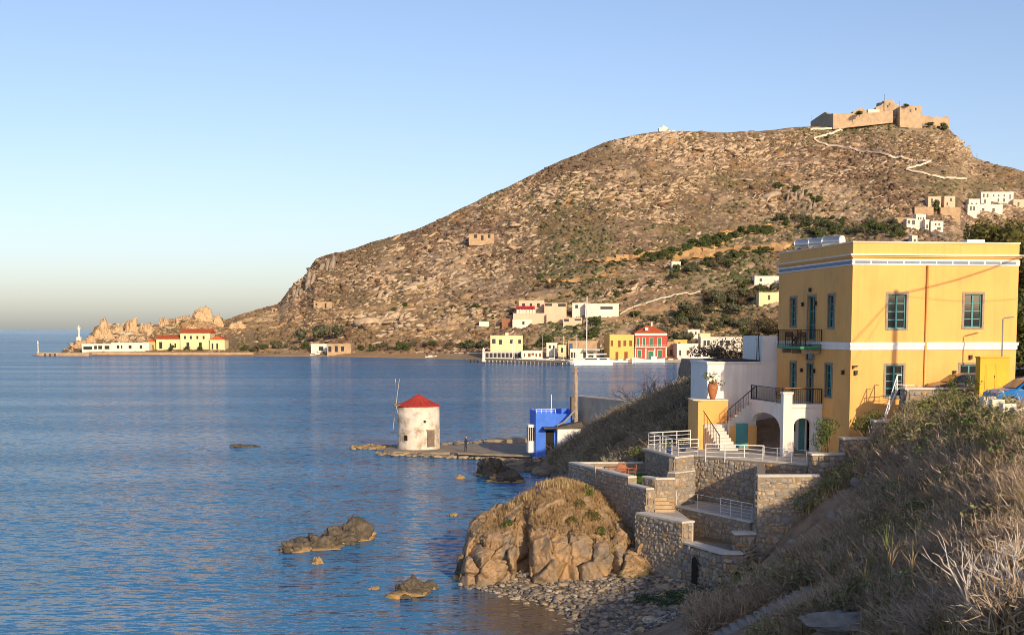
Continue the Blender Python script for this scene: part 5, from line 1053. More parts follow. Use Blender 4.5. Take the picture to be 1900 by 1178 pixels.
far_house('hill_ruin', 'low tan ruin near the cliff with a dark doorway', 582, 616, 560, 572, 5, tan_w, [(.6, .7, .2, 1), (.1, .2, .2, .7)], cap=False, cat='ruin')
far_house('hill_ruin', 'pair of tan gate stumps at the shoulder above the point', 504, 514, 572, 580, 3, tan_w, [(.3, .6, .2, 1)], cap=False, cat='ruin')
far_house('cottage', 'white cottage behind the quay building trees', 1014, 1034, 637, 650, 7, far_white, [(.2, .4, .3, .7), (.6, .8, .3, .7)], Y=QY+22)
far_house('cottage', 'small cream cottage left of the stone store', 1036, 1052, 641, 655, 6, cream_w, [(.3, .6, .3, .9)], Y=QY+12)
far_house('cottage', 'white cottage on the slope above the small white quay house', 1276, 1298, 612, 624, 7, far_white, [(.2, .4, .3, .7), (.6, .75, .3, .7)])
# left point
r_, M_, w_, h_ = far_house('red_roof_villa', 'two-storey cream villa with red roof on the point, middle block', 335, 390, 618, 647, 13, cream_w, [(.12, .19, .18, .38), (.32, .39, .18, .38), (.54, .61, .18, .38), (.75, .82, .18, .38), (.2, .3, .6, 1), (.62, .72, .6, 1)], 'gable', Y=None, rh=8)
far_house('red_roof_wing', 'lower cream wing with red roof left of the two-storey villa', 290, 335, 629, 647, 12, cream_w, [(.12, .25, .3, 1), (.55, .62, .45, .9), (.75, .82, .45, .9)], 'gable', Y=None, rh=7)
far_house('red_roof_wing', 'short cream wing with red gables right of the two-storey villa', 390, 417, 630, 648, 11, cream_w, [(.1, .22, .4, 1), (.42, .54, .4, 1)], 'gable', Y=None, rh=7)
far_house('white_tavern', 'low white tavern on the point with dark windows', 206, 277, 636, 651, 9, far_white, [(.15, .22, .3, .7), (.26, .30, .3, .7), (.46, .54, .3, .7), (.75, .82, .3, .7)], Y=None, cap=False)
far_house('open_tavern', 'glazed white porch of the tavern next to the rocks', 152, 206, 638, 652, 7, far_white, [(.05, .35, .35, .75), (.42, .52, .25, .7), (.56, .7, .25, .7), (.78, .95, .25, .7)], Y=None, cap=False)
far_house('orange_shed', 'small orange-roofed shed beside the cream wing', 274, 288, 634, 648, 5, ochre_w, [(.5, .8, .4, 1)], 'gable', Y=None, rh=6)
far_house('white_shed', 'small white boat shed on the sandy shore', 577, 606, 638, 652, 7, far_white, [(.5, .8, .35, .9)], Y=None, cap=False)
far_house('arched_store', 'old tan store with arched doors beside the white boat shed', 607, 651, 638, 653, 6, tan_w, [(.05, .18, .3, 1), (.32, .45, .25, 1), (.58, .72, .3, .9)], Y=None, cap=False)
far_house('white_shed', 'white shed between shore trees halfway along the bay', 722, 744, 641, 650, 5, far_white, [(.3, .5, .3, 1)], Y=800)
sw_ = thing('shore_wall', 'tan sea wall along the point below the tavern and villa', 'sea wall', PZ(250, 659.5, 0)); a, b_ = PZ(160, 659.5, 0), PZ(470, 660.5, 0)
MB().prism([(a.x, a.y), (b_.x, b_.y), (b_.x, b_.y+14), (a.x, a.y+14)], -2, 1.9).build('wall', tan_w, sw_)
sw_ = thing('shore_wall', 'grey rubble sea wall with pale top along the inner bay', 'sea wall', PZ(850, 664.5, 0)); a, b_ = PZ(755, 663.2, 0), PZ(900, 666, 0)
MB().prism([(a.x, a.y), (b_.x, b_.y), (b_.x+3, b_.y+8), (a.x+3, a.y+8)], -2, 2.6).build('wall', mat('grey_rubble', (.20, .17, .14), (.3, .25, .2), .6, .95, pos=True), sw_)
MB().prism([(a.x-.1, a.y-.1), (b_.x+.1, b_.y-.1), (b_.x+.1, b_.y+.6), (a.x-.1, a.y+.6)], 2.601, 3.0).build('coping', far_white, sw_)
pr_ = thing('stone_pier', 'low tan pier at the tip of the point', 'pier', PZ(100, 660, 0)); a, b_ = PZ(68, 660, 0), PZ(165, 660.5, 0)
MB().prism([(a.x, a.y), (b_.x, b_.y), (b_.x, b_.y+6), (a.x, a.y+5)], -2, 1.7).build('deck', tan_w, pr_)
for k in range(5): q = PZ(84+9*k, 660.2, 0); MB().box(q.x-.5, q.x+.5, q.y-.25, q.y, .1, 1.2).build('tyre_fender', pd, pr_)
bc = thing('beacon', 'slim white harbour beacon on the tip of the stone pier', 'beacon', PZ(71, 659, 0)); q = PZ(71, 659, 0); b = MB(frame((q.x, q.y, 1.6), 0)); b.lathe([(.5, 0), (.28, .5), (.25, 5), (.5, 5.1), (.5, 5.4), (.3, 5.5), (.28, 6.3), (.05, 6.7)], 10); b.build('column', far_white, bc)
q = hill_pt(148, 631); q.y -= 1; mn = thing('monument', 'tall white statue column on the rocks of the point', 'monument', q); b = MB(frame(q, 0)); b.box(-1.3, 1.3, -1.3, 1.3, -1.5, 1.8); b.build('plinth', far_white, mn, bevel=.1)
b = MB(frame(q, 0)); b.lathe([(.75, 1.8), (.55, 2.2), (.5, 5.0), (.75, 6.0), (.7, 7.0), (.35, 7.6), (.3, 7.9), (.42, 8.3), (.3, 8.8), (.05, 9.0)], 12); b.tube([(-.6, 0, 6.8), (-1.2, -.2, 7.7)], .16, 6); b.tube([(.6, 0, 6.8), (1.1, -.2, 7.6)], .16, 6); b.build('figure', far_white, mn)
# hill villages upper right
for k, (u0, u1, vt, vb, m_, wn, lb) in enumerate((
    (1682, 1699, 407, 424, far_white, [(.1, .4, .1, .5), (.55, .9, .1, .6)], 'white village house with dark porch, left of the three-window block'),
    (1699, 1717, 398, 422, far_white, [(.2, .32, .2, .42), (.45, .57, .2, .42), (.7, .82, .2, .42)], 'tall white village house with three small windows in a row'),
    (1716, 1724, 408, 426, far_white, [(.3, .7, .5, .9)], 'narrow white annexe beside the tall three-window house'),
    (1727, 1750, 411, 427, far_white, [(.3, .45, .2, .5), (.6, .72, .2, .5), (.5, .8, .7, 1)], 'white village cube right of the narrow annexe'),
    (1722, 1746, 365, 384, pink_w, [(.2, .36, .2, .7), (.6, .7, .3, .6)], 'brown roofless village ruin, left half'),
    (1752, 1772, 364, 384, pink_w, [(.5, .7, .2, .5), (.2, .35, .6, .9)], 'brown roofless village ruin, right half'),
    (1697, 1732, 384, 396, tan_w, [], 'tan terrace wall below the brown ruin'),
    (1745, 1782, 385, 398, tan_w, [], 'tan terrace wall right of the dark cypress clump'),
    (1797, 1818, 370, 392, far_white, [(.2, .35, .3, .6), (.6, .75, .3, .6)], 'white stepped village house at the end of the long row'),
    (1795, 1812, 380, 402, far_white, [(.25, .45, .15, .5), (.6, .8, .15, .5)], 'white village house with two arched windows below the stepped one'),
    (1820, 1838, 357, 384, far_white, [(.15, .35, .1, .35), (.55, .75, .1, .35), (.3, .5, .5, .75)], 'white village house with pink side near the top of the row'),
    (1838, 1880, 357, 378, far_white, [(.1, .16, .2, .4), (.32, .38, .2, .4), (.56, .62, .2, .4), (.3, .38, .55, .85), (.55, .63, .55, .85), (.82, .88, .2, .6)], 'long white village house with rows of small windows at the top'),
    (1880, 1905, 370, 388, pink_w, [(.3, .45, .3, .7)], 'pinkish village house at the end of the top row'),
    (1812, 1860, 380, 396, far_white, [(.2, .3, .4, .8), (.6, .7, .4, .8)], 'white village house half hidden by the big tree'),
    (1692, 1702, 438, 452, far_white, [(.3, .7, .4, 1)], 'little white chapel right above the yellow roof edge'),
    (1660, 1690, 404, 412, tan_w, [], 'low tan wall left of the white village houses'))):
    far_house('village_house' if m_ is not tan_w else 'terrace_wall_far', lb, u0, u1, vt, vb, 7, m_, wn, group='houses on the hill', cat='house' if m_ is not tan_w else 'wall', sink=6, cap=m_ is far_white)
far_house('back_house', 'white house edge showing behind the shaded roof corner', 1400, 1446, 513, 526, 9, far_white, [(.2, .3, .3, .7)])
far_house('back_house', 'yellow cottage behind the white gable by the shaded corner', 1408, 1450, 543, 558, 9, cream_w, [(.4, .5, .3, .9)])
# chapel on the ridge
cp = thing('ridge_chapel', 'small white chapel on the ridge above the pale outcrop', 'chapel', hill_pt(1233, 247)); q = Vector(cp.location); b = MB(frame(q+Vector((0, 0, -2)), 0)); b.box(-4.2, 2.5, 0, 6, 0, 4.8); b.box(2.5, 8, 1, 4, 0, 2.8); b.build('wall', far_white, cp)
b = MB(frame(q+Vector((-.8, 3, 2.7)), 0)); b.lathe([(2.6, 0), (2.4, .7), (1.6, 1.5), (.3, 2.0)], 14); b.tube([(0, 0, 2), (0, 0, 3)], .12, 5); b.build('dome', far_white, cp, smooth=True)
# ------------------------------------------------------------ castle
cs = mat('castle_stone', (.50, .38, .25), (.40, .30, .20), .35, .95, 1.2, .8, c3=(.32, .24, .165), s3=.12, w3=.4, pos=True)
CY = 1072.0; castle = thing('hilltop_castle', 'ruined tan stone castle with walls and keep on the summit', 'castle', P(1600, 232, CY))
def slab(pts, m, name, dy=6, Y=CY):
    """upright mass whose near outline follows photo points, dy metres deep"""
    a = [P(u, v, Y) for u, v in pts]; c = [p+Vector((0, dy, 0)) for p in a]; n = len(a); mb = MB(); mb.add(a+c, [tuple(range(n)), tuple(range(n, 2*n))[::-1]]+[(k, (k+1) % n, n+(k+1) % n, n+k) for k in range(n)]); return mb.build(name, m, castle)
def jag(u0, v0, u1, v1, n, a=1.6):
    r_ = []
    for k in range(n): t = k/(n-1); r_.append((u0+(u1-u0)*t, v0+(v1-v0)*t-(a if k % 2 else 0)*random.uniform(.4, 1)))
    return r_
def skew(pts, m, name, Y0, Y1, dy=3):
    us = [p[0] for p in pts]; f = lambda u: Y0+(Y1-Y0)*(u-min(us))/(max(us)-min(us))
    a = [P(u, v, f(u)) for u, v in pts]; c = [p+Vector((dy, dy, 0)) for p in a]; n = len(a); mb = MB(); mb.add(a+c, [tuple(range(n)), tuple(range(n, 2*n))[::-1]]+[(k, (k+1) % n, n+(k+1) % n, n+k) for k in range(n)]); return mb.build(name, m, castle)
skew([(1504, 238), (1546, 238), (1546, 211)]+[(1535, 212), (1531, 208), (1526, 211), (1514, 219), (1507, 224), (1504, 226)], cs, 'curtain_wall', CY+70, CY-6)
slab([(1546, 240), (1657, 228), (1657, 206), (1640, 207), (1625, 209), (1600, 210), (1546, 211)], cs, 'curtain_wall', 8, CY-6)
skew([(1656, 226), (1670, 228), (1670, 204), (1663, 209), (1656, 214)], cs, 'gate_return', CY+14, CY-12)
slab([(1669.5, 236), (1711, 240), (1711, 199)]+jag(1708, 197, 1672, 197, 11)[0:]+[(1669.5, 198)], cs, 'bastion', 26, CY-12)
slab([(1625, 212), (1690, 208), (1690, 203), (1668, 195), (1660, 194)]+jag(1659, 187, 1642, 187, 7, 1.4)+[(1641, 190), (1634, 196), (1626, 199)], cs, 'keep', 20, CY+16)
skew([(1626, 205), (1641, 205), (1641, 187), (1638, 188), (1634, 191), (1630, 191), (1626, 193)], cs, 'keep_side', CY+50, CY+15)
slab([(1710, 240), (1735, 240), (1762, 240), (1760, 217), (1752, 216), (1745, 219), (1738, 216), (1730, 219), (1722, 214), (1711, 214)], cs, 'ruin_wall', 8, CY)
slab([(1583, 214), (1608, 214), (1608, 206), (1598, 200), (1583, 207)], cs, 'gabled_hall', 12, CY+8); slab([(1611, 214), (1632, 214), (1632, 203), (1622, 203), (1611, 203)], far_white, 'white_church', 10, CY+14)
b = MB(); 
for u, v0, v1 in ((1506.5, 226, 214), (1668.5, 200, 188), (1641, 187, 175)): b.tube([P(u, v0, CY), P(u, v1, CY)], .12, 5)
b.build('flag_mast', iron, castle)
for u, v in ((1651, 193), (1648, 197), (1690, 205), (1700, 202)): q = P(u, v, CY+15.5 if u < 1665 else CY-12.5); b = MB(); b.box(q.x-.4, q.x+.4, q.y-.15, q.y+.6, q.z-.9, q.z+.7); b.build('arrow_slit', dark_open, castle)
# white zigzag path with low whitewashed walls
pathm = mat('whitewash', (.72, .62, .50), (.60, .52, .42), .2, .9, pos=True)
def hill_path(pts, w_, h_, name):
    us = []
    for i in range(len(pts)-1):
        n = max(2, int(math.dist(pts[i], pts[i+1])/5))
        us += [(pts[i][0]+(pts[i+1][0]-pts[i][0])*k/n, pts[i][1]+(pts[i+1][1]-pts[i][1])*k/n) for k in range(n)]
    us.append(pts[-1]); C_ = [hill_pt(u, v)+Vector((0, -1.5, .9+random.uniform(-.2, .2))) for u, v in us]; V, Fc = [], []
    for i, c in enumerate(C_):
        V += [c+Vector((0, 0, h_*.7)), c+Vector((0, .9, h_*.7)), c+Vector((0, -.1, -.9)), c+Vector((0, w_, h_*.2))]
        if i: Fc += [(4*i-4, 4*i, 4*i+1, 4*i-3), (4*i-2, 4*i+2, 4*i, 4*i-4), (4*i-3, 4*i+1, 4*i+3, 4*i-1)]
    mb = MB(); mb.add(V, Fc); o = mb.build(name, pathm); tag(o, kind='structure'); return o
hill_path([(1660, 221), (1635, 227), (1600, 231), (1575, 236), (1560, 243), (1545, 250), (1525, 256), (1508, 263)], 3, .9, 'path')
hill_path([(1508, 263), (1530, 270), (1562, 278), (1600, 287), (1640, 293), (1680, 297), (1725, 306)], 3, .6, 'path')
hill_path([(1503, 243), (1540, 242), (1560, 242)], 3, .7, 'path')
hill_path([(1725, 306), (1700, 313), (1678, 321), (1730, 330), (1790, 341)], 3, .5, 'path'); hill_path([(1150, 580), (1190, 565), (1240, 551), (1300, 541)], 3, -.5, 'path'); hill_path([(1715, 428), (1735, 438), (1760, 446)], 3, .5, 'path')
# ------------------------------------------------------------ boats
def hull(M, L_, beam, hgt, m, name, parent, bow=.35, stern=.75):
    V, Fc = [], []; N = 10
    for i in range(N+1):
        t = i/N; w_ = beam/2*min(1, (1-t)/bow if t > 1-bow else 1, stern+t*2)**.6; w_ = max(w_, .03); sh = hgt*(1+.35*(2*t-1)**2+(.25*t if t > .6 else 0)); x = -L_/2+L_*t
        V += [(x, -w_, sh), (x+(.0 if t < 1 else -.3), -w_*.75, .15*hgt), (x, 0, -.3), (x, w_*.75, .15*hgt), (x, w_, sh)]
        if i: q = 5*(i-1); Fc += [(q+k, q+5+k, q+6+k, q+1+k) for k in range(4)]+[(q+4, q+9, q+5, q)]
    Fc += [(0, 1, 2, 3, 4)]; mb = MB(M); mb.add(V, Fc); return mb.build(name, m, parent)
bw = mat('boat_white', (.80, .77, .72), rough=.35, spec=.5); bglass = mat('boat_glass', (.02, .022, .03), rough=.15)
q = PZ(1100, 678, 0); BM = frame(q, math.pi); cat = thing('catamaran', 'white sailing catamaran with tall mast moored at the quay', 'sailboat', q)
for dy in (-2.4, 2.4): hull(BM @ Matrix.Translation((0, dy, 0)), 15.5, 1.8, 1.7, bw, 'hull', cat)
b = MB(BM); b.prism([(-6.5, -2.6), (3, -2.6), (5, -1.4), (5, 1.4), (3, 2.6), (-6.5, 2.6)], 1.5, 3.1, [3.2, 3.2, 2.2, 2.2, 3.2, 3.2]); b.build('cabin', bw, cat, bevel=.15); b = MB(BM); b.box(-5.5, -2.5, -2.65, 2.65, 2.3, 2.9); b.box(-1.5, 3.2, -2.65, 2.65, 2.3, 2.85); b.build('cabin_window', bglass, cat)
b = MB(BM); b.tube([(2.6, 0, 3), (2.5, 0, 27.5)], .26, 8, .18); b.build('mast', bw, cat); b = MB(BM); b.tube([(2.5, 0, 4.4), (-5.5, 0, 4.6)], .28, 8); b.build('boom', bw, cat); b = MB(BM); b.tube([(7, 0, 1.8), (2.6, 0, 26)], .035, 4); b.tube([(-7, 0, 2), (2.6, 0, 26)], .025, 4); b.tube([(2.6, 2.4, 2), (2.6, 0, 24)], .025, 4); b.build('rigging', iron, cat)
b = MB(BM); b.box(.2, 1.6, -2.9, -2.7, 2.3, 3.3); b.build('yellow_bag', mat('yellow_bag', (.7, .5, .03)), cat)
q = PZ(1203, 674, 0); BM = frame(q, math.pi); kk = thing('fishing_boat', 'white wooden fishing boat with curved bow before the red house', 'boat', q); hull(BM, 14, 3.6, 1.7, bw, 'hull', kk); b = MB(BM); b.box(-3.5, -1.2, -1, 1, 1.5, 3.0); b.build('wheelhouse', bw, kk); b = MB(BM); b.tube([(1.5, 0, 1.2), (1.5, 0, 5)], .08, 6); b.build('mast', spar, kk); b = MB(BM); b.box(-5.8, -3.5, -1.2, 1.2, 2.4, 2.5); b.build('sunshade', mat('dark_sheet', (.07, .065, .06)), kk)
q = PZ(1290, 672, 0); BM = frame(q, math.pi); yt = thing('motor_yacht', 'white two-deck motor yacht in front of the grey house', 'yacht', q); hull(BM, 15, 4.4, 2.0, bw, 'hull', yt); b = MB(BM); b.box(-6, 2.2, -1.9, 1.9, 1.9, 3.6); b.box(-3.2, 1.0, -1.6, 1.6, 3.9, 4.2); b.box(-5.2, .9, -1.8, 1.8, 3.6, 3.75); b.build('cabin', bw, yt, bevel=.1)
b = MB(BM); b.box(-5.2, -3.0, -1.95, 1.95, 2.5, 3.3); b.box(-2.2, .8, -1.95, 1.95, 2.5, 3.3); b.box(2.18, 2.26, -1.5, 1.5, 2.6, 3.4); b.build('cabin_window', bglass, yt)
b = MB(BM); 
for x in (-3, .6): b.tube([(x, -1.4, 4.2), (x, -1.4, 5.4)], .06, 5); b.tube([(x, 1.4, 4.2), (x, 1.4, 5.4)], .06, 5)
b.box(-3.4, 1.2, -1.7, 1.7, 5.4, 5.55); b.build('flybridge', bw, yt)
for k, (u, v, L_, lb) in enumerate(((195, 658, 8, 'small white boat under the tavern wall'), (246, 658, 7, 'small pale boat between tavern and villa on the point'), (398, 659, 7, 'small white boat off the short red-gabled wing'), (560, 660, 7, 'white rowing boat left of the sandy shore shed'), (590, 661, 9, 'cream boat drawn up before the arched store'), (612, 661, 9, 'pale boat just off the arched store doors'), (656, 661, 6, 'white sailing dinghy with raised stern on the shore'), (491, 658, 6, 'little boat on the beach by the bare trees'), (1046, 674, 5, 'small white launch at the root of the pier'), (1060, 676, 5, 'light blue dinghy beside the catamaran'), (1150, 673, 7, 'white motorboat moored before the ochre house'), (1166, 672, 6, 'little white boat between ochre house and fishing boat'), (1246, 672, 7, 'white boat between fishing boat and motor yacht'), (1022, 670, 9, 'white cabin boat beside the quay building'), (690, 662, 6, 'small white boat near the round shore tree'), (800, 665, 6, 'small pale boat below the rubble sea wall'), (330, 659, 6, 'small boat below the two-storey villa'))):
    q = PZ(u, v, 0); r_ = thing('small_boat', lb, 'boat', q, 0, 'small boats along the shore'); BM = frame(q, random.choice((0, math.pi))+random.uniform(-.4, .4)); hull(BM, L_, 2.0, .9, bw if k != 9 else mat('boat_blue', (.3, .45, .6)), 'hull', r_)
    b = MB(BM); b.box(-L_*.2, L_*.1, -.6, .6, .8, 1.6); b.build('cuddy', bw, r_)
for k, (u, v0, v1) in enumerate(((955, 667, 635), (951, 667, 632), (1007, 667, 622), (1045, 672, 622), (1070, 672, 620), (1029, 668, 640))):
    q = PZ(u, v0+4, 0); a_ = P(u, v0, q.y); c_ = P(u, v1, q.y); r_ = thing('moored_sailboat', ['sailboat with white mast at the pier, %s from the point' % w_ for w_ in ('second', 'first', 'third', 'fifth', 'sixth', 'fourth')][k], 'sailboat', q, 0, 'masts at the pier'); BM = frame(q, .2*k); hull(BM, 7, 2.2, 1.0, bw, 'hull', r_); b = MB(); b.tube([Vector((q.x, q.y, 1)), Vector((q.x, q.y, c_.z))], .09, 6, .06); b.build('mast', bw, r_)
bu = rock('buoy', 'small brown and white buoy floating before the pier', [(1068, 690, 7, 5, .6)], cat='buoy', m=mat('buoy', (.5, .3, .2)), rim=False, seed=50)
lt = PZ(897, 671, 1.7); b = MB(frame(lt, 0)); b.lathe([(.9, 0), (.6, 1.5), (.45, 4.2), (.6, 4.3), (.4, 5.2), (.05, 5.6)], 10); o = b.build('pier_light', far_white); tag(o, 'squat white light marking the outer end of the pile pier', 'beacon')
# power poles on the slope
for k, (u, v, h_) in enumerate(((1113, 582, 60), (1176, 604, 45), (1228, 475, 30), (1440, 520, 40), (1812, 300, 14))):
    q = hill_pt(u, v); s_ = q.y/F; o = MB().tube([q, q+Vector((0, 0, h_*s_))], .16, 6).build('power_pole', mat('pole_wood', (.16, .12, .085))); tag(o, ['thin power pole by the long white house', 'thin power pole above the ochre house roof', 'thin power pole left of the lone white cube', 'thin power pole near the shaded house corner', 'thin mast on the far right slope of the castle hill'][k], 'pole', 'power poles')
# ------------------------------------------------------------ plants
def bank_hit(u, v, y0=24, y1=130):
    ys = np.arange(y0, y1, .25); x, y, z = ray(u, v); t = ys/y; g = near_z(x*t, ys); zz = H+z*t; k = np.where(zz < g)[0]
    if not len(k): return None
    i = k[0]; return Vector((x*t[i], ys[i], g[i]))
def leaf_cloud(blobs, n, size, seed, core=True, flat=.5):
    """leaf-sized quads through several ellipsoids, with a broken dark core"""
    r = np.random.default_rng(seed); wts = np.array([b[3]*b[4]*b[5] for b in blobs])**.66; wts /= wts.sum(); pick = r.choice(len(blobs), n, p=wts); B = np.array(blobs)[pick]
    d = r.normal(size=(n, 3)); d /= np.linalg.norm(d, axis=1)[:, None]; rad = r.uniform(.55, 1.05, n)**.7
    lump = 1+.35*fbm(d[:, 0]*2.5+B[:, 0], d[:, 1]*2.5+B[:, 1], d[:, 2]*2.5+B[:, 2], 3, seed)
    c = B[:, :3]+d*B[:, 3:6]*(rad*lump)[:, None]
    nrm = d+r.normal(size=(n, 3))*.7; nrm /= np.linalg.norm(nrm, axis=1)[:, None]
    a = np.cross(nrm, r.normal(size=(n, 3))); a /= np.linalg.norm(a, axis=1)[:, None]; b = np.cross(nrm, a); s = size*r.uniform(.6, 1.4, n)[:, None]
    V = np.stack([c-a*s, c-b*s*flat, c+a*s, c+b*s*flat], 1).reshape(-1, 3); Fq = np.arange(4*n).reshape(n, 4); T = np.repeat(r.random(n), 4)
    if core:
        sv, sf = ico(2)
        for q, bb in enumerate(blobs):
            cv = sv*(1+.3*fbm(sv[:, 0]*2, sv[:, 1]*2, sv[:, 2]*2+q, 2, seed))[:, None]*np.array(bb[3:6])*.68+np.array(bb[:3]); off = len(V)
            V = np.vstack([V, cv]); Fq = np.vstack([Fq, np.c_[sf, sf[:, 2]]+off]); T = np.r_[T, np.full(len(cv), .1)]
    return V, Fq, T
def quad_mesh(name, V, Fq, m, T):
    me = bpy.data.meshes.new(name); me.from_pydata(V.tolist(), [], [tuple(dict.fromkeys(q)) for q in Fq.tolist()]); a = me.attributes.new('tint', 'FLOAT', 'POINT'); a.data.foreach_set('value', T.astype(np.float32)); me.materials.append(m); me.update(); return me
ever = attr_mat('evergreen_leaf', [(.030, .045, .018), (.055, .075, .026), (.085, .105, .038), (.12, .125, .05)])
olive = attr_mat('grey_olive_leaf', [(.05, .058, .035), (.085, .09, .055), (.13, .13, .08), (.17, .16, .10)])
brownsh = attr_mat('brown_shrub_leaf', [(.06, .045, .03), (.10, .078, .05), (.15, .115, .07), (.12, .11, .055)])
bark = mat('bark', (.11, .08, .055), (.17, .13, .09), 4, .95)
def blobset(seed, n, sx=1, sz=1):
    r = np.random.default_rng(seed); return [(r.normal(0, .38)*sx, r.normal(0, .38), r.uniform(.35, 1.05)*sz, *(r.uniform(.42, .68)*np.array([sx, 1, .8*sz]))) for _ in range(n)]
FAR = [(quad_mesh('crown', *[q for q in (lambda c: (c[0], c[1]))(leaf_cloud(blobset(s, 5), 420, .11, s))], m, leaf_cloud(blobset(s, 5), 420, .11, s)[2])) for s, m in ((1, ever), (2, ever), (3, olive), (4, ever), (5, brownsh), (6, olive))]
tk = MB(); tk.tube([(0, 0, -.6), (.03, 0, .2), (-.04, .02, .7)], .09, 5, .05); trunk_me = tk.build('trunk', bark).data; bpy.data.objects.remove(bpy.data.objects['trunk'])
def far_tree(u, v, px, k, label, group, wide=1., tall=1., cat='tree', name='hill_tree', Y=None):
    q = P(u, v, Y) if Y else hill_pt(u, v); s = px/F*q.y/2; r_ = thing(name, label, cat, q, 0, group)
    rz = random.uniform(0, 6); link_mesh('crown', FAR[k], r_, (0, 0, -s*.15), (0, 0, rz), (s*wide, s*wide, s*tall)); link_mesh('trunk', trunk_me, r_, (0, 0, 0), (0, 0, rz), (s, s, s))
def belt(pts, n, s0, s1, ks, label, group, jit=6):
    L_ = [math.dist(pts[i], pts[i+1]) for i in range(len(pts)-1)]
    for k in range(n):
        d = random.uniform(0, sum(L_)); i = 0
        while d > L_[i]: d -= L_[i]; i += 1
        t = d/L_[i]; u = pts[i][0]+(pts[i+1][0]-pts[i][0])*t+random.gauss(0, jit); v = pts[i][1]+(pts[i+1][1]-pts[i][1])*t+random.gauss(0, jit*.7)
        far_tree(u, v, random.uniform(s0, s1), random.choice(ks), label, group, random.uniform(.9, 1.3), random.uniform(.8, 1.15))
belt([(1195, 482), (1290, 462), (1370, 440), (1440, 425)], 56, 12, 26, (0, 1, 3), 'dark green tree in the long belt across the terraced slope', 'dark tree belt on the slope', 6)
belt([(1100, 500), (1180, 485), (1260, 470)], 10, 8, 16, (0, 1, 3), 'dark bush on the orange earth banks left of the tree belt', 'bushes on the earth banks', 5)
belt([(1240, 510), (1380, 482), (1440, 470)], 42, 11, 22, (0, 2, 3, 4), 'round tree on the slope between tree belt and shaded house roof', 'trees above the house roof', 9)
belt([(1450, 415), (1510, 425), (1570, 435), (1680, 440)], 48, 13, 28, (0, 1, 2), 'dark tree in the wooded hollow behind the yellow roof', 'trees in the wooded hollow', 10)
belt([(1440, 350), (1490, 365), (1530, 395), (1570, 420)], 18, 8, 17, (0, 1, 3), 'dark bush below the grey crags of the castle hill', 'bushes below the crags', 8)
belt([(1300, 565), (1400, 545), (1440, 530)], 34, 13, 26, (2, 3, 4), 'grey-green tree on the lower slope behind the bay houses', 'trees behind the bay', 10)
belt([(1220, 590), (1330, 600), (1420, 612)], 32, 14, 28, (2, 4, 5, 3), 'grey bush on the slope just above the harbour houses', 'bushes above the harbour', 8)
belt([(1000, 520), (1100, 545), (1220, 530)], 26, 8, 18, (0, 1, 4), 'dark bush around the hillside villas', 'bushes round the villas', 9)
belt([(700, 648), (900, 645)], 22, 10, 19, (0, 2, 3), 'small green tree along the inner bay shore', 'trees along the shore', 3)
belt([(430, 650), (560, 650)], 8, 9, 16, (2, 0), 'small grey tree on the beach between point and boat shed', 'beach trees', 3)
belt([(600, 600), (850, 575), (950, 590)], 14, 6, 14, (0, 1, 4), 'small dark bush among pale rocks above the bay', 'bushes among the rocks', 12)
for k in range(46):
    u = random.uniform(700, 1750); v = random.uniform(np.interp(u, SKY[:, 0], SKY[:, 1])+12, 560); far_tree(u, v, random.uniform(5, 10), random.choice((0, 1, 4)), 'tiny dark bush dotted on the open dry slope', 'bushes dotted on the slope', 1.2, .8, 'bush', 'hill_bush')
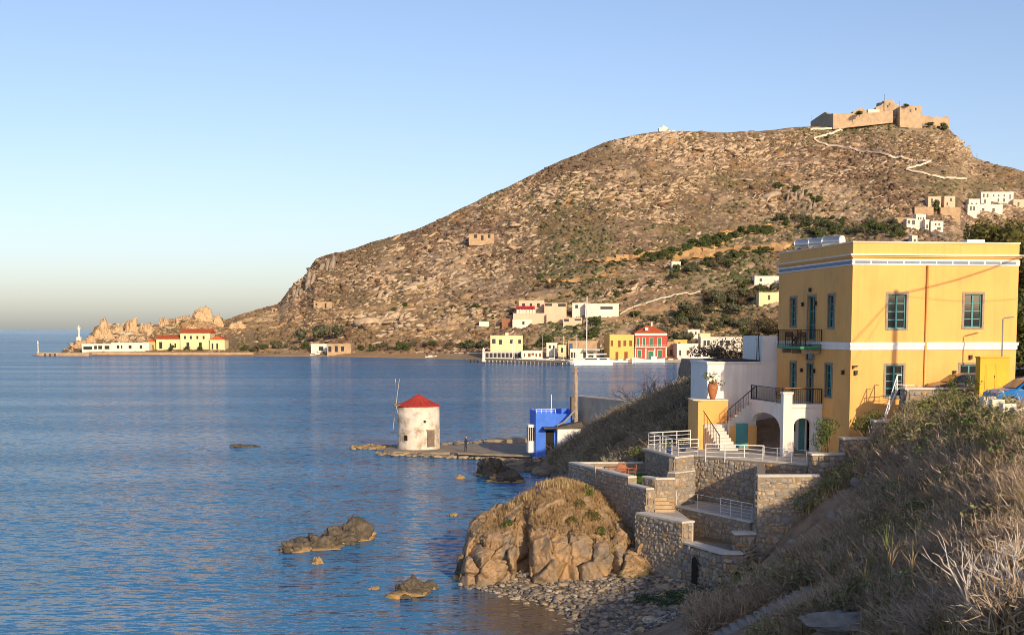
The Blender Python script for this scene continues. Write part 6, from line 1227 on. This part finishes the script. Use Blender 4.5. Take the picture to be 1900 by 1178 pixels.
for u, v, px, k, w_, t_, lb in ((592, 640, 50, 2, 1.1, 1.1, 'big grey-green tamarisk tree beside the white boat shed'), (566, 650, 24, 0, 1, 1, 'dark low tree left of the white boat shed'), (520, 650, 22, 2, 1, 1.1, 'pale bushy tree on the beach'), (742, 652, 22, 0, .8, 1.3, 'dark shore tree with white shed behind it, left of two'), (754, 653, 20, 0, .8, 1.2, 'dark shore tree, right of two near the white shed'), (692, 652, 20, 0, 1, .9, 'round dark tree standing by the waterline'), (668, 650, 16, 3, 1, 1, 'small tree beside the arched store'),
    (892, 648, 30, 2, 1.1, 1, 'grey olive tree left of the yellow villa'), (868, 646, 24, 3, 1, 1, 'dark tree at the end of the rubble sea wall'), (945, 655, 24, 0, 1.1, 1, 'dark tree in front of the yellow villa, middle'), (975, 656, 26, 0, 1.3, .9, 'wide dark tree between yellow villa and quay building'), (1020, 640, 34, 3, 1.3, 1, 'green tree behind the quay building'), (1098, 600, 30, 3, 1, 1, 'bright green tree behind the catamaran mast'), (1100, 625, 36, 0, 1.1, 1, 'dark tree clump just above the ochre house'),
    (1200, 618, 44, 2, 1.2, 1, 'large grey-green tree rising behind the red roof'), (1228, 625, 38, 2, 1, 1.1, 'grey-green tree beside the red house gable'), (1278, 585, 50, 2, 1, .95, 'big round olive tree alone on the lower slope'), (1178, 585, 28, 3, 1.2, .8, 'dark round bush below the hillside track'), (1340, 565, 40, 2, 1, 1.2, 'tall umbrella tree on the lower slope'), (1268, 635, 40, 5, 1.2, .9, 'greyish bush behind the orange block'), (1360, 580, 34, 2, 1, 1, 'round grey tree near the yellow cottage'), (880, 572, 26, 0, 1.2, .8, 'broad dark bush among the pale rocks'), (898, 606, 20, 3, 1, 1, 'dark bush beside the tiny white hut'),
    (320, 650, 16, 3, 1, 1, 'small leafy tree before the cream wing'), (346, 650, 15, 0, 1, 1, 'small tree before the two-storey villa, left of two'), (370, 650, 15, 0, 1, 1, 'small tree before the two-storey villa, right of two'), (450, 650, 14, 0, 1, 1, 'small dark tree right of the red-gabled wing'), (470, 652, 14, 0, 1, 1, 'small dark tree at the start of the beach'), (1595, 212, 16, 0, 1.4, .7, 'dark shrubs before the castle hall'), (1752, 240, 20, 0, 1.1, 1, 'dark bush clinging to the castle cliff edge'), (1724, 232, 16, 0, 1.4, .6, 'low dark bush under the castle bastion'), (1682, 197, 10, 0, 1.6, .7, 'dark shrub growing on top of the castle bastion'), (1735, 395, 26, 0, 1, 1.3, 'dark cypress clump between the tan terrace walls')):
    far_tree(u, v, px, k, lb, None, w_, t_, Y=CY-14 if v < 245 else None)
# crags: dark grey rock faces under the castle path
crag_m = mat('grey_crag', (.22, .19, .16), (.34, .27, .20), .3, .95, 1.5, .8, pos=True)
for u, v, w_, h_, n_, lb in ((1480, 375, 14, 40, 6, 'dark grey crag in the castle slope, taller one'), (1502, 392, 12, 30, 5, 'dark grey crag in the castle slope, lower one'), (1462, 374, 7, 20, 4, 'small dark crag beside the taller grey crag'), (604, 500, 22, 44, 7, 'grey cliff buttress at the seaward edge of the hill'), (578, 530, 20, 44, 7, 'grey cliff step below the buttress'), (552, 556, 18, 30, 6, 'lowest grey cliff step above the point')):
    q = hill_pt(u, v); s = q.y/F; VV, FF, off = [], [], 0
    for k in range(n_):
        sv, sf = boulder_shape(int(u)+k*7, 3, 1, .25, 9); hh = h_*random.uniform(.5, 1); sv = sv*np.array([w_*s*.28, w_*s*.4, hh*s*.62]); sv[:, 0] += sv[:, 2]*.18; sv += np.array([random.uniform(-.5, .5)*w_*s, random.uniform(-.4, .6)*w_*s, hh*s*.12-2]); VV.append(sv); FF.append(sf+off); off += len(sv)
    o = link_mesh('crag', np_mesh('crag', np.vstack(VV), np.vstack(FF), crag_m), None, q); tag(o, lb, 'crag', 'grey crags')
# pale outcrops on the tip of the point
oc = mat('point_rock', (.56, .40, .24), (.46, .32, .19), .25, .95, 1.5, .7, c3=(.34, .24, .15), s3=.15, w3=.4, pos=True)
for k, (u, v, w_, h_) in enumerate(((196, 628, 26, 30), (222, 622, 18, 20), (248, 624, 20, 26), (275, 622, 22, 20), (306, 612, 18, 18), (334, 606, 20, 24), (384, 602, 34, 24), (150, 645, 26, 16), (170, 638, 20, 18), (405, 606, 16, 20), (355, 614, 14, 12), (230, 634, 18, 14), (262, 634, 16, 12), (440, 612, 30, 12))):
    q = hill_pt(u, v); s = q.y/F; sv, sf = boulder_shape(300+k, 5, 1, .35, 4); sv = sv*(1+.26*facet(sv[:, 0]+k, sv[:, 1], sv[:, 2], .55, k)[0]+.16*facet(sv[:, 0]+k, sv[:, 1], sv[:, 2], .22, k+3)[0])[:, None]*np.array([w_*s*.62, w_*s*.5, h_*s*.95]); o = link_mesh('rock_outcrop', np_mesh('rock_outcrop', sv, sf, oc), None, q-Vector((0, 0, 1)), (0, 0, 0))
    tag(o, 'jagged pale tan rock outcrop behind the tavern and villa on the point', 'rock outcrop', 'rock outcrops of the point')
# ------------------------------------------------------------ big tree behind the house, shrubs near the terraces
def near_tree(name, label, loc, blobs, n, size, m, seed, trunk=None, cat='tree', flat=.45, core=True):
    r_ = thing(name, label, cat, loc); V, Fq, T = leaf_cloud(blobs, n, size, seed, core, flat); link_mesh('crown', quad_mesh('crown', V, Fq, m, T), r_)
    b = MB(frame(loc, 0))
    for p, r0, r1 in (trunk or []): b.tube(p, r0, 8, r1)
    if trunk: b.build('trunk', bark, r_)
    return r_
r = np.random.default_rng(3); bl = []
for k in range(30): a = r.uniform(0, 6.28); rr = r.uniform(0, 4.9); bl.append((rr*math.cos(a), rr*math.sin(a), r.uniform(2.5, 11.9)*(1-.012*rr*rr), *(r.uniform(1.3, 2.2)*np.array([1, 1, .8]))))
olv2 = attr_mat('autumn_olive_leaf', [(.06, .065, .02), (.10, .10, .03), (.16, .14, .045), (.21, .165, .06)])
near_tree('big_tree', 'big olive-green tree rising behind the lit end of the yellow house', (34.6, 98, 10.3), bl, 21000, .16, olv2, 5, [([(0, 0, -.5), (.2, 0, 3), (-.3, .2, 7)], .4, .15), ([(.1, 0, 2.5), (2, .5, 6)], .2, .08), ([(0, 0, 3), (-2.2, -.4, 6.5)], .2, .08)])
bl = [(r.uniform(-2.2, 2.2), r.uniform(-1.5, 1.5), r.uniform(1.5, 7.5), *(r.uniform(.9, 1.5)*np.array([1, 1, 1]))) for k in range(14)]
near_tree('roadside_tree', 'dark tree beside the house corner at the picture edge', (33.6, 90.5, 10.3), bl, 6000, .14, ever, 9, [([(0, 0, -.5), (0, 0, 4)], .25, .1)])
bl = [(r.uniform(-1.8, 1.8), r.uniform(-1.5, 1.5), r.uniform(5, 11), *(r.uniform(.9, 1.6)*np.array([1, 1, 1]))) for k in range(12)]
near_tree('roof_tree', 'olive tree showing over the roof left of the biggest crown', (28.5, 104, 9.6), bl, 5000, .14, olv2, 19, [([(0, 0, -.5), (0, 0, 5)], .25, .1)])
shrub_m = attr_mat('fresh_shrub_leaf', [(.04, .07, .02), (.08, .12, .03), (.14, .17, .05), (.22, .22, .08)])
def shrub(label, u, v, Y, w_, h_, n, m, seed, size=.06):
    q = P(u, v, Y); rs = np.random.default_rng(seed); bl = [(rs.normal(0, w_*.22), rs.normal(0, w_*.22), h_*rs.uniform(.2, .8), *(np.array([w_*.26, w_*.26, h_*.24]))) for k in range(7)]
    near_tree('garden_shrub', label, q, bl, n, size, m, seed, [([(0, 0, -.3), (0, 0, h_*.5)], .05, .02)], 'shrub', core=False)
shrub('leafy green shrub by the stone block under the shaded facade', 1536, 842, 77.5, 1.5, 2.0, 1300, shrub_m, 31)
shrub('rounded shrub before the lower yellow wall, above the middle stone block', 1605, 815, 79, 2.0, 1.7, 1500, shrub_m, 32)
shrub('small plant growing at the road wall below the cabinet', 1763, 722, 77.2, .9, .9, 350, shrub_m, 33, .05)
shrub('leafy plant on top of the rubble road wall', 1800, 735, 76.6, 1.3, 1.2, 450, shrub_m, 34, .05)
shrub('plant spilling from the terracotta pot', 1322, 716, 93.6, 1.3, .9, 260, shrub_m, 35, .07)
shrub('potted plant inside the railing of the upper terrace', 1268, 838, 89.8, .7, .8, 260, shrub_m, 36, .05); shrub('low shrub at the railing corner of the upper terrace', 1235, 838, 88.3, .8, .8, 260, shrub_m, 37, .05)
shrub('pale green bush at the back of the lawn terrace', 1178, 848, 93, 1.0, .8, 300, shrub_m, 38, .06)
for k, (u, v, Y, w_, h_, lb) in enumerate(((1375, 690, 104, 4.5, 3.4, 'brown scrub bush rising behind the white house roof'), (1345, 692, 106, 3.2, 2.0, 'lower brown scrub behind the white roof edge'), (1420, 640, 112, 3, 2.2, 'dark scrub between white wall top and shaded facade'))):
    q = P(u, v, Y); rs = np.random.default_rng(60+k); bl = [(rs.normal(0, w_*.25), rs.normal(0, w_*.2), h_*rs.uniform(.15, .85), *(np.array([w_*.22, w_*.22, h_*.22]))) for _ in range(10)]; near_tree('scrub_bush', lb, q, bl, 2200, .09, brownsh, 60+k, [([(0, 0, -2), (0, 0, h_*.5)], .06, .02)], 'bush', core=False)
# ------------------------------------------------------------ scrub masses of the banks
def tuft(seed, n, h, spread, wd, lean=.5, seg=2):
    """grass tuft: thin bent blades as strips of triangles"""
    r = np.random.default_rng(seed); V, Fc = [], []
    for k in range(n):
        a = r.uniform(0, 6.28); b0 = r.normal(0, spread*.3, 2); L_ = h*r.uniform(.5, 1.1); ln = r.uniform(.1, lean); w_ = wd*r.uniform(.6, 1.3); px, py = -math.sin(a)*w_, math.cos(a)*w_; o = len(V)
        for i in range(seg+1):
            t = i/seg; x, y, z = b0[0]+math.cos(a)*L_*ln*t*t, b0[1]+math.sin(a)*L_*ln*t*t, L_*t*(1-.25*ln*t)
            if i < seg: V += [(x-px*(1-t*.6), y-py*(1-t*.6), z), (x+px*(1-t*.6), y+py*(1-t*.6), z)]
            else: V.append((x, y, z))
        for i in range(seg-1): Fc += [(o+2*i, o+2*i+1, o+2*i+3), (o+2*i, o+2*i+3, o+2*i+2)]
        Fc.append((o+2*seg-2, o+2*seg-1, o+2*seg))
    return np.array(V), np.array(Fc)
def twigs(seed, n, h, wd):
    """thorny brush: forking thin twigs filling a dome"""
    r = np.random.default_rng(seed); V, Fc = [], []
    def seg_(p, q, w_):
        d = q-p; s = np.cross(d, r.normal(size=3)); s = s/np.linalg.norm(s)*w_; o = len(V); V.extend([p-s, p+s, q]); Fc.append((o, o+1, o+2))
    for k in range(n):
        d = r.normal(size=3); d[2] = abs(d[2])+.35; d /= np.linalg.norm(d); p = np.array([r.normal(0, .12), r.normal(0, .12), 0])*h; q = p+d*h*r.uniform(.45, .8); seg_(p, q, wd)
        for j in range(3):
            e = d+r.normal(size=3)*.55; e[2] += .15; e /= np.linalg.norm(e); s_ = p+(q-p)*r.uniform(.35, 1); t_ = s_+e*h*r.uniform(.2, .45); seg_(s_, t_, wd*.7)
            f = e+r.normal(size=3)*.6; f /= np.linalg.norm(f); seg_(s_+(t_-s_)*.6, s_+(t_-s_)*.6+f*h*.18, wd*.5)
    return np.array(V), np.array(Fc)
def leafy(seed, n, h, size):
    V, Fq, T = leaf_cloud([(0, 0, h*.45, h*.55, h*.55, h*.5), (h*.25, h*.1, h*.3, h*.4, h*.4, h*.35), (-h*.25, -.1*h, h*.35, h*.4, h*.4, h*.35)], n, size, seed, False); return V, np.vstack([Fq[:, [0, 1, 2]], Fq[:, [0, 2, 3]]])
def bank_points(n, u0, u1, v0, v1, dens, ymax=110, zmin=.9, y0=26):
    out = []
    us = rng.uniform(u0, u1, n*3); vs = rng.uniform(v0, v1, n*3)
    ys = np.arange(y0, ymax, .5)
    for u, v in zip(us, vs):
        if len(out) >= n: break
        x, y, z = ray(u, v); t = ys/y; zz = H+z*t
        k = np.argmax(zz < _gz(x*t, ys))
        if k == 0: continue
        p = (x*t[k], ys[k], float(_gz(np.array([x*t[k]]), np.array([ys[k]]))[0]))
        if p[2] < zmin or not dens(p[0], p[1], p[2], u, v): continue
        out.append(p)
    return np.array(out)
_gi = GZ
def _gz(x, y):
    i = np.clip(((y-gy[0])/.5).astype(int), 0, len(gy)-1); j = np.clip(((x-gx[0])/.42).astype(int), 0, len(gx)-1); return _gi[i, j]
_ys = bank_hit(1425, 1138).y; CLEAR = [(P(1338, 1180, _ys).lerp(P(1502, 1096, _ys), k/10)-Vector((0, e_, 0)), .75) for k in range(11) for e_ in (-.8, 0, .9, 1.8, 2.7)]+[(bank_hit(1835, 1178), .8), (bank_hit(1885, 1120), .8), (bank_hit(1715, 1178), .6)]+[(bank_hit(1565, 1160), 1.25), (bank_hit(1540, 1170), .8), (bank_hit(1600, 1170), .8)]
def in_built(x, y, z):
    if 71 < y < 97 and x < 31 and x > np.interp(y, [71, 73, 76, 79, 82, 91], [10.8, 8, 8, 6.5, 6, 3.2]) and x < np.interp(y, [71, 72.7, 72.9, 75.9, 76, 77, 78], [12.5, 12.8, 16.3, 16.4, 20.5, 25.5, 31]): return True
    if x > 23.6 and 50 < y < 112: return True
    if 64.5 < y < 74 and x < 12.6-(71-min(71, y))*.1: return True
    if CLEAR and min(math.hypot(x-c.x, y-c.y)-r_ for c, r_ in CLEAR) < 0: return True
    return False
straw = attr_mat('straw', [(.20, .165, .08), (.38, .285, .14), (.56, .42, .22), (.66, .51, .29), (.32, .27, .10)])
twig_m = attr_mat('grey_twig', [(.18, .135, .09), (.33, .25, .175), (.46, .36, .26), (.52, .43, .33), (.27, .20, .13)])
scrub_m = attr_mat('scrub_leaf', [(.06, .11, .03), (.11, .165, .05), (.19, .215, .08), (.30, .275, .12), (.23, .17, .09)])
n1 = lambda x, y, s=4.: float(vnoise(np.array(x/s), np.array(y/s), 0, 91))
slide = lambda u, v: 1395 < u < 1640 and abs(v-(918+(1616-u)*.68)) < 36    # bare earth of the slide beside the bastion
def D(f): return lambda x, y, z, u, v: not in_built(x, y, z) and f(x, y, z, u, v)
# grass over the big bank
pts = bank_points(4600, 1290, 1930, 740, 1200, D(lambda x, y, z, u, v: random.random() < (0 if slide(u, v) else .55+.45*n1(x, y))))
s = rng.uniform(.55, 1.2, len(pts)); G1 = [tuft(q, 20, .75, .5, .019, .9) for q in range(6)]
o = scatter_mesh('dry_grass', G1, pts, np.stack([s, s, s], 1), rng.uniform(0, 6, len(s)), straw); tag(o, 'dry straw-coloured grass covering the steep near bank', 'grass')
pts = bank_points(2500, 1290, 1930, 730, 1200, D(lambda x, y, z, u, v: random.random() < (0.01 if slide(u, v) else .5-.5*n1(x, y))))
s = rng.uniform(.6, 1.45, len(pts)); T1 = [twigs(q, 24, .95, .017) for q in range(6)]
o = scatter_mesh('thorn_brush', T1, pts, np.stack([s*1.1, s*1.1, s], 1), rng.uniform(0, 6, len(s)), twig_m); tag(o, 'grey leafless thorn brush over the near bank', 'brush')
pts = bank_points(1150, 1270, 1930, 725, 1200, D(lambda x, y, z, u, v: y > 37 and not slide(u, v) and random.random() < .3+.9*n1(x+40, y, 3.))); s = rng.uniform(.5, 1.3, len(pts)); s[::9] *= 1.6
S1 = [leafy(q, 150, .9, .055) for q in range(5)]
o = scatter_mesh('green_scrub', S1, pts, np.stack([s*1.15, s*1.15, s*.9], 1), rng.uniform(0, 6, len(s)), scrub_m); tag(o, 'green and olive scrub clumps on the near bank', 'scrub')
# sunny crest of the bank under the road wall
pts = bank_points(330, 1660, 1880, 735, 850, D(lambda x, y, z, u, v: v < 730+abs(u-1745)*.55+95)); s = rng.uniform(.8, 1.5, len(pts))
crest = attr_mat('crest_scrub_leaf', [(.10, .13, .04), (.17, .19, .06), (.26, .25, .10), (.20, .23, .06)])
o = scatter_mesh('crest_scrub', S1+[leafy(q+9, 160, .9, .035) for q in range(3)], pts, np.stack([s, s, s*1.05], 1), rng.uniform(0, 6, len(s)), crest); tag(o, 'sunlit yellow-green scrub on the crest of the bank below the road wall', 'scrub')
pts = bank_points(420, 1640, 1900, 735, 860, D(lambda x, y, z, u, v: True)); s = rng.uniform(.9, 1.5, len(pts))
o = scatter_mesh('crest_grass', [tuft(q+50, 30, .8, .6, .011, .9) for q in range(4)]+[twigs(q+50, 26, .9, .009) for q in range(3)], pts, np.stack([s, s, s], 1), rng.uniform(0, 6, len(s)), straw); tag(o, 'sunlit dry grass and twigs along the crest of the bank', 'grass')
# dark scrub on the shore bank behind the terraces
pts = bank_points(1500, 1020, 1330, 690, 880, D(lambda x, y, z, u, v: y > 92.5 and z > .8), 175, .8, 92); s = rng.uniform(.9, 1.7, len(pts))
o = scatter_mesh('shore_scrub', [leafy(q+20, 110, .9, .07) for q in range(3)]+[twigs(q+30, 30, 1.1, .03) for q in range(5)], pts, np.stack([s, s, s*.9], 1), rng.uniform(0, 6, len(s)), attr_mat('shore_scrub_leaf', [(.15, .12, .085), (.25, .21, .15), (.38, .32, .24), (.27, .24, .12)])); tag(o, 'dense brown-green scrub covering the shore bank behind the terraces', 'scrub')
# beach greenery and headland plants
pts = bank_points(300, 1180, 1400, 1070, 1140, lambda x, y, z, u, v: y < 72.5 and 1065+abs(u-1300)*.1 < v < 1128 and (u > 1255 or v > 1095) and z > .5, 80, .5, 55)
if len(pts):
    s = rng.uniform(.35, .7, len(pts)); o = scatter_mesh('beach_ivy', [leafy(q+60, 120, .8, .05) for q in range(4)], pts, np.stack([s*1.3, s*1.3, s*.7], 1), rng.uniform(0, 6, len(s)), attr_mat('ivy_leaf', [(.02, .05, .015), (.04, .085, .025), (.06, .11, .03)])); tag(o, 'dark green creeper at the foot of the lowest stone wall', 'creeper')
bright = attr_mat('bright_leaf', [(.08, .12, .02), (.14, .18, .03), (.24, .25, .05)])
for k, (u, v, w_, h_, m_, lb) in enumerate(((1178, 1084, 1.9, 1.1, bright, 'bright yellow-green bush at the foot of the headland'), (1115, 988, .5, .4, shrub_m, 'small dark green plant on the headland face'), (945, 975, .7, .4, shrub_m, 'low green plant near the seaward top of the headland'), (1075, 940, .7, .5, olv2, 'olive tuft on the headland slope below the long wall'), (1100, 962, .9, .5, olv2, 'olive shrub on the headland slope beside the wall foot'), (1062, 968, .5, .4, olv2, 'small tuft in the middle of the headland'), (1090, 918, .8, .6, shrub_m, 'green bush between headland top and long wall'), (1020, 900, 1.0, .5, straw, 'dry straw clump on the headland top'), (1050, 902, .9, .5, straw, 'dry straw clump right of the headland top'), (980, 925, .8, .5, straw, 'dry straw clump on the headland shoulder'), (955, 940, .7, .4, straw, 'lowest dry straw clump on the headland shoulder'))):
    p = None
    for Y in np.arange(76, 90, .1):
        q = P(u, v, Y)
        if q.z < head_z(q.x, q.y)+.05: p = q; break
    if p is None: p = PZ(u, v, .6)
    rs = np.random.default_rng(400+k)
    if m_ is straw: V_, F_ = tuft(400+k, 120, h_*1.3, w_, .012, .9); o = link_mesh('dry_clump', np_mesh('dry_clump', V_, F_, straw, tint=rs.random(len(V_))), None, p-Vector((0, 0, .08)))
    else: V_, F_ = leafy(400+k, 420, h_*1.3, .05); V_[:, :2] *= w_/h_*.7; o = link_mesh('headland_plant', np_mesh('headland_plant', V_, F_, m_, tint=np.repeat(rs.random(len(V_)//4), 4)), None, p-Vector((0, 0, .1)))
    tag(o, lb, 'plant', 'plants on the headland')
V_, F_, off = [], [], 0
pts = []
for k in range(1900):
    x, y = random.uniform(-2.5, 6.8), random.uniform(78.4, 86.5); z = head_z(x, y)
    if z > 1.7+random.random()*1.6: pts.append((x, y, z+.02))
pts = np.array(pts); s = rng.uniform(.25, .6, len(pts)); o = scatter_mesh('headland_grass', G1, pts, np.stack([s, s, s*.8], 1), rng.uniform(0, 6, len(s)), attr_mat('golden_grass', [(.30, .20, .10), (.40, .27, .13), (.46, .33, .17)])); tag(o, 'short golden dry grass on the rock headland', 'grass')
# bare pale trees in the shore scrub
def branchy(mb, p, d, L_, r0, depth, r_):
    q = p+d*L_; m_ = p+d*L_*.5+Vector(r_.normal(0, L_*.05, 3)); mb.tube([p, m_, q], r0, 5, r0*.6)
    if depth:
        for k in range(3 if depth > 1 else 2):
            e = (d+Vector(r_.normal(0, .5, 3))+Vector((0, 0, .12))).normalized(); s_ = p.lerp(q, r_.uniform(.5, 1)); branchy(mb, s_, e, L_*r_.uniform(.55, .8), r0*.6, depth-1, r_)
pale_bark = mat('pale_bark', (.66, .62, .57), (.52, .48, .43), 5, .9)
def bare_tree(name, label, base, h, r0, seed, depth, dirs, m):
    t_ = thing(name, label, 'bare shrub', base, 0); rr_ = np.random.default_rng(seed)
    for d in dirs:
        mb = MB(); branchy(mb, Vector(base), Vector(d).normalized(), h, r0, depth, rr_); mb.build('branch', m, t_)
for k, (u, v, Y, lb) in enumerate(((1188, 760, 118, 'bare grey tree over the scrub bank, left of two'), (1217, 745, 116, 'bare pale tree over the scrub bank, right of two'))):
    q = P(u, v, Y); q.z = ground(q.x, q.y)-.2; bare_tree('bare_tree', lb, q, 1.5, .06, 70+k, 4, [(0, 0, 1), (.35, .1, 1), (-.4, 0, 1)], mat('grey_bark', (.30, .26, .22)))
# dead white shrubs and canes in the near bank
for k, (u, v, h, dirs, lb) in enumerate(((1835, 1190, .95, [(-.55, .1, 1), (.1, 0, 1), (.45, .1, .9)], 'dead white branching shrub at the bottom edge, largest'), (1885, 1120, .8, [(.1, 0, 1), (-.2, .1, 1)], 'dead white shrub rising at the picture edge above the largest one'), (1715, 1195, .6, [(.3, 0, 1), (.05, 0, 1)], 'small dead white shrub left of the largest one'), (1790, 1180, .35, [(.1, 0, 1)], 'tiny dead white twig between the dead shrubs'))):
    q = bank_hit(u, min(v, 1178)) or Vector((12, 36, 8)); bare_tree('dead_shrub', lb, q-Vector((0, 0, .2)), h*1.15, .042, 90+k, 3, dirs, pale_bark)
cane_m = mat('cane', (.20, .17, .085), (.11, .13, .05), 3, .8)
for k, (u, v, h) in enumerate(((1640, 1120, 2.6), (1648, 1170, 3.0), (1612, 1130, 2.0), (1702, 1050, 1.8), (1600, 1175, 2.2), (1690, 1160, 2.4), (1622, 1165, 1.6))):
    q = bank_hit(u, v)
    if q is None: continue
    t_ = thing('tall_cane', ['tall dry cane with leafy tip in the near bank', 'tallest dry cane rising at the bottom of the bank', 'leaning green cane left of the tall one', 'cane with green blades higher up the bank', 'thin cane near the pale slab', 'cane right of the tallest one', 'short cane between the tall ones'][k], 'cane', q, 0, 'canes on the bank'); ln = random.uniform(-.12, .12)
    pth = [q+Vector((ln*h*t*t, 0, h*t)) for t in np.linspace(0, 1, 6)]; mb = MB(); mb.tube(pth, .018, 5, .008); mb.build('stalk', cane_m, t_)
    V_, F_ = tuft(600+k, 9, h*.38, .02, .016, 1.1); o = link_mesh('blades', np_mesh('blades', V_, F_, straw if k % 2 else scrub_m, tint=np.full(len(V_), .4)), t_, pth[3]-q)
# concrete steps down the bank and pale rock slab
st_m = mat('old_concrete_step', (.36, .34, .31), (.28, .26, .235), 3, .95, .6, 10, pos=True)
yS = bank_hit(1425, 1138).y; e0, e1 = P(1338, 1180, yS), P(1502, 1096, yS)
sr = thing('bank_stairs', 'old concrete steps climbing the near bank from the beach', 'steps', e0)
NS = 12
for k in range(NS):
    q = e0.lerp(e1, k/(NS-1)); rw = (e1.x-e0.x)/(NS-1); MB().box(q.x-rw*.5, q.x+rw*.5+.12, q.y-.05, q.y+1.0, q.z-1.3, q.z).build('step', st_m, sr, bevel=.012)
b = MB(); n_ = Vector((0, -.16, 0)); c4 = [e0+Vector((0, 0, -.75)), e1+Vector((.3, 0, -.75)), e1+Vector((.3, 0, -.22)), e0+Vector((0, 0, -.22))]; c4 = [p+Vector((0, -.06, 0)) for p in c4]; b.add(c4+[p+n_ for p in c4], [(0, 1, 2, 3), (7, 6, 5, 4), (0, 4, 5, 1), (1, 5, 6, 2), (2, 6, 7, 3), (3, 7, 4, 0)]); b.build('stringer', st_m, sr)
q = bank_hit(1565, 1172); sv, sf = boulder_shape(777, 5, 1, .25); sv = sv*(1+.2*facet(sv[:, 0], sv[:, 1], sv[:, 2], .5, 3)[0]+.1*facet(sv[:, 0], sv[:, 1], sv[:, 2], .2, 5)[0])[:, None]
o = link_mesh('rock_slab', np_mesh('rock_slab', sv*np.array([1.5, .7, .38]), sf, mat('pale_slab', (.34, .32, .29), (.24, .225, .20), 2, .95, 1.2, 7, pos=True)), None, q+Vector((0, 0, .18)), (.12, .05, .1)); tag(o, 'flat pale rock slab lying at the bottom of the bank', 'rock')
for k, (u, v, sz) in enumerate(((1496, 1120, .3), (1330, 1090, .35), (1590, 900, .35), (1545, 960, .3), (1470, 1010, .3), (1440, 1168, .25), (1452, 1160, .2))):
    q = bank_hit(u, v); sv, sf = boulder_shape(800+k, 2, .8, .3); o = link_mesh('bank_stone', np_mesh('bank_stone', sv*sz, sf, MATS['pale_slab']), None, q+Vector((0, 0, .05)), (0, 0, k)); tag(o, 'pale stone lying on the bare earth of the near bank', 'stone', 'stones on the bank')
# lawn blades
pts = np.array([(x, y, 5.33) for x, y in ((random.uniform(5.4, 9.2), random.uniform(82.6, 89)) for _ in range(700)) if x > np.interp(y, [82.4, 88.6], [7.2, 5.4])]); s = rng.uniform(.06, .12, len(pts)); o = scatter_mesh('lawn_grass', [tuft(q+80, 20, 1, 2.5, .06, .6) for q in range(3)], pts, np.stack([s, s, s], 1), rng.uniform(0, 6, len(s)), grass_m); tag(o, 'short green grass of the small lawn terrace', 'grass')
